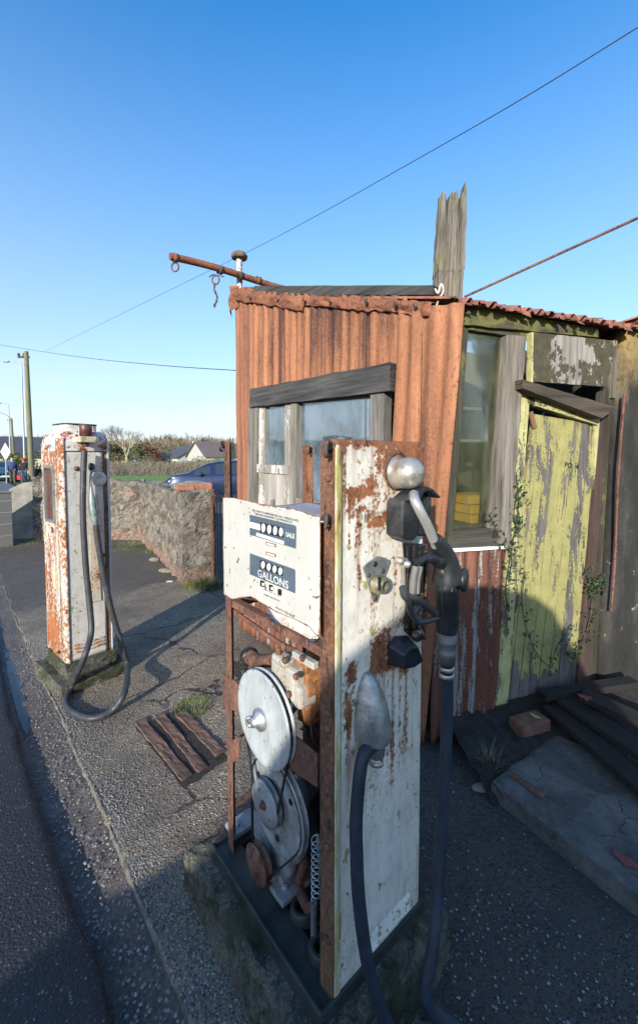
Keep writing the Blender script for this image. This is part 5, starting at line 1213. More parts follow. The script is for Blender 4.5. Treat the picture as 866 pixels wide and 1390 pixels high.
# yellow crates on a shelf behind the grimy glass
M_CRT = m_plain('yellow_plastic', (.75, .42, .03), .5, var=.1, bump=0)
cr0 = SF.P(641, 690, .30)
sh = MB().box((cr0.x, .42, cr0.z-.10), (.55, .40, .02)); sh.build('shelf', M_INT, shed, M=SF.M)
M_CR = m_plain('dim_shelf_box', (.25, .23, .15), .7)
for i in range(3):
    o = MB(); o.box((0, 0, .028), (.20, .22, .05)); o.box((0, 0, .056), (.21, .23, .008)); ob = o.build('yellow_crate', M_CRT, None, bevel=.004)
    p = SF.M @ Vector((cr0.x-.01*i+.02, .32, cr0.z-.088+.0615*i)); ob.location = p; ob.rotation_euler = (0, 0, SF.ang+rnd(-.05, .05))
    tag(ob, ('lowest', 'middle', 'topmost')[i]+' of the three yellow crates behind the grimy tall window', 'crate', 'yellow crates stacked inside the kiosk')
# pale things on higher inner shelves
for (z, w_) in ((2.02, .9), (1.78, .9)):
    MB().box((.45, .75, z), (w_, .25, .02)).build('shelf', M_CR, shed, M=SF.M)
# ---- steel pole on the roof with rings and chain
pd0, pd1 = at(231, 348, 3.55), at(384, 390, 4.25)
pipe = thing('rusty_pipe', 'long rusty pipe jutting out from the kiosk roof with two hanging rings', 'pipe', pd1)
def W(p): return Vector(p)-pd1
ppts = [W(pd0+(pd1-pd0)*t+Vector((0, 0, .012*math.sin(t*5)))) for t in [k/14 for k in range(15)]]
ppts.append(W(pd1+(pd1-pd0)*.2))
b = MB().tube(ppts, .030, 14); b.build('tube', M_FLASH, pipe)
for t in (.40, .58, .75, .04):
    p = W(pd0+(pd1-pd0)*t); d = (pd1-pd0).normalized(); MB().lathe([(-.02, .033), (-.02, .037), (.02, .037), (.02, .033)], p, d, 14).build('collar', M_DKIRON if t < .7 and t > .1 else M_FLASH, pipe)
def ring(c, r, tr, nm):
    P = [c+Vector((math.cos(t)*r, .1*math.sin(t)*r, math.sin(t)*r*1.25)) for t in [2*PI*k/18 for k in range(19)]]; return MB().tube(P, tr, 7, False).build(nm, M_IRON, pipe)
ring(W(at(238, 362.5, 3.58)), .030, .007, 'ring'); r2_ = W(at(293, 380, 3.83)); ring(r2_, .032, .007, 'ring')
ch = [W(at(*q, 3.83)) for q in ((292, 386), (291, 393), (294, 400), (295, 406), (293, 412), (290, 417))]
b = MB()
for i, p in enumerate(spline(ch, 2)[:-1]): b.sphere(p, .014, 7, 5, (.8 if i % 2 else .5, .5, 1.35))
b.rough(.004, 50); b.build('chain', M_DKIRON, pipe)
MB().tube(spline([W(at(284, 376, 3.83)), W(at(291, 373, 3.83)), W(at(305, 376, 3.85))]), .005, 5).build('wire', M_DKIRON, pipe)
# ---- vent pipe with mushroom cap behind the left end
vp = ground(325, 860, 0); vy = 4.02; top = at(325, 346, vy)
vent = thing('vent_pipe', 'slim pale vent pipe with a rusted mushroom cap at the kiosk end', 'vent pipe', (top.x, vy, 0))
MB().cyl((0, 0, 0), (0, 0, top.z), .028, n=12).build('pipe', m_paint('rusty_white_pipe', (.62, .62, .62), t=.60, sc=8), vent)
b = MB().lathe([(-.035, .03), (-.035, .07), (-.01, .078), (.012, .066), (.026, .042), (.030, 0)], (0, 0, top.z+.0), (0, 0, 1), 12); b.rough(.012, 22); b.build('cap', m_rust('lichen_cap', (.22, .15, .11), (.10, .06, .045)), vent)
# ================================================================== tall dark wall to the right of the door
rw = thing('rendered_wall', 'tall grimy rendered wall with a yellow stained top right of the door', 'wall', (0, 0, 0))
a0_ = SF.P(849, 458, -.06); a1_ = SF.P(818, 940, -.06)
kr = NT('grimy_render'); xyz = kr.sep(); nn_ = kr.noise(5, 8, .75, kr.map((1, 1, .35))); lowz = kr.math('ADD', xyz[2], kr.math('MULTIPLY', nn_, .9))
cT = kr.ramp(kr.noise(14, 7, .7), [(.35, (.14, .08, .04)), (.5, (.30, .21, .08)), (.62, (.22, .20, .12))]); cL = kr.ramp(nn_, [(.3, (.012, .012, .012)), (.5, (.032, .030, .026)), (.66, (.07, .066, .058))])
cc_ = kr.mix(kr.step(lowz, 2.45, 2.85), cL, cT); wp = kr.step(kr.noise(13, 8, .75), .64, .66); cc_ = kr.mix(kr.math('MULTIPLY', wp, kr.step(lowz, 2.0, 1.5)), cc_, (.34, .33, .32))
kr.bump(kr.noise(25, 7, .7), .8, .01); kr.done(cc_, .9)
def rw_fn(u, v):
    x = (a1_.x+(a0_.x-a1_.x)*v)*(1-u)+4.2*u; return (x, -.06+.012*nz((x*2, v*3, 0)), 2.49*v*(1-.0*u))
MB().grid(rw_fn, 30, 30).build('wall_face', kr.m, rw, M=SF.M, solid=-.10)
MB().grid(lambda u, v: (a0_.x-.05+2.9*u, -.16+.55*v, 2.50+.012*math.sin(u*2.9*2*PI/.09)+.0*v+.006*nz((u*40, v, 0))), 160, 4).build('roof_edge', m_rust('red_roof_iron', (.40, .16, .10), (.14, .05, .04)), rw, M=SF.M, solid=.003)
# ================================================================== things lying about
# concrete slab on the right
def gpt(px, py, z): return ground(px, py, z)
T = [gpt(667, 1058, .09), gpt(752, 994, .09), gpt(1010, 1090, .09), gpt(870, 1216, .09)]
ct = sum(T, Vector())/4
b = MB(); n = 26
def sfn(u, v, z=None):
    p = (T[0]*(1-u)+T[1]*u)*(1-v)+(T[3]*(1-u)+T[2]*u)*v; return p
vs = []
b.grid(lambda u, v: sfn(u, v)+Vector((0, 0, -.012 if (u < .01 or u > .99 or v < .01 or v > .99) else 0)), n, n, True)
per = [sfn(0, k/n) for k in range(n+1)]+[sfn(k/n, 1) for k in range(1, n+1)]+[sfn(1, 1-k/n) for k in range(1, n+1)]+[sfn(1-k/n, 0) for k in range(1, n)]
m_ = len(per)
ring_ = [[p+Vector((0, 0, -.012)) for p in per], [p+(p-ct).normalized()*.004+Vector((0, 0, -.04)) for p in per], [p+(p-ct).normalized()*.002+Vector((0, 0, -.12)) for p in per]]
vs = [p for r in ring_ for p in r]
b.add(vs, [(i*m_+k, (i+1)*m_+k, (i+1)*m_+(k+1) % m_, i*m_+(k+1) % m_) for i in range(2) for k in range(m_)], True)
b.v = [p-ct+MN.noise_vector(p*12)*.005+MN.noise_vector(p*35)*.004 for p in b.v]
ksl = NT('slab_concrete'); n1 = ksl.noise(3.2, 7, .65); n2 = ksl.noise(30, 7, .7)
cs = ksl.ramp(n1, [(.36, (.035, .04, .033)), (.48, (.085, .087, .08)), (.6, (.18, .18, .17))]); cs = ksl.mix(.35, cs, ksl.ramp(n2, [(.3, (.03, .03, .027)), (.7, (.19, .185, .175))])); kv = ksl.vor(110); cs = ksl.mix(ksl.math('MULTIPLY', ksl.math('MULTIPLY', ksl.step(kv, .4, .25), ksl.step(ksl.noise(9, 6, .7), .48, .56)), .55), cs, (.22, .215, .2)); kc2 = ksl.vor(2.6, 'DISTANCE_TO_EDGE', ksl.warp(.3, 3)); cs = ksl.mix(ksl.math('MULTIPLY', ksl.step(kc2, .010, .003), ksl.step(ksl.noise(2.3, 3), .52, .6)), cs, (.015, .015, .014)); ksl.bump(n2, .8, .008); ksl.bump(ksl.noise(7, 8, .75), .8, .02); ksl.done(cs, .88)
o = b.build('concrete_slab', ksl.m, M=Matrix.Translation(ct)); tag(o, 'worn grey concrete slab on the ground in front of the yellow door', 'slab')
# fallen dark planks
def plank(name, p0, p1, w_, t_, mat, label, cat, group=None, tilt=0):
    p0, p1 = Vector(p0), Vector(p1); d = (p1-p0); L = d.length; d.normalize(); s_ = d.cross(Vector((0, 0, 1))).normalized(); u = s_.cross(d)
    M = Matrix.Translation(p0) @ Matrix((( d.x, -s_.x, u.x, 0), (d.y, -s_.y, u.y, 0), (d.z, -s_.z, u.z, 0), (0, 0, 0, 1))) @ Matrix.Rotation(tilt, 4, 'X')
    b = MB(); N = 24; prof = [(-w_/2, 0), (w_/2, 0), (w_/2, t_), (-w_/2, t_)]; pr = []
    for i in range(5):
        for k in range(4): pass
    pts = []
    for (ya, za), (yb, zb) in zip(prof, prof[1:]+prof[:1]):
        for k in range(4): pts.append((ya+(yb-ya)*k/4, za+(zb-za)*k/4))
    m_ = len(pts); vs = []
    for i in range(N+1):
        x = L*i/N
        for y, z in pts: vs.append(Vector((x, y, z))+MN.noise_vector(Vector((x*5, y*14, z*14))+p0*3)*(.007 if name == 'rotten_timber' else .004)+(MN.noise_vector(Vector((x*30, y*40, z*40))+p0*3)*.006 if name == 'rotten_timber' else Vector((0, 0, 0))))
    b.add(vs, [(i*m_+k, (i+1)*m_+k, (i+1)*m_+(k+1) % m_, i*m_+(k+1) % m_)[::-1] for i in range(N) for k in range(m_)], False)
    b.add([vs[k] for k in range(m_)], [tuple(range(m_))[::-1]]); b.add([vs[N*m_+k] for k in range(m_)], [tuple(range(m_))])
    return tag(b.build(name, mat, M=M, bevel=.002), label, cat, group)
M_PLK = m_wood('black_damp_plank', (.030, .026, .023), (.008, .007, .007), 0)
G = 'fallen dark planks by the yellow door'
plank('fallen_plank', gpt(748, 962, .15), gpt(930, 1118, .13), .13, .03, M_PLK, 'dark plank lying across the edge of the concrete slab, lowest of the pile', 'plank', G)
plank('fallen_plank', gpt(768, 953, .19), gpt(950, 1075, .17), .15, .03, M_PLK, 'broad dark plank lying in the middle of the pile beside the slab', 'plank', G)
plank('fallen_plank', gpt(790, 946, .24), gpt(970, 1030, .20), .12, .035, M_PLK, 'dark plank nearest the grimy rendered wall', 'plank', G)
plank('fallen_plank', gpt(735, 948, .20), gpt(860, 930, .24), .08, .04, M_PLK, 'short dark plank lying crosswise under the yellow door', 'plank', G)
# rubble bank beneath the door
rb_ = MB()
def rub(u, v):
    p = K+SD*(u*3.4+.1)+Vector((.1, -.42))*(1-v); h = .16*v**.8+.03*MN.noise(Vector((u*14, v*5, 0)))+.02*MN.noise(Vector((u*40, v*20, 0)))
    return (p.x, p.y, max(h, -.01) if v > .05 else -.02)
rb_.grid(rub, 90, 14)
struct(rb_.build('earth_bank', m_plain('dark_soil', (.026, .022, .018), .95, var=.7, sc=20, bump=1.2)))
def brick(p, rz, m, label, size=(.215, .10, .065), tilt=0, group='bricks and stones below the yellow door', nm='brick', cat='brick'):
    b = MB().box((0, 0, size[2]/2), size)
    bm = bmesh.new(); 
    o = b.build(nm, m, bevel=.006); o.matrix_basis = Matrix.Translation(p) @ Matrix.Rotation(rz, 4, 'Z') @ Matrix.Rotation(tilt, 4, 'X'); return tag(o, label, cat, group)
M_BRK = m_plain('old_brick', (.20, .10, .065), .9, var=.45, sc=14, bump=.9, dirt=(.07, .055, .045))
brick(gpt(718, 992, .085), .35, M_BRK, 'loose brown brick lying under the foot of the yellow door', (.20, .11, .075))
def rock(name, p, sx, sy, sz, m, label, cat='stone', group='bricks and stones below the yellow door', seed=0):
    b = MB().sphere((0, 0, 0), 1, 16, 9, (sx, sy, sz)); b.v = [v+MN.noise_vector(v*6/ max(.3, 1)+Vector((seed, 0, 0)))*.25*min(sx, sy, sz)*2 for v in b.v]
    o = b.build(name, m); o.location = p; return tag(o, label, cat, group)
M_STN = m_plain('tan_stone', (.24, .20, .15), .9, var=.4, sc=12, bump=.9, dirt=(.08, .07, .055))
rock('stone', gpt(714, 1008, .06), .085, .04, .03, M_STN, 'flat tan stone between the brown brick and the slab corner', seed=1)
rock('stone', gpt(690, 1022, .04), .05, .03, .02, M_STN, 'small tan stone by the corner of the slab behind the grass tuft', seed=2)
rock('stone', gpt(655, 1070, .01), .055, .03, .018, M_STN, 'flat brown stone lying in front of the grass tuft', seed=3)
rock('stone', gpt(687, 1090, .012), .018, .014, .013, M_STN, 'small round stone at the front edge of the slab', seed=4)
plank('rusty_strip', gpt(694, 1052, .095), gpt(738, 1082, .095), .035, .008, M_IRON, 'short flat piece of rusty iron lying on the slab edge', 'iron scrap')
# dead leaves
def leaf_obj(px, py, z, s, label, col=(.16, .05, .045)):
    b = MB(); rot = rnd(0, 6)
    def lf(u, v):
        t = v*2-1; w_ = (1-abs(t)**2)*.45*(1+.25*math.cos(9*t)); x = (u-.5)*2*w_; return (x*s, t*s, .10*s*math.cos(x*5)*(1+t)+.1*s*abs(x))
    b.grid(lf, 6, 12); o = b.build('dead_leaf', m_plain('dead_leaf', col, .7, var=.4, sc=30), solid=.0006); o.location = gpt(px, py, z); o.rotation_euler = (.1, -.1, rot); return tag(o, label, 'leaf', 'fallen dead leaves')
leaf_obj(850, 1168, .095, .05, 'dark red dead leaf lying on the pale slab')
leaf_obj(795, 947, .27, .05, 'curled brown leaf on the fallen planks under the door'); leaf_obj(726, 972, .17, .03, 'pale yellow dead leaf resting on the brown brick', (.35, .30, .16))
# rotten timbers set in the forecourt
M_TMB = m_wood('rotten_pink_timber', (.28, .16, .115), (.035, .026, .022), 0, moss=.1, sc=.5)
T3 = [((190, 981), (254, 1060), .060, 'most crumbled rotten timber in the forecourt hole, farthest from the open pump'), ((216, 972), (276, 1049), .056, 'middle rotten timber with a pale chip in the forecourt hole'), ((245, 970), (300, 1027), .062, 'rotten timber in the hole beside the small grass patch')]
for k, (a, c, w_, lb) in enumerate(T3):
    plank('rotten_timber', gpt(*a, -.006), gpt(*c, -.010), w_, .022, M_TMB, lb, 'timber', 'rotten timbers sunk in the forecourt')
hp_ = [gpt(*q, .0045) for q in ((184, 987), (240, 964), (310, 1030), (250, 1071))]
b = MB(); hc_ = sum(hp_, Vector())/4
vs = [hc_]; NN = 40
for i in range(NN):
    t = i/NN*4; k = int(t); f = t-k; p = hp_[k]*(1-f)+hp_[(k+1) % 4]*f; vs.append(p+(p-hc_)*.06*nz((i*.8, 0, 0)))
b.add(vs, [(0, i+1, (i+1) % NN+1) for i in range(NN)]); struct(b.build('dirt_patch', m_plain('black_dirt', (.035, .03, .026), .95, var=.5, sc=30, bump=1)))
# grass
def tuft(name, p, r, h, n, m, label, spread=1.0, cat='grass tuft', kind=None):
    b = MB()
    for i in range(n):
        a = rnd(0, 2*PI); q = math.sqrt(random.random())*r; base = Vector((math.cos(a)*q, math.sin(a)*q, 0)); L = h*rnd(.5, 1.1); o_ = Vector((math.cos(a+rnd(-1, 1)), math.sin(a+rnd(-1, 1)), 0))*spread*L*rnd(.1, .8); w_ = rnd(.0012, .0022)
        s_ = Vector((-o_.y, o_.x, 0)); s_ = s_.normalized()*w_ if s_.length > 1e-6 else Vector((w_, 0, 0)); pts = []
        for k in range(4):
            t = k/3; pts.append(base+o_*t*t+Vector((0, 0, L*(t-.25*spread*t*t*t))))
        vs = []
        for k, q_ in enumerate(pts): vs += [q_-s_*(1-k/3.2), q_+s_*(1-k/3.2)]
        b.add(vs, [(2*k, 2*k+1, 2*k+3, 2*k+2) for k in range(3)])
    o = b.build(name, m); o.location = p; return tag(o, label, cat, kind=kind)
def m_grass(nm, cs):
    k = NT(nm); c = k.ramp(k.rnd(), cs); k.l(c, k.b.inputs['Base Color']); k.b.inputs['Roughness'].default_value = .6; return k.m
MG1 = m_grass('green_grass', [(0, (.05, .09, .015)), (.5, (.11, .17, .03)), (.8, (.20, .22, .06)), (1, (.35, .30, .14))])
MG2 = m_grass('dry_grass', [(0, (.07, .09, .04)), (.4, (.16, .16, .09)), (.8, (.28, .25, .17)), (1, (.35, .32, .24))])
tuft('grass_tuft', gpt(664, 1050, .02), .05, .16, 170, MG2, 'dry spiky grass tuft at the corner of the slab by the rusty sheet', 1.0)
tuft('grass_patch', gpt(262, 962, .0), .12, .035, 700, MG1, 'small bright green grass patch above the rotten timbers', .8)
tuft('grass_patch', gpt(176, 742, .0), .45, .05, 1500, MG1, 'low green grass growing at the foot of the stone wall corner', 1.0)
tuft('grass_patch', gpt(45, 736, .0), .30, .07, 500, MG1, 'thin green grass at the foot of the shaded wall', 1.0)
tuft('grass_tuft', gpt(262, 795, .0), .16, .16, 500, MG1, 'green weeds growing at the foot of the brick topped pillar', .9)
tuft('grass_tuft', gpt(284, 798, .0), .20, .16, 500, m_grass('dark_weeds', [(0, (.02, .04, .015)), (1, (.06, .09, .03))]), 'dark leafy weeds under the rusty gate', .9)
tuft('grass_tuft', gpt(205, 750, .0), .10, .10, 220, MG1, 'small green weeds against the stone wall middle', .9)
# ivy up the door jamb
def ivy(name, stems, label, n=130, s=.022):
    o_ = thing(name, label, 'ivy', SF.M.translation, SF.ang); st_ = MB(); lf = MB()
    for pts in stems:
        P = spline([sp3(px, py, -.035) for px, py in pts], 6); st_.tube(P, .003, 5)
        for k in range(n):
            p = random.choice(P)+Vector((random.gauss(0, .028), rnd(-.035, .0), random.gauss(0, .03))); a = rnd(0, 6.3); q = s*rnd(.5, 1.1); R_ = Matrix.Rotation(a, 3, 'Y') @ Matrix.Rotation(rnd(-.9, .9), 3, 'X')
            vs = [Vector((0, 0, -.5)), Vector((.5, 0, -.25)), Vector((.35, 0, .1)), Vector((.0, -.08, .6)), Vector((-.35, 0, .1)), Vector((-.5, 0, -.25))]
            lf.add([p+(R_ @ v)*q for v in vs], [(0, 1, 2, 3, 4, 5)])
    st_.build('stem', M_DKW, o_); lf.build('foliage', m_grass('ivy_leaf', [(0, (.012, .03, .012)), (.6, (.03, .06, .02)), (1, (.07, .10, .03))]), o_); return o_
ivy('ivy', [[(700, 640), (703, 690), (695, 740), (686, 800), (690, 830)], [(665, 700), (680, 735), (694, 755), (690, 790)], [(703, 655), (697, 700), (702, 720)]], 'dark green ivy climbing the jamb left of the yellow door', 75, .02)
ivy('ivy', [[(712, 775), (708, 820), (716, 860), (730, 890), (745, 905)], [(745, 905), (760, 870), (775, 850)]], 'thin ivy trail across the lower planks of the yellow door', 60, .02)
ivy('ivy', [[(795, 770), (803, 810), (798, 850), (785, 880), (770, 890)], [(800, 800), (812, 790)]], 'small leaved ivy climbing right of the yellow door', 100, .02)
# ================================================================== stone walls
def m_rubble(nm, base=(.30, .28, .24)):
    k = NT(nm); v = k.attr('joint'); vc = [k.attr('cell')]
    mort = k.step(k.math('ADD', v, k.math('MULTIPLY', k.noise(16, 5), .12)), .20, .09); n = k.noise(11, 8, .7); f = k.noise(60, 6, .75)
    c = k.ramp(vc[0], [(0, (.07, .062, .05)), (.3, (.15, .13, .105)), (.6, (.21, .185, .15)), (.94, (.29, .26, .21)), (.98, (.32, .17, .11)), (1, (.34, .18, .11))])
    c = k.mix(k.math('MULTIPLY', mort, .75), c, (.20, .185, .16)); c = k.mix(k.math('MULTIPLY', k.step(n, .50, .62), .7), c, (.22, .20, .165)); c = k.mix(k.math('MULTIPLY', k.step(k.noise(10, 7, .75), .575, .61), .85), c, (.04, .036, .03))
    c = k.mix(.45, c, k.mix(1.0, c, k.ramp(f, [(.3, (.4, .4, .4)), (.7, (1.5, 1.5, 1.45))]), 'MULTIPLY'))
    z = k.sep()[2]; low = k.step(k.math('ADD', z, k.math('MULTIPLY', n, .3)), .42, .22); c = k.mix(k.math('MULTIPLY', low, .5), c, (.32, .17, .12))
    k.bump(k.math('MULTIPLY', mort, -1), .8, .02); k.bump(f, .8, .008); k.bump(n, .8, .03); return k.done(c, .92)
M_RUB2 = m_rubble('rubble_masonry')
def stonework(p, JT, nrm, seed=0):
    q = Vector((p.x*7, p.y*7, p.z*11))+MN.noise_vector(p*4)*.55+Vector((seed, 0, 0)); dd_, pp_ = MN.voronoi(q); e = dd_[1]-dd_[0]
    cell = (math.sin(pp_[0].x*12.9898+pp_[0].y*78.233+pp_[0].z*37.7)*43758.5453) % 1.0; JT.append((e, cell))
    out = .020*min(1, e/.22)+.014*(cell-.5); v = MN.noise_vector(p*2.2)*.03+MN.noise_vector(p*24)*.012
    return p+Vector((v.x-nrm[0]*out, v.y-nrm[1]*out, v.z*.7+(out*.6 if p.z > 1.0 else 0)))
def rubble(name, p0, p1, h, t_, label, cat='wall', m=None, zt=None, seed=0):
    """rough wall : front face p0->p1, thickness to the left"""
    p0, p1 = Vector(p0).to_2d(), Vector(p1).to_2d(); d = (p1-p0); L = d.length; d.normalize(); nrm = Vector((-d.y, d.x)); b = MB(); nu, nv = max(6, int(L/.022)), max(6, int(h/.022))
    zt = zt or (lambda u: h)
    def dis(p):
        return stonework(p, JT, nrm, seed)
    def F_(u, v, s_):
        q = p0+d*L*u+nrm*s_; z = zt(u)*v+(.03*MN.noise(Vector((u*L*6, s_*5, 8)))+.02*MN.noise(Vector((u*L*17, s_*9, 3))) if v == 1 else 0); return Vector((q.x, q.y, z))
    b.grid(lambda u, v: F_(u, v, 0), nu, nv); b.grid(lambda u, v: F_(1-u, v, t_), nu, nv)
    b.grid(lambda u, v: F_(u, 1, t_*v), nu, 12); b.grid(lambda u, v: F_(1, v, t_*u), 6, nv); b.grid(lambda u, v: F_(0, v, t_*(1-u)), 6, nv)
    JT = []; o3 = Vector((p0.x, p0.y, 0)); b.v = [dis(p)-o3 for p in b.v]; it1, it2 = iter([j[0] for j in JT]), iter([j[1] for j in JT])
    return tag(b.build(name, m or M_RUB2, M=Matrix.Translation(o3), attrs={'joint': lambda p: next(it1), 'cell': lambda p: next(it2)}), label, cat)
PB = gpt(250, 793, 0); CB = gpt(192, 733, 0); LB = gpt(46, 733, 0); LL = gpt(-30, 744, 0)
PBx = gpt(232, 770, 0)
rubble('stone_wall', CB, PB, 1.14, .32, 'lichened rubble stone wall running from the back corner to the brick topped pillar', zt=lambda u: 1.15+.02*u+.02*math.sin(u*9))
rubble('stone_wall', LB, CB, 1.15, .32, 'pock marked rubble wall facing the camera behind the left pump', zt=lambda u: 1.17+.10*(1-u), seed=9)
# pillar
dW = Vector((PB.x-CB.x, PB.y-CB.y)).normalized(); nW = Vector((-dW.y, dW.x))
pil = thing('gate_pillar', 'stone gate pillar capped with red bricks beside the rusty gate', 'pillar', (PB.x, PB.y, 0), math.atan2(dW.y, dW.x))
b = MB(); 
def pf(b, x0, x1, y0, y1, z0, z1, nx=10, nz_=28):
    for fn in (lambda u, v: (x0+(x1-x0)*u, y0, z0+(z1-z0)*v), lambda u, v: (x1, y0+(y1-y0)*u, z0+(z1-z0)*v), lambda u, v: (x1-(x1-x0)*u, y1, z0+(z1-z0)*v), lambda u, v: (x0, y1-(y1-y0)*u, z0+(z1-z0)*v)): b.grid(fn, nx, nz_)
    b.grid(lambda u, v: (x0+(x1-x0)*u, y0+(y1-y0)*v, z1), nx, nx)
pf(b, -.26, .12, -.03, .38, 0, 1.24, 20, 56); JT = []; b.v = [stonework(p, JT, (p.x+.07, p.y-.17), 4) for p in b.v]; it1, it2 = iter([j[0] for j in JT]), iter([j[1] for j in JT]); b.build('shaft', M_RUB2, pil, attrs={'joint': lambda p: next(it1), 'cell': lambda p: next(it2)})
M_RBK = m_plain('red_brick', (.36, .15, .09), .9, var=.35, sc=10, bump=.8, dirt=(.25, .21, .18))
for k, (x, y) in enumerate(((.03, .03), (.03, .26), (-.12, .02), (-.20, .18), (-.12, .30), (.02, .15))):
    bb = MB().box((x, y, 1.272+.004*k), (.11, .215 if k < 2 or k == 5 else .2, .068)); bb.rough(.004, 12); bb.build('cap_brick', M_RBK if k != 2 else M_STN, pil, bevel=.006)
b = MB(); b.grid(lambda u, v: (-.27+.33*u, -.03+.4*v, 1.315+.035*math.sin(PI*u)*math.sin(PI*v)), 14, 14); b.rough(.016, 16); b.build('cap_mortar', m_plain('grey_mortar', (.26, .25, .22), .95, var=.4, sc=20, bump=1), pil, solid=-.05)
# gate of rusty rails closing the gap to the kiosk
g0 = PB+Vector((dW.x*.16+nW.x*.33, dW.y*.16+nW.y*.33, 0))
gd_ = (Vector((FO.x, FO.y, 0))+Vector((A2.x, A2.y, 0))*.25-g0).normalized()
gate = thing('iron_gate', 'rusty iron bar gate between the brick topped pillar and the kiosk', 'gate', (g0.x, g0.y, 0), math.atan2(gd_.y, gd_.x))
MB().box2((-.012, -.012, .04), (.018, .018, 1.24)).rough(.004, 8).build('gate_post', M_IRON, gate, bevel=.003)
for z in (1.18, .85, .30): MB().tube([(0, .01, z), (.5, .012, z-.04), (1.05, .01, z-.02)], .012, 7).build('rail', M_DKIRON, gate)
for k in range(9): x = .08+.11*k; MB().tube([(x, .01, .12), (x+.02*nz((k, 2, 2)), .015, .7), (x, .01, 1.22)], .008, 6).build('bar', M_DKIRON, gate)
MB().tube(spline([(.04, 0, 1.0), (.14, .0, .82), (.34, .0, .80), (.5, 0, .95)]), .007, 6).build('scroll', M_DKIRON, gate)
# concrete block wall at the roadside
def m_block():
    k = NT('concrete_blockwork'); br = k.n('ShaderNodeTexBrick'); k.l(k.map((1, 1, 1), (PI/2, 0, 0)), br.inputs[0]); br.inputs['Scale'].default_value = 1.0; br.inputs['Brick Width'].default_value = .44; br.inputs['Row Height'].default_value = .215; br.inputs['Mortar Size'].default_value = .008
    br.inputs['Color1'].default_value = (.27, .26, .235, 1); br.inputs['Color2'].default_value = (.21, .205, .185, 1); br.inputs['Mortar'].default_value = (.40, .38, .34, 1)
    c = k.mix(.4, br.outputs[0], k.mix(1.0, br.outputs[0], k.ramp(k.noise(30, 6), [(.3, (.5, .5, .5)), (.7, (1.3, 1.3, 1.3))]), 'MULTIPLY')); k.bump(k.math('MULTIPLY', br.outputs[1], -1), .6, .01); k.bump(k.noise(60, 5), .5, .005); return k.done(c, .9)
bp0 = gpt(19, 741, 0); bw = Frame(bp0.x, bp0.y, math.atan2(LB.y-LL.y, LB.x-LL.x))
bwl = thing('block_wall', 'grey concrete block wall end at the left edge beside the road', 'wall', bw.M.translation, bw.ang)
b = MB().box2((-2.0, 0, 0), (0, .22, 1.0)); b.build('blockwork', m_block(), bwl, bevel=.008)
b = MB().box2((-2.0, -.012, 1.0), (.012, .232, 1.035)); b.build('coping', m_plain('coping', (.25, .24, .215), .9, var=.3, sc=8, bump=.7), bwl, bevel=.01)
# smooth rendered stub between block wall and rubble wall
s0, s1 = gpt(14, 733.5, 0), gpt(46, 732, 0)
b = MB(); dd = (s1-s0).to_2d().normalized(); L_ = (s1-s0).length; fs_ = Frame(s0.x, s0.y, math.atan2(dd.y, dd.x))
b.prism([(0, 0, 0), (L_+.1, 0, 0), (L_+.1, 0, 1.19), (L_*.6, 0, 1.15), (0, 0, 1.02)], (0, .03, 0), (0, .36, 0)); b.rough(.01, 6)
o = b.build('rendered_stub_wall', m_plain('cement_render', (.27, .255, .225), .9, var=.35, sc=5, bump=.8), M=fs_.M, bevel=.02); tag(o, 'short cement rendered wall sloping up from the block wall', 'wall')
# footing stones at the wall
rock('stone', gpt(226, 775, .02), .11, .05, .035, M_STN, 'long tan stone lying at the foot of the stone wall near the pillar', group='stones at the foot of the wall', seed=5)
rock('stone', gpt(231, 789, .01), .055, .03, .012, m_plain('pale_stone', (.42, .40, .36), .8), 'small pale flat stone in front of the gate pillar', group='stones at the foot of the wall', seed=6)
rock('stone', gpt(210, 760, .02), .09, .045, .035, M_STN, 'weathered tan stone at the wall foot, farthest from the pillar', group='stones at the foot of the wall', seed=7)
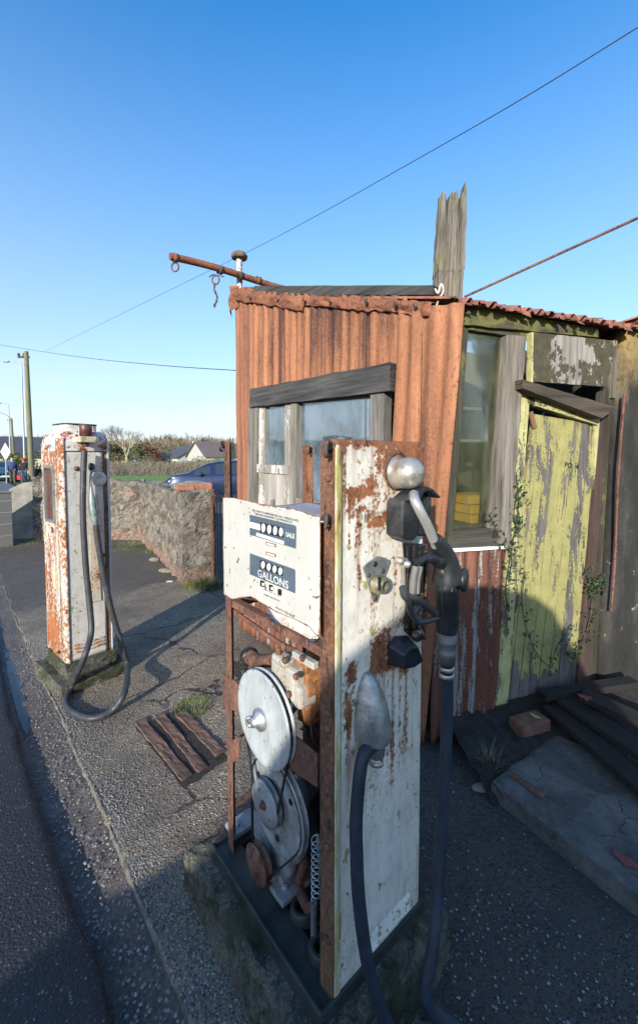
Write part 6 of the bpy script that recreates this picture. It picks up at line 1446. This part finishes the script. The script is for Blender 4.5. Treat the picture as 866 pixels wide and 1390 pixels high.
# ================================================================== vehicles
def m_car(nm, col):
    k = NT(nm); k.b.inputs['Coat Weight'].default_value = .4; k.b.inputs['Coat Roughness'].default_value = .05; return k.done(k.mix(k.math('MULTIPLY', k.noise(3, 5), .1), col, (.2, .19, .17)), .35, .3)
M_CGL = m_plain('car_glass', (.03, .04, .05), .06, 0, var=.1, bump=0, spec=.9)
M_TYR = m_plain('tyre', (.02, .02, .02), .8, bump=.2); M_RIM = m_plain('wheel_rim', (.42, .43, .44), .3, .8, bump=0)
def car(name, label, loc, rz, col, L=4.2, Wd=1.75, H=1.46, kind='hatch', group=None, plate=None):
    """x forward, origin on the ground under the middle"""
    o = thing(name, label, 'van' if kind == 'van' else 'car', loc, rz, group); paint = m_car(name+'_paint', col)
    if kind == 'hatch':
        top = [(-.5, .78), (-.485, .95), (-.47, 1.02), (-.40, 1.36), (-.30, H-.03), (-.1, H), (.06, H-.03), (.16, H-.15), (.30, 1.02), (.40, .95), (.46, .82), (.49, .66), (.5, .5)]
        belt = [(-.5, .80), (-.3, .93), (.1, .92), (.3, .90), (.42, .86), (.5, .5)]
    else:
        top = [(-.5, .9), (-.495, H-.80), (-.47, H-.72), (.08, H-.70), (.12, H-.08), (.14, H), (.20, H), (.26, H-.12), (.36, 1.35), (.41, 1.15), (.47, 1.02), (.495, .8), (.5, .55)]  # van outline shaped for the shade it throws
        belt = [(-.5, 1.1), (.3, 1.1), (.41, 1.05), (.5, .55)]
    def half(x): return Wd/2*(1-.55*max(0, abs(x)-.36)**1.6*6)
    b = MB(); xs = [-.5+i/48 for i in range(49)]; vs = []; prof = []
    for x in xs:
        w_ = half(x); zt = interp(top, x); zb = .24 if abs(x) < .46 else .24+(abs(x)-.46)*2.2; zl = min(interp(belt, x), zt-.01); rwid = w_*(1-.30*max(0, zt-zl)/.55) if zt-zl > .05 else w_*.93
        pts = [(w_*.86, zb), (w_*.97, zb+.10), (w_, zl*.62+.05), (w_*.985, zl-.04), (w_*.955, zl), (rwid*1.0, zl+(zt-zl)*.86), (rwid*.86, zl+(zt-zl)*.97), (rwid*.4, zt), (0, zt+.004)]
        full = pts+[(-y, z) for y, z in pts[:-1][::-1]]; prof.append(pts); vs += [(x*L, y, z) for y, z in full]
    m_ = 17
    b.add(vs, [(i*m_+k, i*m_+k+1, (i+1)*m_+k+1, (i+1)*m_+k) for i in range(48) for k in range(m_-1)]+[tuple(range(m_)), tuple(range(48*m_+m_-1, 48*m_-1, -1))], True)
    b.build('body', paint, o)
    # side glazing laid just proud of the body, windscreen and rear window
    def gpatch(nm, x0, x1, k0, k1, sgn):
        g = MB(); vs = []; ii = [i for i, x in enumerate(xs) if x0 <= x <= x1]
        for i in ii:
            a, c = Vector((xs[i]*L, sgn*prof[i][k0][0], prof[i][k0][1])), Vector((xs[i]*L, sgn*prof[i][k1][0], prof[i][k1][1])); d = c-a; out = Vector((0, sgn*.008, .004))
            vs += [a+d*.10+out, a+d*.93+out]
        g.add(vs, [(2*q, 2*q+1, 2*q+3, 2*q+2) for q in range(len(ii)-1)]); return g.build(nm, M_CGL, o, solid=.002)
    sp_ = ((-.40, -.14), (-.115, .10), (.12, .26)) if kind == 'hatch' else ((.06, .28),)
    for (x0, x1) in sp_:
        for s_ in (1, -1): gpatch('side_window', x0, x1, 4, 5, s_)
    def scr(nm, x0, x1):
        g = MB(); vs = []; ii = [i for i, x in enumerate(xs) if x0 <= x <= x1]
        for i in ii:
            p = prof[i]
            for y, z in ((p[6][0]*.97, p[6][1]), (p[7][0], p[7][1]), (0, p[8][1]), (-p[7][0], p[7][1]), (-p[6][0]*.97, p[6][1])): vs.append((xs[i]*L, y, z+.008))
        g.add(vs, [(5*q+k, 5*q+k+1, 5*q+k+6, 5*q+k+5) for q in range(len(ii)-1) for k in range(4)], True); g.build(nm, M_CGL, o, solid=.002)
    scr('windscreen', .10 if kind == 'hatch' else .22, .30 if kind == 'hatch' else .38); 
    if kind == 'hatch': scr('rear_window', -.47, -.36)
    for x in (-.31*L, .32*L):
        for s_ in (1, -1):
            w_ = bpy.data.objects.new('wheel', None); C.objects.link(w_); w_.parent = o; y = s_*(Wd/2-.10)
            MB().lathe([(-.10, 0), (-.10, .27), (-.08, .31), (.08, .31), (.10, .27), (.10, .2)], (x, y, .31), (0, s_, 0), 22).build('tyre', M_TYR, w_)
            MB().lathe([(.085, .205), (.10, .20), (.09, .12), (.095, .04), (.10, 0)], (x, y, .31), (0, s_, 0), 10, False).build('rim', M_RIM, w_)
    M_HL = m_plain('headlamp_lens', (.75, .78, .8), .08, .3, var=.1, bump=0)
    for s_ in (1, -1):
        P = [(.475*L, .30*Wd, .64), (.445*L, .455*Wd, .70), (.36*L, .475*Wd, .84), (.375*L, .43*Wd, .90), (.45*L, .33*Wd, .78)]
        b = MB(); b.prism([(x, s_*y, z) for x, y, z in P], (-.03, 0, -.02), (.03, s_*.012, .03)); b.build('headlight', M_HL, o, bevel=.006)
        b = MB().sphere((.20*L, s_*(Wd/2+.07), .98), .09, 10, 7, (.7, 1, .75)); b.build('door_mirror', paint, o)
        b = MB().box((-.485*L, s_*.36*Wd, .86), (.06, .16, .22)); b.build('tail_light', m_plain('red_lens', (.4, .02, .02), .15, bump=0), o, bevel=.01)
    MB().box((.497*L, 0, .52), (.02, .9, .12)).build('grille', M_TYR, o, bevel=.004)
    MB().box((.508*L, 0, .40), (.02, .52, .11)).build('number_plate', m_plain('plate_white', (.75, .75, .72), .4, bump=0), o, bevel=.002)
    MB().box((.49*L, 0, .30), (.08, Wd*.86, .08)).build('bumper', M_TYR, o, bevel=.01)
    for s_ in (1, -1):
        for x in ((-.105, .11) if kind == 'hatch' else (.05,)): MB().box((x*L, s_*(Wd/2*.995), .62), (.006, .008, .5)).build('door_seam', M_TYR, o)
    return o
# blue hatchback behind the stone wall : nose to the left
cp = at(223, 660, 14.6)
def bz(px, py, Y): return at(px, py, Y)
car('parked_car', 'dark blue hatchback parked behind the brick topped pillar, nose to the left', (bz(223, 650, 14.6).x+2.0, 15.4, .12), PI+.24, (.012, .028, .085), L=4.3)
# cars up the road at the left edge
ux = lambda a, b: ab(a, b)
p = ab(-.3, 25, 0); car('parked_car', 'silver blue car cut off at the left edge of the photo behind the block wall', (at(-40, 640, 17).x, 17, 0), math.atan2(-B2.y, -B2.x)+PI*0, (.07, .11, .16))
car('parked_car', 'dark teal car farther up the road behind the walkers', (at(4, 640, 30).x, 30, 0), math.atan2(-B2.y, -B2.x), (.05, .14, .18))
# unseen van added behind the viewpoint to throw its shadow on the near pump
VAN = dict(x=0, y=0)
van = car('shade_van', 'white van with a raised cab roof added out of view behind the viewpoint to cast shade', ab(-2.15, -2.55, 0), math.atan2(B2.y, B2.x), (.6, .6, .58), L=5.2, Wd=1.75, H=2.48, kind='van')
# ================================================================== people
def skin(name, verts, edges, rad, mat, parent=None, sub=1):
    me = bpy.data.meshes.new(name); me.from_pydata([tuple(v) for v in verts], edges, []); o = bpy.data.objects.new(name, me); C.objects.link(o)
    s_ = o.modifiers.new('s', 'SKIN'); sk = me.skin_vertices[0].data
    for k, r in enumerate(rad): sk[k].radius = r if isinstance(r, tuple) else (r, r)
    sk[0].use_root = True; q = o.modifiers.new('u', 'SUBSURF'); q.levels = sub; q.render_levels = sub
    dg = bpy.context.evaluated_depsgraph_get(); dg.update(); m2 = bpy.data.meshes.new_from_object(o.evaluated_get(dg)); bpy.data.objects.remove(o)
    m2.materials.clear(); m2.materials.append(mat); m2.polygons.foreach_set('use_smooth', [True]*len(m2.polygons)); o = bpy.data.objects.new(name, m2); C.objects.link(o); o.parent = parent; return o
M_SKIN = m_plain('skin', (.50, .30, .22), .55, var=.1, bump=0)
def person(label, loc, rz, jac, tro, hair, hat=None, stride=.18, group='walkers on the pavement', h=1.0):
    o = thing('person', label, 'person', loc, rz, group); o.scale = (h, h, h)
    J = dict(pel=(0, 0, .95), sp=(0, 0, 1.12), ch=(0, 0, 1.32), nk=(.01, 0, 1.48), hd=(.03, 0, 1.60), ht=(.02, 0, 1.72))
    for s_, q in ((1, 'l'), (-1, 'r')):
        f = stride*s_
        J['sh'+q] = (0, .19*s_, 1.40); J['el'+q] = (-.06-f*.5, .25*s_, 1.13); J['wr'+q] = (.06-f*.9, .26*s_, .90); J['ha'+q] = (.08-f, .255*s_, .81)
        J['hp'+q] = (0, .10*s_, .92); J['kn'+q] = (.05+f*.6, .10*s_, .50); J['an'+q] = (-.02+f*1.1, .10*s_, .09); J['to'+q] = (.14+f*1.1, .11*s_, .04)
    names = list(J); V = [Vector(J[n]) for n in names]; ix = {n: i for i, n in enumerate(names)}
    E = [('pel', 'sp'), ('sp', 'ch'), ('ch', 'nk'), ('nk', 'hd'), ('hd', 'ht')]
    for q in 'lr': E += [('ch', 'sh'+q), ('sh'+q, 'el'+q), ('el'+q, 'wr'+q), ('wr'+q, 'ha'+q), ('pel', 'hp'+q), ('hp'+q, 'kn'+q), ('kn'+q, 'an'+q), ('an'+q, 'to'+q)]
    R_ = dict(pel=.13, sp=.12, ch=.14, nk=.055, hd=.095, ht=.06, sh=.06, el=.042, wr=.03, ha=.04, hp=.09, kn=.055, an=.04, to=.035)
    def rr_(n, add=0, mul=1): return R_.get(n, R_.get(n[:2], .05))*mul+add
    skin('body', V, [(ix[a], ix[b]) for a, b in E], [rr_(n) for n in names], M_SKIN, o)
    def part(nm, keep, edges, add, mat):
        k = {n: i for i, n in enumerate(keep)}; skin(nm, [Vector(J[n]) for n in keep], [(k[a], k[b]) for a, b in edges], [rr_(n, add) for n in keep], mat, o)
    jk = ['sp', 'pel', 'ch', 'nk', 'shl', 'ell', 'wrl', 'shr', 'elr', 'wrr']
    part('jacket', jk, [('pel', 'sp'), ('sp', 'ch'), ('ch', 'nk'), ('ch', 'shl'), ('shl', 'ell'), ('ell', 'wrl'), ('ch', 'shr'), ('shr', 'elr'), ('elr', 'wrr')], .048, jac)
    tr = ['pel', 'hpl', 'knl', 'anl', 'hpr', 'knr', 'anr']; part('trousers', tr, [('pel', 'hpl'), ('hpl', 'knl'), ('knl', 'anl'), ('pel', 'hpr'), ('hpr', 'knr'), ('knr', 'anr')], .018, tro)
    for q in 'lr': MB().sphere(Vector(J['an'+q])*.4+Vector(J['to'+q])*.6+Vector((0, 0, -.012)), .05, 8, 6, (2.2, 1, .9)).build('shoe', M_TYR, o)
    MB().sphere((.0, 0, 1.665), .125 if hat else .105, 12, 8, (1, .92, .95)).build('hat' if hat else 'hair', hat or hair, o)
    MB().sphere((.125, 0, 1.605), .018, 6, 5, (1, .7, 1.2)).build('nose', M_SKIN, o)
    return o
cl = lambda n, c: m_plain(n, c, .8, var=.2, sc=8, bump=.3)
def onY(px, Y, z=.05): p = at(px, 640, Y); return (p.x, Y, z)
jb = cl('navy_jacket', (.04, .07, .19)); kb2 = cl('black_jacket', (.02, .02, .024)); dn_ = cl('denim', (.06, .09, .17)); bt = cl('brown_trousers', (.10, .085, .075)); gh = cl('grey_hair', (.42, .40, .38)); rh = cl('red_knit', (.62, .03, .03))
face = math.atan2(-.9, .7)
pr1 = person('walker in a puffy navy jacket with grey hair', onY(17.5, 28.5, -.12), face, jb, bt, gh, h=1.02)
pr2 = person('walker in a black jacket and bright red hat', onY(33.0, 28.2, -.12), face-.1, kb2, dn_, gh, hat=rh, h=1.0, stride=-.14)
pr3 = person('small walker in pale clothes behind the navy jacket walker', onY(9.5, 31, -.14), face, cl('cream_coat', (.55, .5, .45)), kb2, gh, h=.98)
bag = MB().box((0, 0, .16), (.30, .16, .28)); bag.tube(spline([(-.09, 0, .29), (-.06, 0, .42), (.06, 0, .42), (.09, 0, .29)]), .008, 6)
o = bag.build('shopping_bag', rh, bevel=.03); o.location = Vector(onY(26.0, 28.6, .15)); tag(o, 'red shopping bag held beside the navy jacket walker', 'bag')
# ================================================================== poles, lamps, cables
M_TPOLE = m_wood('pole_wood', (.26, .25, .15), (.12, .11, .065), 2); M_GALV = m_plain('galvanised_steel', (.42, .44, .46), .5, .5, var=.12, sc=3, bump=0)
def upole(label, px_b, py_b, px_t, py_t, Y, r=.13, group='wooden utility poles'):
    b0_, t0_ = at(px_b, py_b, Y), at(px_t, py_t, Y); o = thing('utility_pole', label, 'utility pole', (b0_.x, Y, 0), group=group)
    d = t0_-Vector((b0_.x, Y, 0)); MB().tube([(0, 0, 0), d*.5, d], [r, r*.88, r*.72], 12).build('pole', M_TPOLE, o)
    MB().box(d+Vector((-.12, 0, -.25)), (.5, .08, .08)).build('bracket', M_DKIRON, o)
    for x in (-.34, -.1): MB().lathe([(0, .03), (.04, .06), (.09, .05), (.14, .03), (.14, 0)], d+Vector((x, 0, -.21)), (0, 0, 1), 8).build('insulator', M_DKIRON, o)
    return o
upole('tall greenish wooden utility pole just left of the rusty pump', 44, 648, 36, 477, 19, .125); upole('shorter wooden utility pole far down the road between two lamp posts', 20, 630, 16, 568, 44, .14)
def lamp(label, pxb, pxt, pyt, Y, arm=-1.3):
    t0_ = at(pxt, pyt, Y); b0_ = at(pxb, 640, Y); o = thing('street_lamp', label, 'street lamp', (b0_.x, Y, 0), group='street lamps along the road')
    d = t0_-Vector((b0_.x, Y, 0)); MB().tube([(0, 0, 0), Vector((0, 0, 1.2)), d], [.085, .08, .05], 10).build('post', M_GALV, o); MB().tube([d, d+Vector((arm*.5, 0, .12)), d+Vector((arm, 0, .14))], [.04, .035, .03], 8).build('arm', M_GALV, o)
    MB().sphere(d+Vector((arm-.2, 0, .13)), .3, 10, 6, (1, .45, .28)).build('lamp_head', M_GALV, o); return o
lamp('near grey street lamp beside the tall wooden pole', 34.5, 29.5, 493, 33, -.95); lamp('far grey street lamp at the left edge of the photo', 15.5, 12, 549, 43, -.8)
def cable(label, pts, r, m, nm='overhead_cable', group=None, n=10):
    P = spline(pts, n); c = P[0]; b = MB().tube([p-c for p in P], r, 6); o = b.build(nm, m); o.location = c; return tag(o, label, 'cable', group)
M_CBL = m_plain('cable_black', (.03, .03, .035), .6, bump=0); GC = 'overhead cables'
def sagpts(a, b, sag, n=7): return [a+(b-a)*(k/n)-Vector((0, 0, sag*4*(k/n)*(1-k/n))) for k in range(n+1)]
cable('thin overhead cable rising from behind the vent pipe to the top right of the sky', sagpts(at(60, 478, 30), at(340, 340, 13), .0, 4)[:-1]+[at(340, 340, 13), at(433, 291, 10.2), at(545, 228, 8), at(700, 139, 6), at(880, 28, 4.9)], .007, M_CBL, group=GC)
cable('overhead cable crossing low in the sky from the pole to the kiosk', [at(-60, 458, 16), at(37, 474, 19), at(120, 486, 14), at(220, 496, 10.5), at(330, 503.5, 8)], .0085, M_CBL, group=GC)
cable('faint overhead wire high left running down to the far pole', [at(-70, 543, 38), at(0, 560, 41), at(16, 568, 44)], .02, M_CBL, group=GC)
a_, b_ = at(630, 403, 2.36), at(900, 280, 1.9)
st = MB().tube([Vector((0, 0, 0)), b_-a_], .0072, 8); o = st.build('stay_rod', M_IRON); o.location = a_; tag(o, 'rusty stay rod rising from the splintered post to the right edge', 'rod')
# road sign, seen edge-on white diamond
sg_ = thing('road_sign', 'white diamond road sign back beside the walkers', 'sign', onY(9, 26, 0)); MB().tube([(0, 0, 0), (0, 0, 2.2)], .03, 8).build('sign_post', M_GALV, sg_)
MB().prism([(-.32, 0, 2.05), (0, 0, 2.62), (.32, 0, 2.05), (0, 0, 1.5)], (0, 0, 0), (0, .02, 0)).build('sign_panel', m_plain('cream_sign', (.7, .62, .5), .5, bump=0), sg_)
# ================================================================== houses
def house(label, px, Y, w_, d_, hw, hr, wall, roof, rz=0, base=None, cat='house', z=None, nwin=3, group=None):
    p = at(px, 622, Y); z = gz(p.x, Y) if z is None else z; o = thing('house', label, cat, (p.x, Y, z), rz, group)
    x, y = w_/2, d_/2
    MB().prism([(-x, -y, -1), (x, -y, -1), (x, y, -1), (-x, y, -1)], (0, 0, 0), (0, 0, hw+1)).add([(-x, -y, hw), (-x, y, hw), (-x, 0, hr)], [(0, 2, 1)]).add([(x, -y, hw), (x, y, hw), (x, 0, hr)], [(0, 1, 2)]).build('walls', wall, o)
    e = .35; s_ = (hr-hw)/y; b = MB()
    for q in (1, -1): b.prism([(-x-e, q*(y+e), hw-s_*e+.03), (x+e, q*(y+e), hw-s_*e+.03), (x+e, 0, hr+.05), (-x-e, 0, hr+.05)], (0, 0, 0), (0, 0, .14))
    rf = b.build('roof', roof, o); MB().box((x*.6, 0, hr+.3), (.9, .6, 1.4)).build('chimney', wall, rf)
    for k in range(nwin):
        xx = -x+w_*(k+.5)/nwin
        for zz in ([1.5, 4.0] if hw > 4.5 else [1.4]):
            fr = MB().box((xx, -y-.01, zz), (1.2, .10, 1.2)).build('window', M_WH, o); MB().box((xx, -y-.07, zz), (1.0, .03, 1.0)).build('pane', M_CGL, fr)
    for zz in ([1.5, 4.0] if hw > 4.5 else [1.4]):
        fr = MB().box((x+.01, 0, zz), (.10, 1.1, 1.1)).build('window', M_WH, o); MB().box((x+.07, 0, zz), (.03, .9, .9)).build('pane', M_CGL, fr)
    return o
M_CRM = m_plain('cream_render', (.62, .56, .45), .85, var=.08, sc=1); M_WRD = m_plain('white_render', (.48, .47, .44), .85, var=.06, sc=1); M_SLT = m_plain('slate_roof', (.075, .078, .09), .7, var=.2, sc=3); M_SLB = m_plain('brown_roof', (.16, .12, .11), .8, var=.2, sc=3)
house('cream gabled house with a slate roof behind the tall wooden pole', 52, 52, 8, 8, 3.4, 5.6, M_CRM, M_SLT, .6, z=-1.5)
house('long low house with a dark roof behind the walkers', 26, 58, 22, 8, 2.2, 4.0, M_CRM, M_SLT, .1, z=-2.2, nwin=6)
house('far dark roofed bungalow at the left edge of the road', 0, 75, 14, 8, 2.2, 4.2, M_CRM, M_SLT, .5, z=-2.0)
house('white gabled bungalow with slate roof beyond the brambles', 258, 92, 8.5, 9, 2.6, 5.2, M_WRD, M_SLT, -.85, z=-.8)
house('white extension beside the gabled bungalow', 246, 96, 9, 7, 2.2, 3.6, M_WRD, M_SLT, 0, z=-.8)
house('white house with brown roof partly hidden by the kiosk', 300, 80, 10, 8, 3.0, 5.6, M_WRD, M_SLB, .7, z=-1.0)
house('low white bungalow among the trees behind the pale bare tree', 196, 105, 9, 6, 2.0, 3.2, M_WRD, M_SLB, .1, z=-.6)
b = MB().lathe([(0, 1.3), (.9, 1.2), (1.4, .6), (1.5, 0)], (0, 0, 0), (0, 0, 1), 10); o = b.build('garden_tent', m_plain('blue_cover', (.35, .42, .52), .5)); o.location = at(184, 622, 66); o.location.z = -.3; tag(o, 'pale blue garden cover beyond the brambles', 'tent')
# ================================================================== vegetation
def m_leaf(nm, cs, rough=.7):
    k = NT(nm); c = k.ramp(k.rnd(), cs); c = k.mix(.35, c, k.ramp(k.noise(1.2, 4), [(.3, tuple(x*.5 for x in cs[0][1])), (.7, cs[-1][1])])); k.l(c, k.b.inputs['Base Color']); k.b.inputs['Roughness'].default_value = rough; return k.m
ML_G = m_leaf('bright_leaf', [(0, (.05, .09, .02)), (.6, (.12, .17, .03)), (1, (.22, .25, .06))]); ML_D = m_leaf('dark_leaf', [(0, (.015, .03, .014)), (.7, (.035, .06, .025)), (1, (.07, .09, .03))]); ML_O = m_leaf('olive_leaf', [(0, (.07, .07, .025)), (.6, (.14, .13, .05)), (1, (.22, .17, .08))])
M_BARK = m_plain('bark', (.17, .14, .11), .9, bump=.5); M_BARKP = m_plain('pale_bark', (.42, .36, .27), .9, bump=.5)
def crown(c, rx, ry, rz_, n, s, cl_=9):
    b = MB(); cs = []
    for k in range(cl_):
        a = rnd(0, 6.3); r = rnd(.2, .85); cs.append((Vector((math.cos(a)*rx*r, math.sin(a)*ry*r, rnd(-.6, .75)*rz_)), rnd(.3, .55)))
    for k in range(n):
        q, f = random.choice(cs); v = Vector((random.gauss(0, 1), random.gauss(0, 1), random.gauss(0, 1))).normalized()*random.random()**.4
        p = Vector(c)+q+Vector((v.x*rx*f, v.y*ry*f, v.z*rz_*f)); R_ = Matrix.Rotation(rnd(0, 6.3), 3, 'Z') @ Matrix.Rotation(rnd(0, 3), 3, 'X'); q2 = s*rnd(.5, 1.2)
        b.add([p+R_ @ Vector((-q2, 0, 0)), p+R_ @ Vector((0, -q2*.6, 0)), p+R_ @ Vector((q2, 0, 0)), p+R_ @ Vector((0, q2*.6, 0))], [(0, 1, 2, 3)])
    return b
def bush(label, px, Y, w_, h, m, n=900, name='bush', cat='bush', group='bushes and small trees beyond the field', z=None):
    p = at(px, 622, Y); z = gz(p.x, Y) if z is None else z; o = thing(name, label, cat, (p.x, Y, z), group=group)
    b = MB()
    for k in range(5): a = rnd(0, 6.3); b.tube([(0, 0, 0), (math.cos(a)*w_*.15, math.sin(a)*w_*.15, h*.35), (math.cos(a)*w_*.3, math.sin(a)*w_*.3, h*.75)], [.08, .05, .02], 5)
    b.build('trunk', M_BARK, o); crown((0, 0, h*.55), w_/2, w_/2, h*.5, n, max(.05, h*.045)).build('crown', m, o); return o
def branch(b, p, d, L, r, lev, tips):
    q = p+d*L; m_ = p+d*L*.5+Vector((rnd(-1, 1), rnd(-1, 1), rnd(-.3, .6)))*L*.06; b.tube([p, m_, q], [r, r*.85, r*.65], 5 if lev > 2 else 3, False)
    if lev == 0: tips.append(q); return
    for k in range(random.choice((2, 3, 3)) if lev > 1 else 3):
        e = (d+Vector((rnd(-1, 1), rnd(-1, 1), rnd(-.35, .8)))*.75).normalized(); branch(b, q if k else p+d*L*rnd(.6, 1), e, L*rnd(.62, .82), r*.6, lev-1, tips)
def bare(label, px, Y, h, m, lev=5, z=None, name='bare_tree', r=None):
    p = at(px, 622, Y); z = gz(p.x, Y) if z is None else z; o = thing(name, label, 'tree', (p.x, Y, z), group='bare winter trees'); b = MB(); tips = []; r = r or h*.022
    b.tube([(0, 0, -.2), (rnd(-.1, .1), 0, h*.3)], [r*1.2, r], 7); b.build('trunk', m, o)
    c = MB()
    for k in range(4): branch(c, Vector((0, 0, h*.28)), Vector((rnd(-.6, .6), rnd(-.6, .6), 1)).normalized(), h*.24, r*.75, lev-1, tips)
    c.build('crown', m, o); return o
bare('pale barked bare tree standing in front of the far bushes', 172, 60, 6.4, M_BARKP, 6, r=.16); bare('bare tree with a wide twiggy crown left of the pale tree', 163, 120, 10.5, M_BARK, 6)
for i, (px, Y, h) in enumerate(((214, 130, 9), (236, 150, 10), (283, 110, 8), (254, 160, 10))):
    bare(('thin bare tree on the skyline above the gabled bungalow', 'bare tree on the skyline between the bungalow and the bushes', 'bare tree behind the brown roofed house', 'slim bare tree behind the dark conifer')[i], px, Y, h, M_BARK, 5)
bush('bright green bush right of the pale bare tree', 181, 70, 4.2, 3.4, ML_G, 1600); bush('yellow green bush right of the blue cover', 214, 72, 5.0, 2.6, ML_G, 1500); bush('olive tree mass left of the pale bare tree', 156, 80, 6.5, 4.6, ML_O, 2200); bush('dark evergreen bush behind the rusty shrub', 200, 84, 5.0, 4.4, ML_D, 1500)
bush('reddish brown shrub in the middle of the distance', 206, 68, 3.6, 3.6, m_leaf('rust_leaf', [(0, (.12, .06, .03)), (1, (.26, .13, .07))]), 1200); bush('green hedge bush in front of the white bungalow', 268, 55, 6.5, 2.0, ML_G, 2600); bush('mid green bush beside the parked blue car', 285, 48, 4.5, 1.9, ML_G, 1600)
bush('green bush behind the walkers', 27, 40, 3.4, 2.7, ML_G, 1600); bush('dark green shrub beside the tall wooden pole', 47, 33, 1.6, 1.9, ML_D, 500)
def conifer(label, px, Y, h, w_, m):
    p = at(px, 622, Y); o = thing('conifer', label, 'tree', (p.x, Y, gz(p.x, Y)), group='conifers in the distance'); MB().tube([(0, 0, 0), (0, 0, h*.9)], [.14, .03], 6).build('trunk', M_BARK, o); b = MB()
    for k in range(1500):
        t = random.random()**.8; a = rnd(0, 6.3); r = w_/2*(1-t)*rnd(.4, 1.1); q = Vector((math.cos(a)*r, math.sin(a)*r, h*(.12+.88*t))); d = Vector((math.cos(a), math.sin(a), -.2))*rnd(.12, .3)*(1.2-t); s_ = Vector((-math.sin(a), math.cos(a), 0))*.07; b.add([q-s_, q+s_, q+d+s_*.3, q+d-s_*.3], [(0, 1, 2, 3)])
    b.build('crown', m, o)
conifer('dark pointed conifer behind the white bungalow', 274.5, 84, 5.4, 2.2, ML_D); conifer('green pointed conifer peeking out beside the rusty pump post', 316.5, 60, 4.7, 1.5, ML_G)
# brambles : brown band of undergrowth
b = MB()
for k in range(15000):
    px = rnd(140, 345); Y = rnd(34, 50); p = at(px, 622, Y); hh = (1.3+.5*nz((p.x*.25, Y*.2, 0)))*rnd(.2, 1); q = Vector((p.x, Y, gz(p.x, Y)+hh)); a = rnd(0, 6.3); d = Vector((math.cos(a)*.3, math.sin(a)*.3, rnd(-.1, .35)))*rnd(.4, 1); s_ = Vector((rnd(-1, 1), rnd(-1, 1), rnd(-1, 1))).normalized()*.022; b.add([q-s_, q+s_, q+d], [(0, 1, 2)])
for k in range(2500):
    px = rnd(140, 345); Y = rnd(34, 50); p = at(px, 622, Y); a = rnd(0, 6.3); hh = rnd(.5, 1.5); q = Vector((p.x, Y, gz(p.x, Y))); s_ = Vector((.015, 0, 0)); t_ = q+Vector((math.cos(a)*.5, math.sin(a)*.5, hh)); b.add([q-s_, q+s_, t_+s_*.5, t_-s_*.5], [(0, 1, 2, 3)])
tag(b.build('undergrowth', m_leaf('dead_bramble', [(0, (.10, .07, .05)), (.5, (.20, .15, .11)), (.9, (.33, .26, .19)), (1, (.12, .15, .05))])), 'tangled brown winter brambles beyond the green strip', 'undergrowth', kind='stuff')
# bramble bank under it so ground does not show through
b = MB(); b.grid(lambda u, v: (at(120+250*u, 622, 34+18*v).x, 34+18*v, gz(0, 0)+(.95+.25*MN.noise(Vector((u*12, v*3, 0))))*math.sin(PI*min(1, v*2.5+.04)/2)), 60, 12); struct(b.build('bramble_bank', m_plain('brown_bank', (.15, .115, .085), .95, var=.5, sc=3, bump=1)))
# far woods on the hillside
b = MB()
for k in range(1500):
    Y = rnd(110, 330); X = rnd(-1.15, .25)*Y; z = gz(X, Y); h = rnd(4, 8); cw = h*.42; n_ = 34 if X/Y > -.9 else 18
    for j in range(n_):
        a = rnd(0, 6.3); r = cw*math.sqrt(random.random()); q = Vector((X+math.cos(a)*r, Y+math.sin(a)*r, z+h*rnd(.25, .85))); d = Vector((math.cos(a)*.35, math.sin(a)*.35, 1)).normalized()*rnd(.8, 2.0); s_ = Vector((rnd(.08, .26), rnd(-.1, .1), 0)); b.add([q-s_, q+s_, q+d], [(0, 1, 2)])
tag(b.build('woodland', m_leaf('winter_woodland', [(0, (.11, .075, .055)), (.4, (.20, .14, .10)), (.75, (.30, .23, .16)), (.9, (.13, .14, .06)), (1, (.07, .09, .04))])), 'far brown winter woodland covering the hillside', 'woodland', kind='stuff')
# green strip of grass
b = MB(); 
def gst(u, v): x = at(100+260*u, 622, 23+11*v).x; y = 23+11*v; return (x, y, -.05+.25*v)
b.grid(gst, 40, 10); struct(b.build('field', m_plain('field_grass', (.13, .24, .035), .9, var=.4, sc=2.5, bump=1.0)))
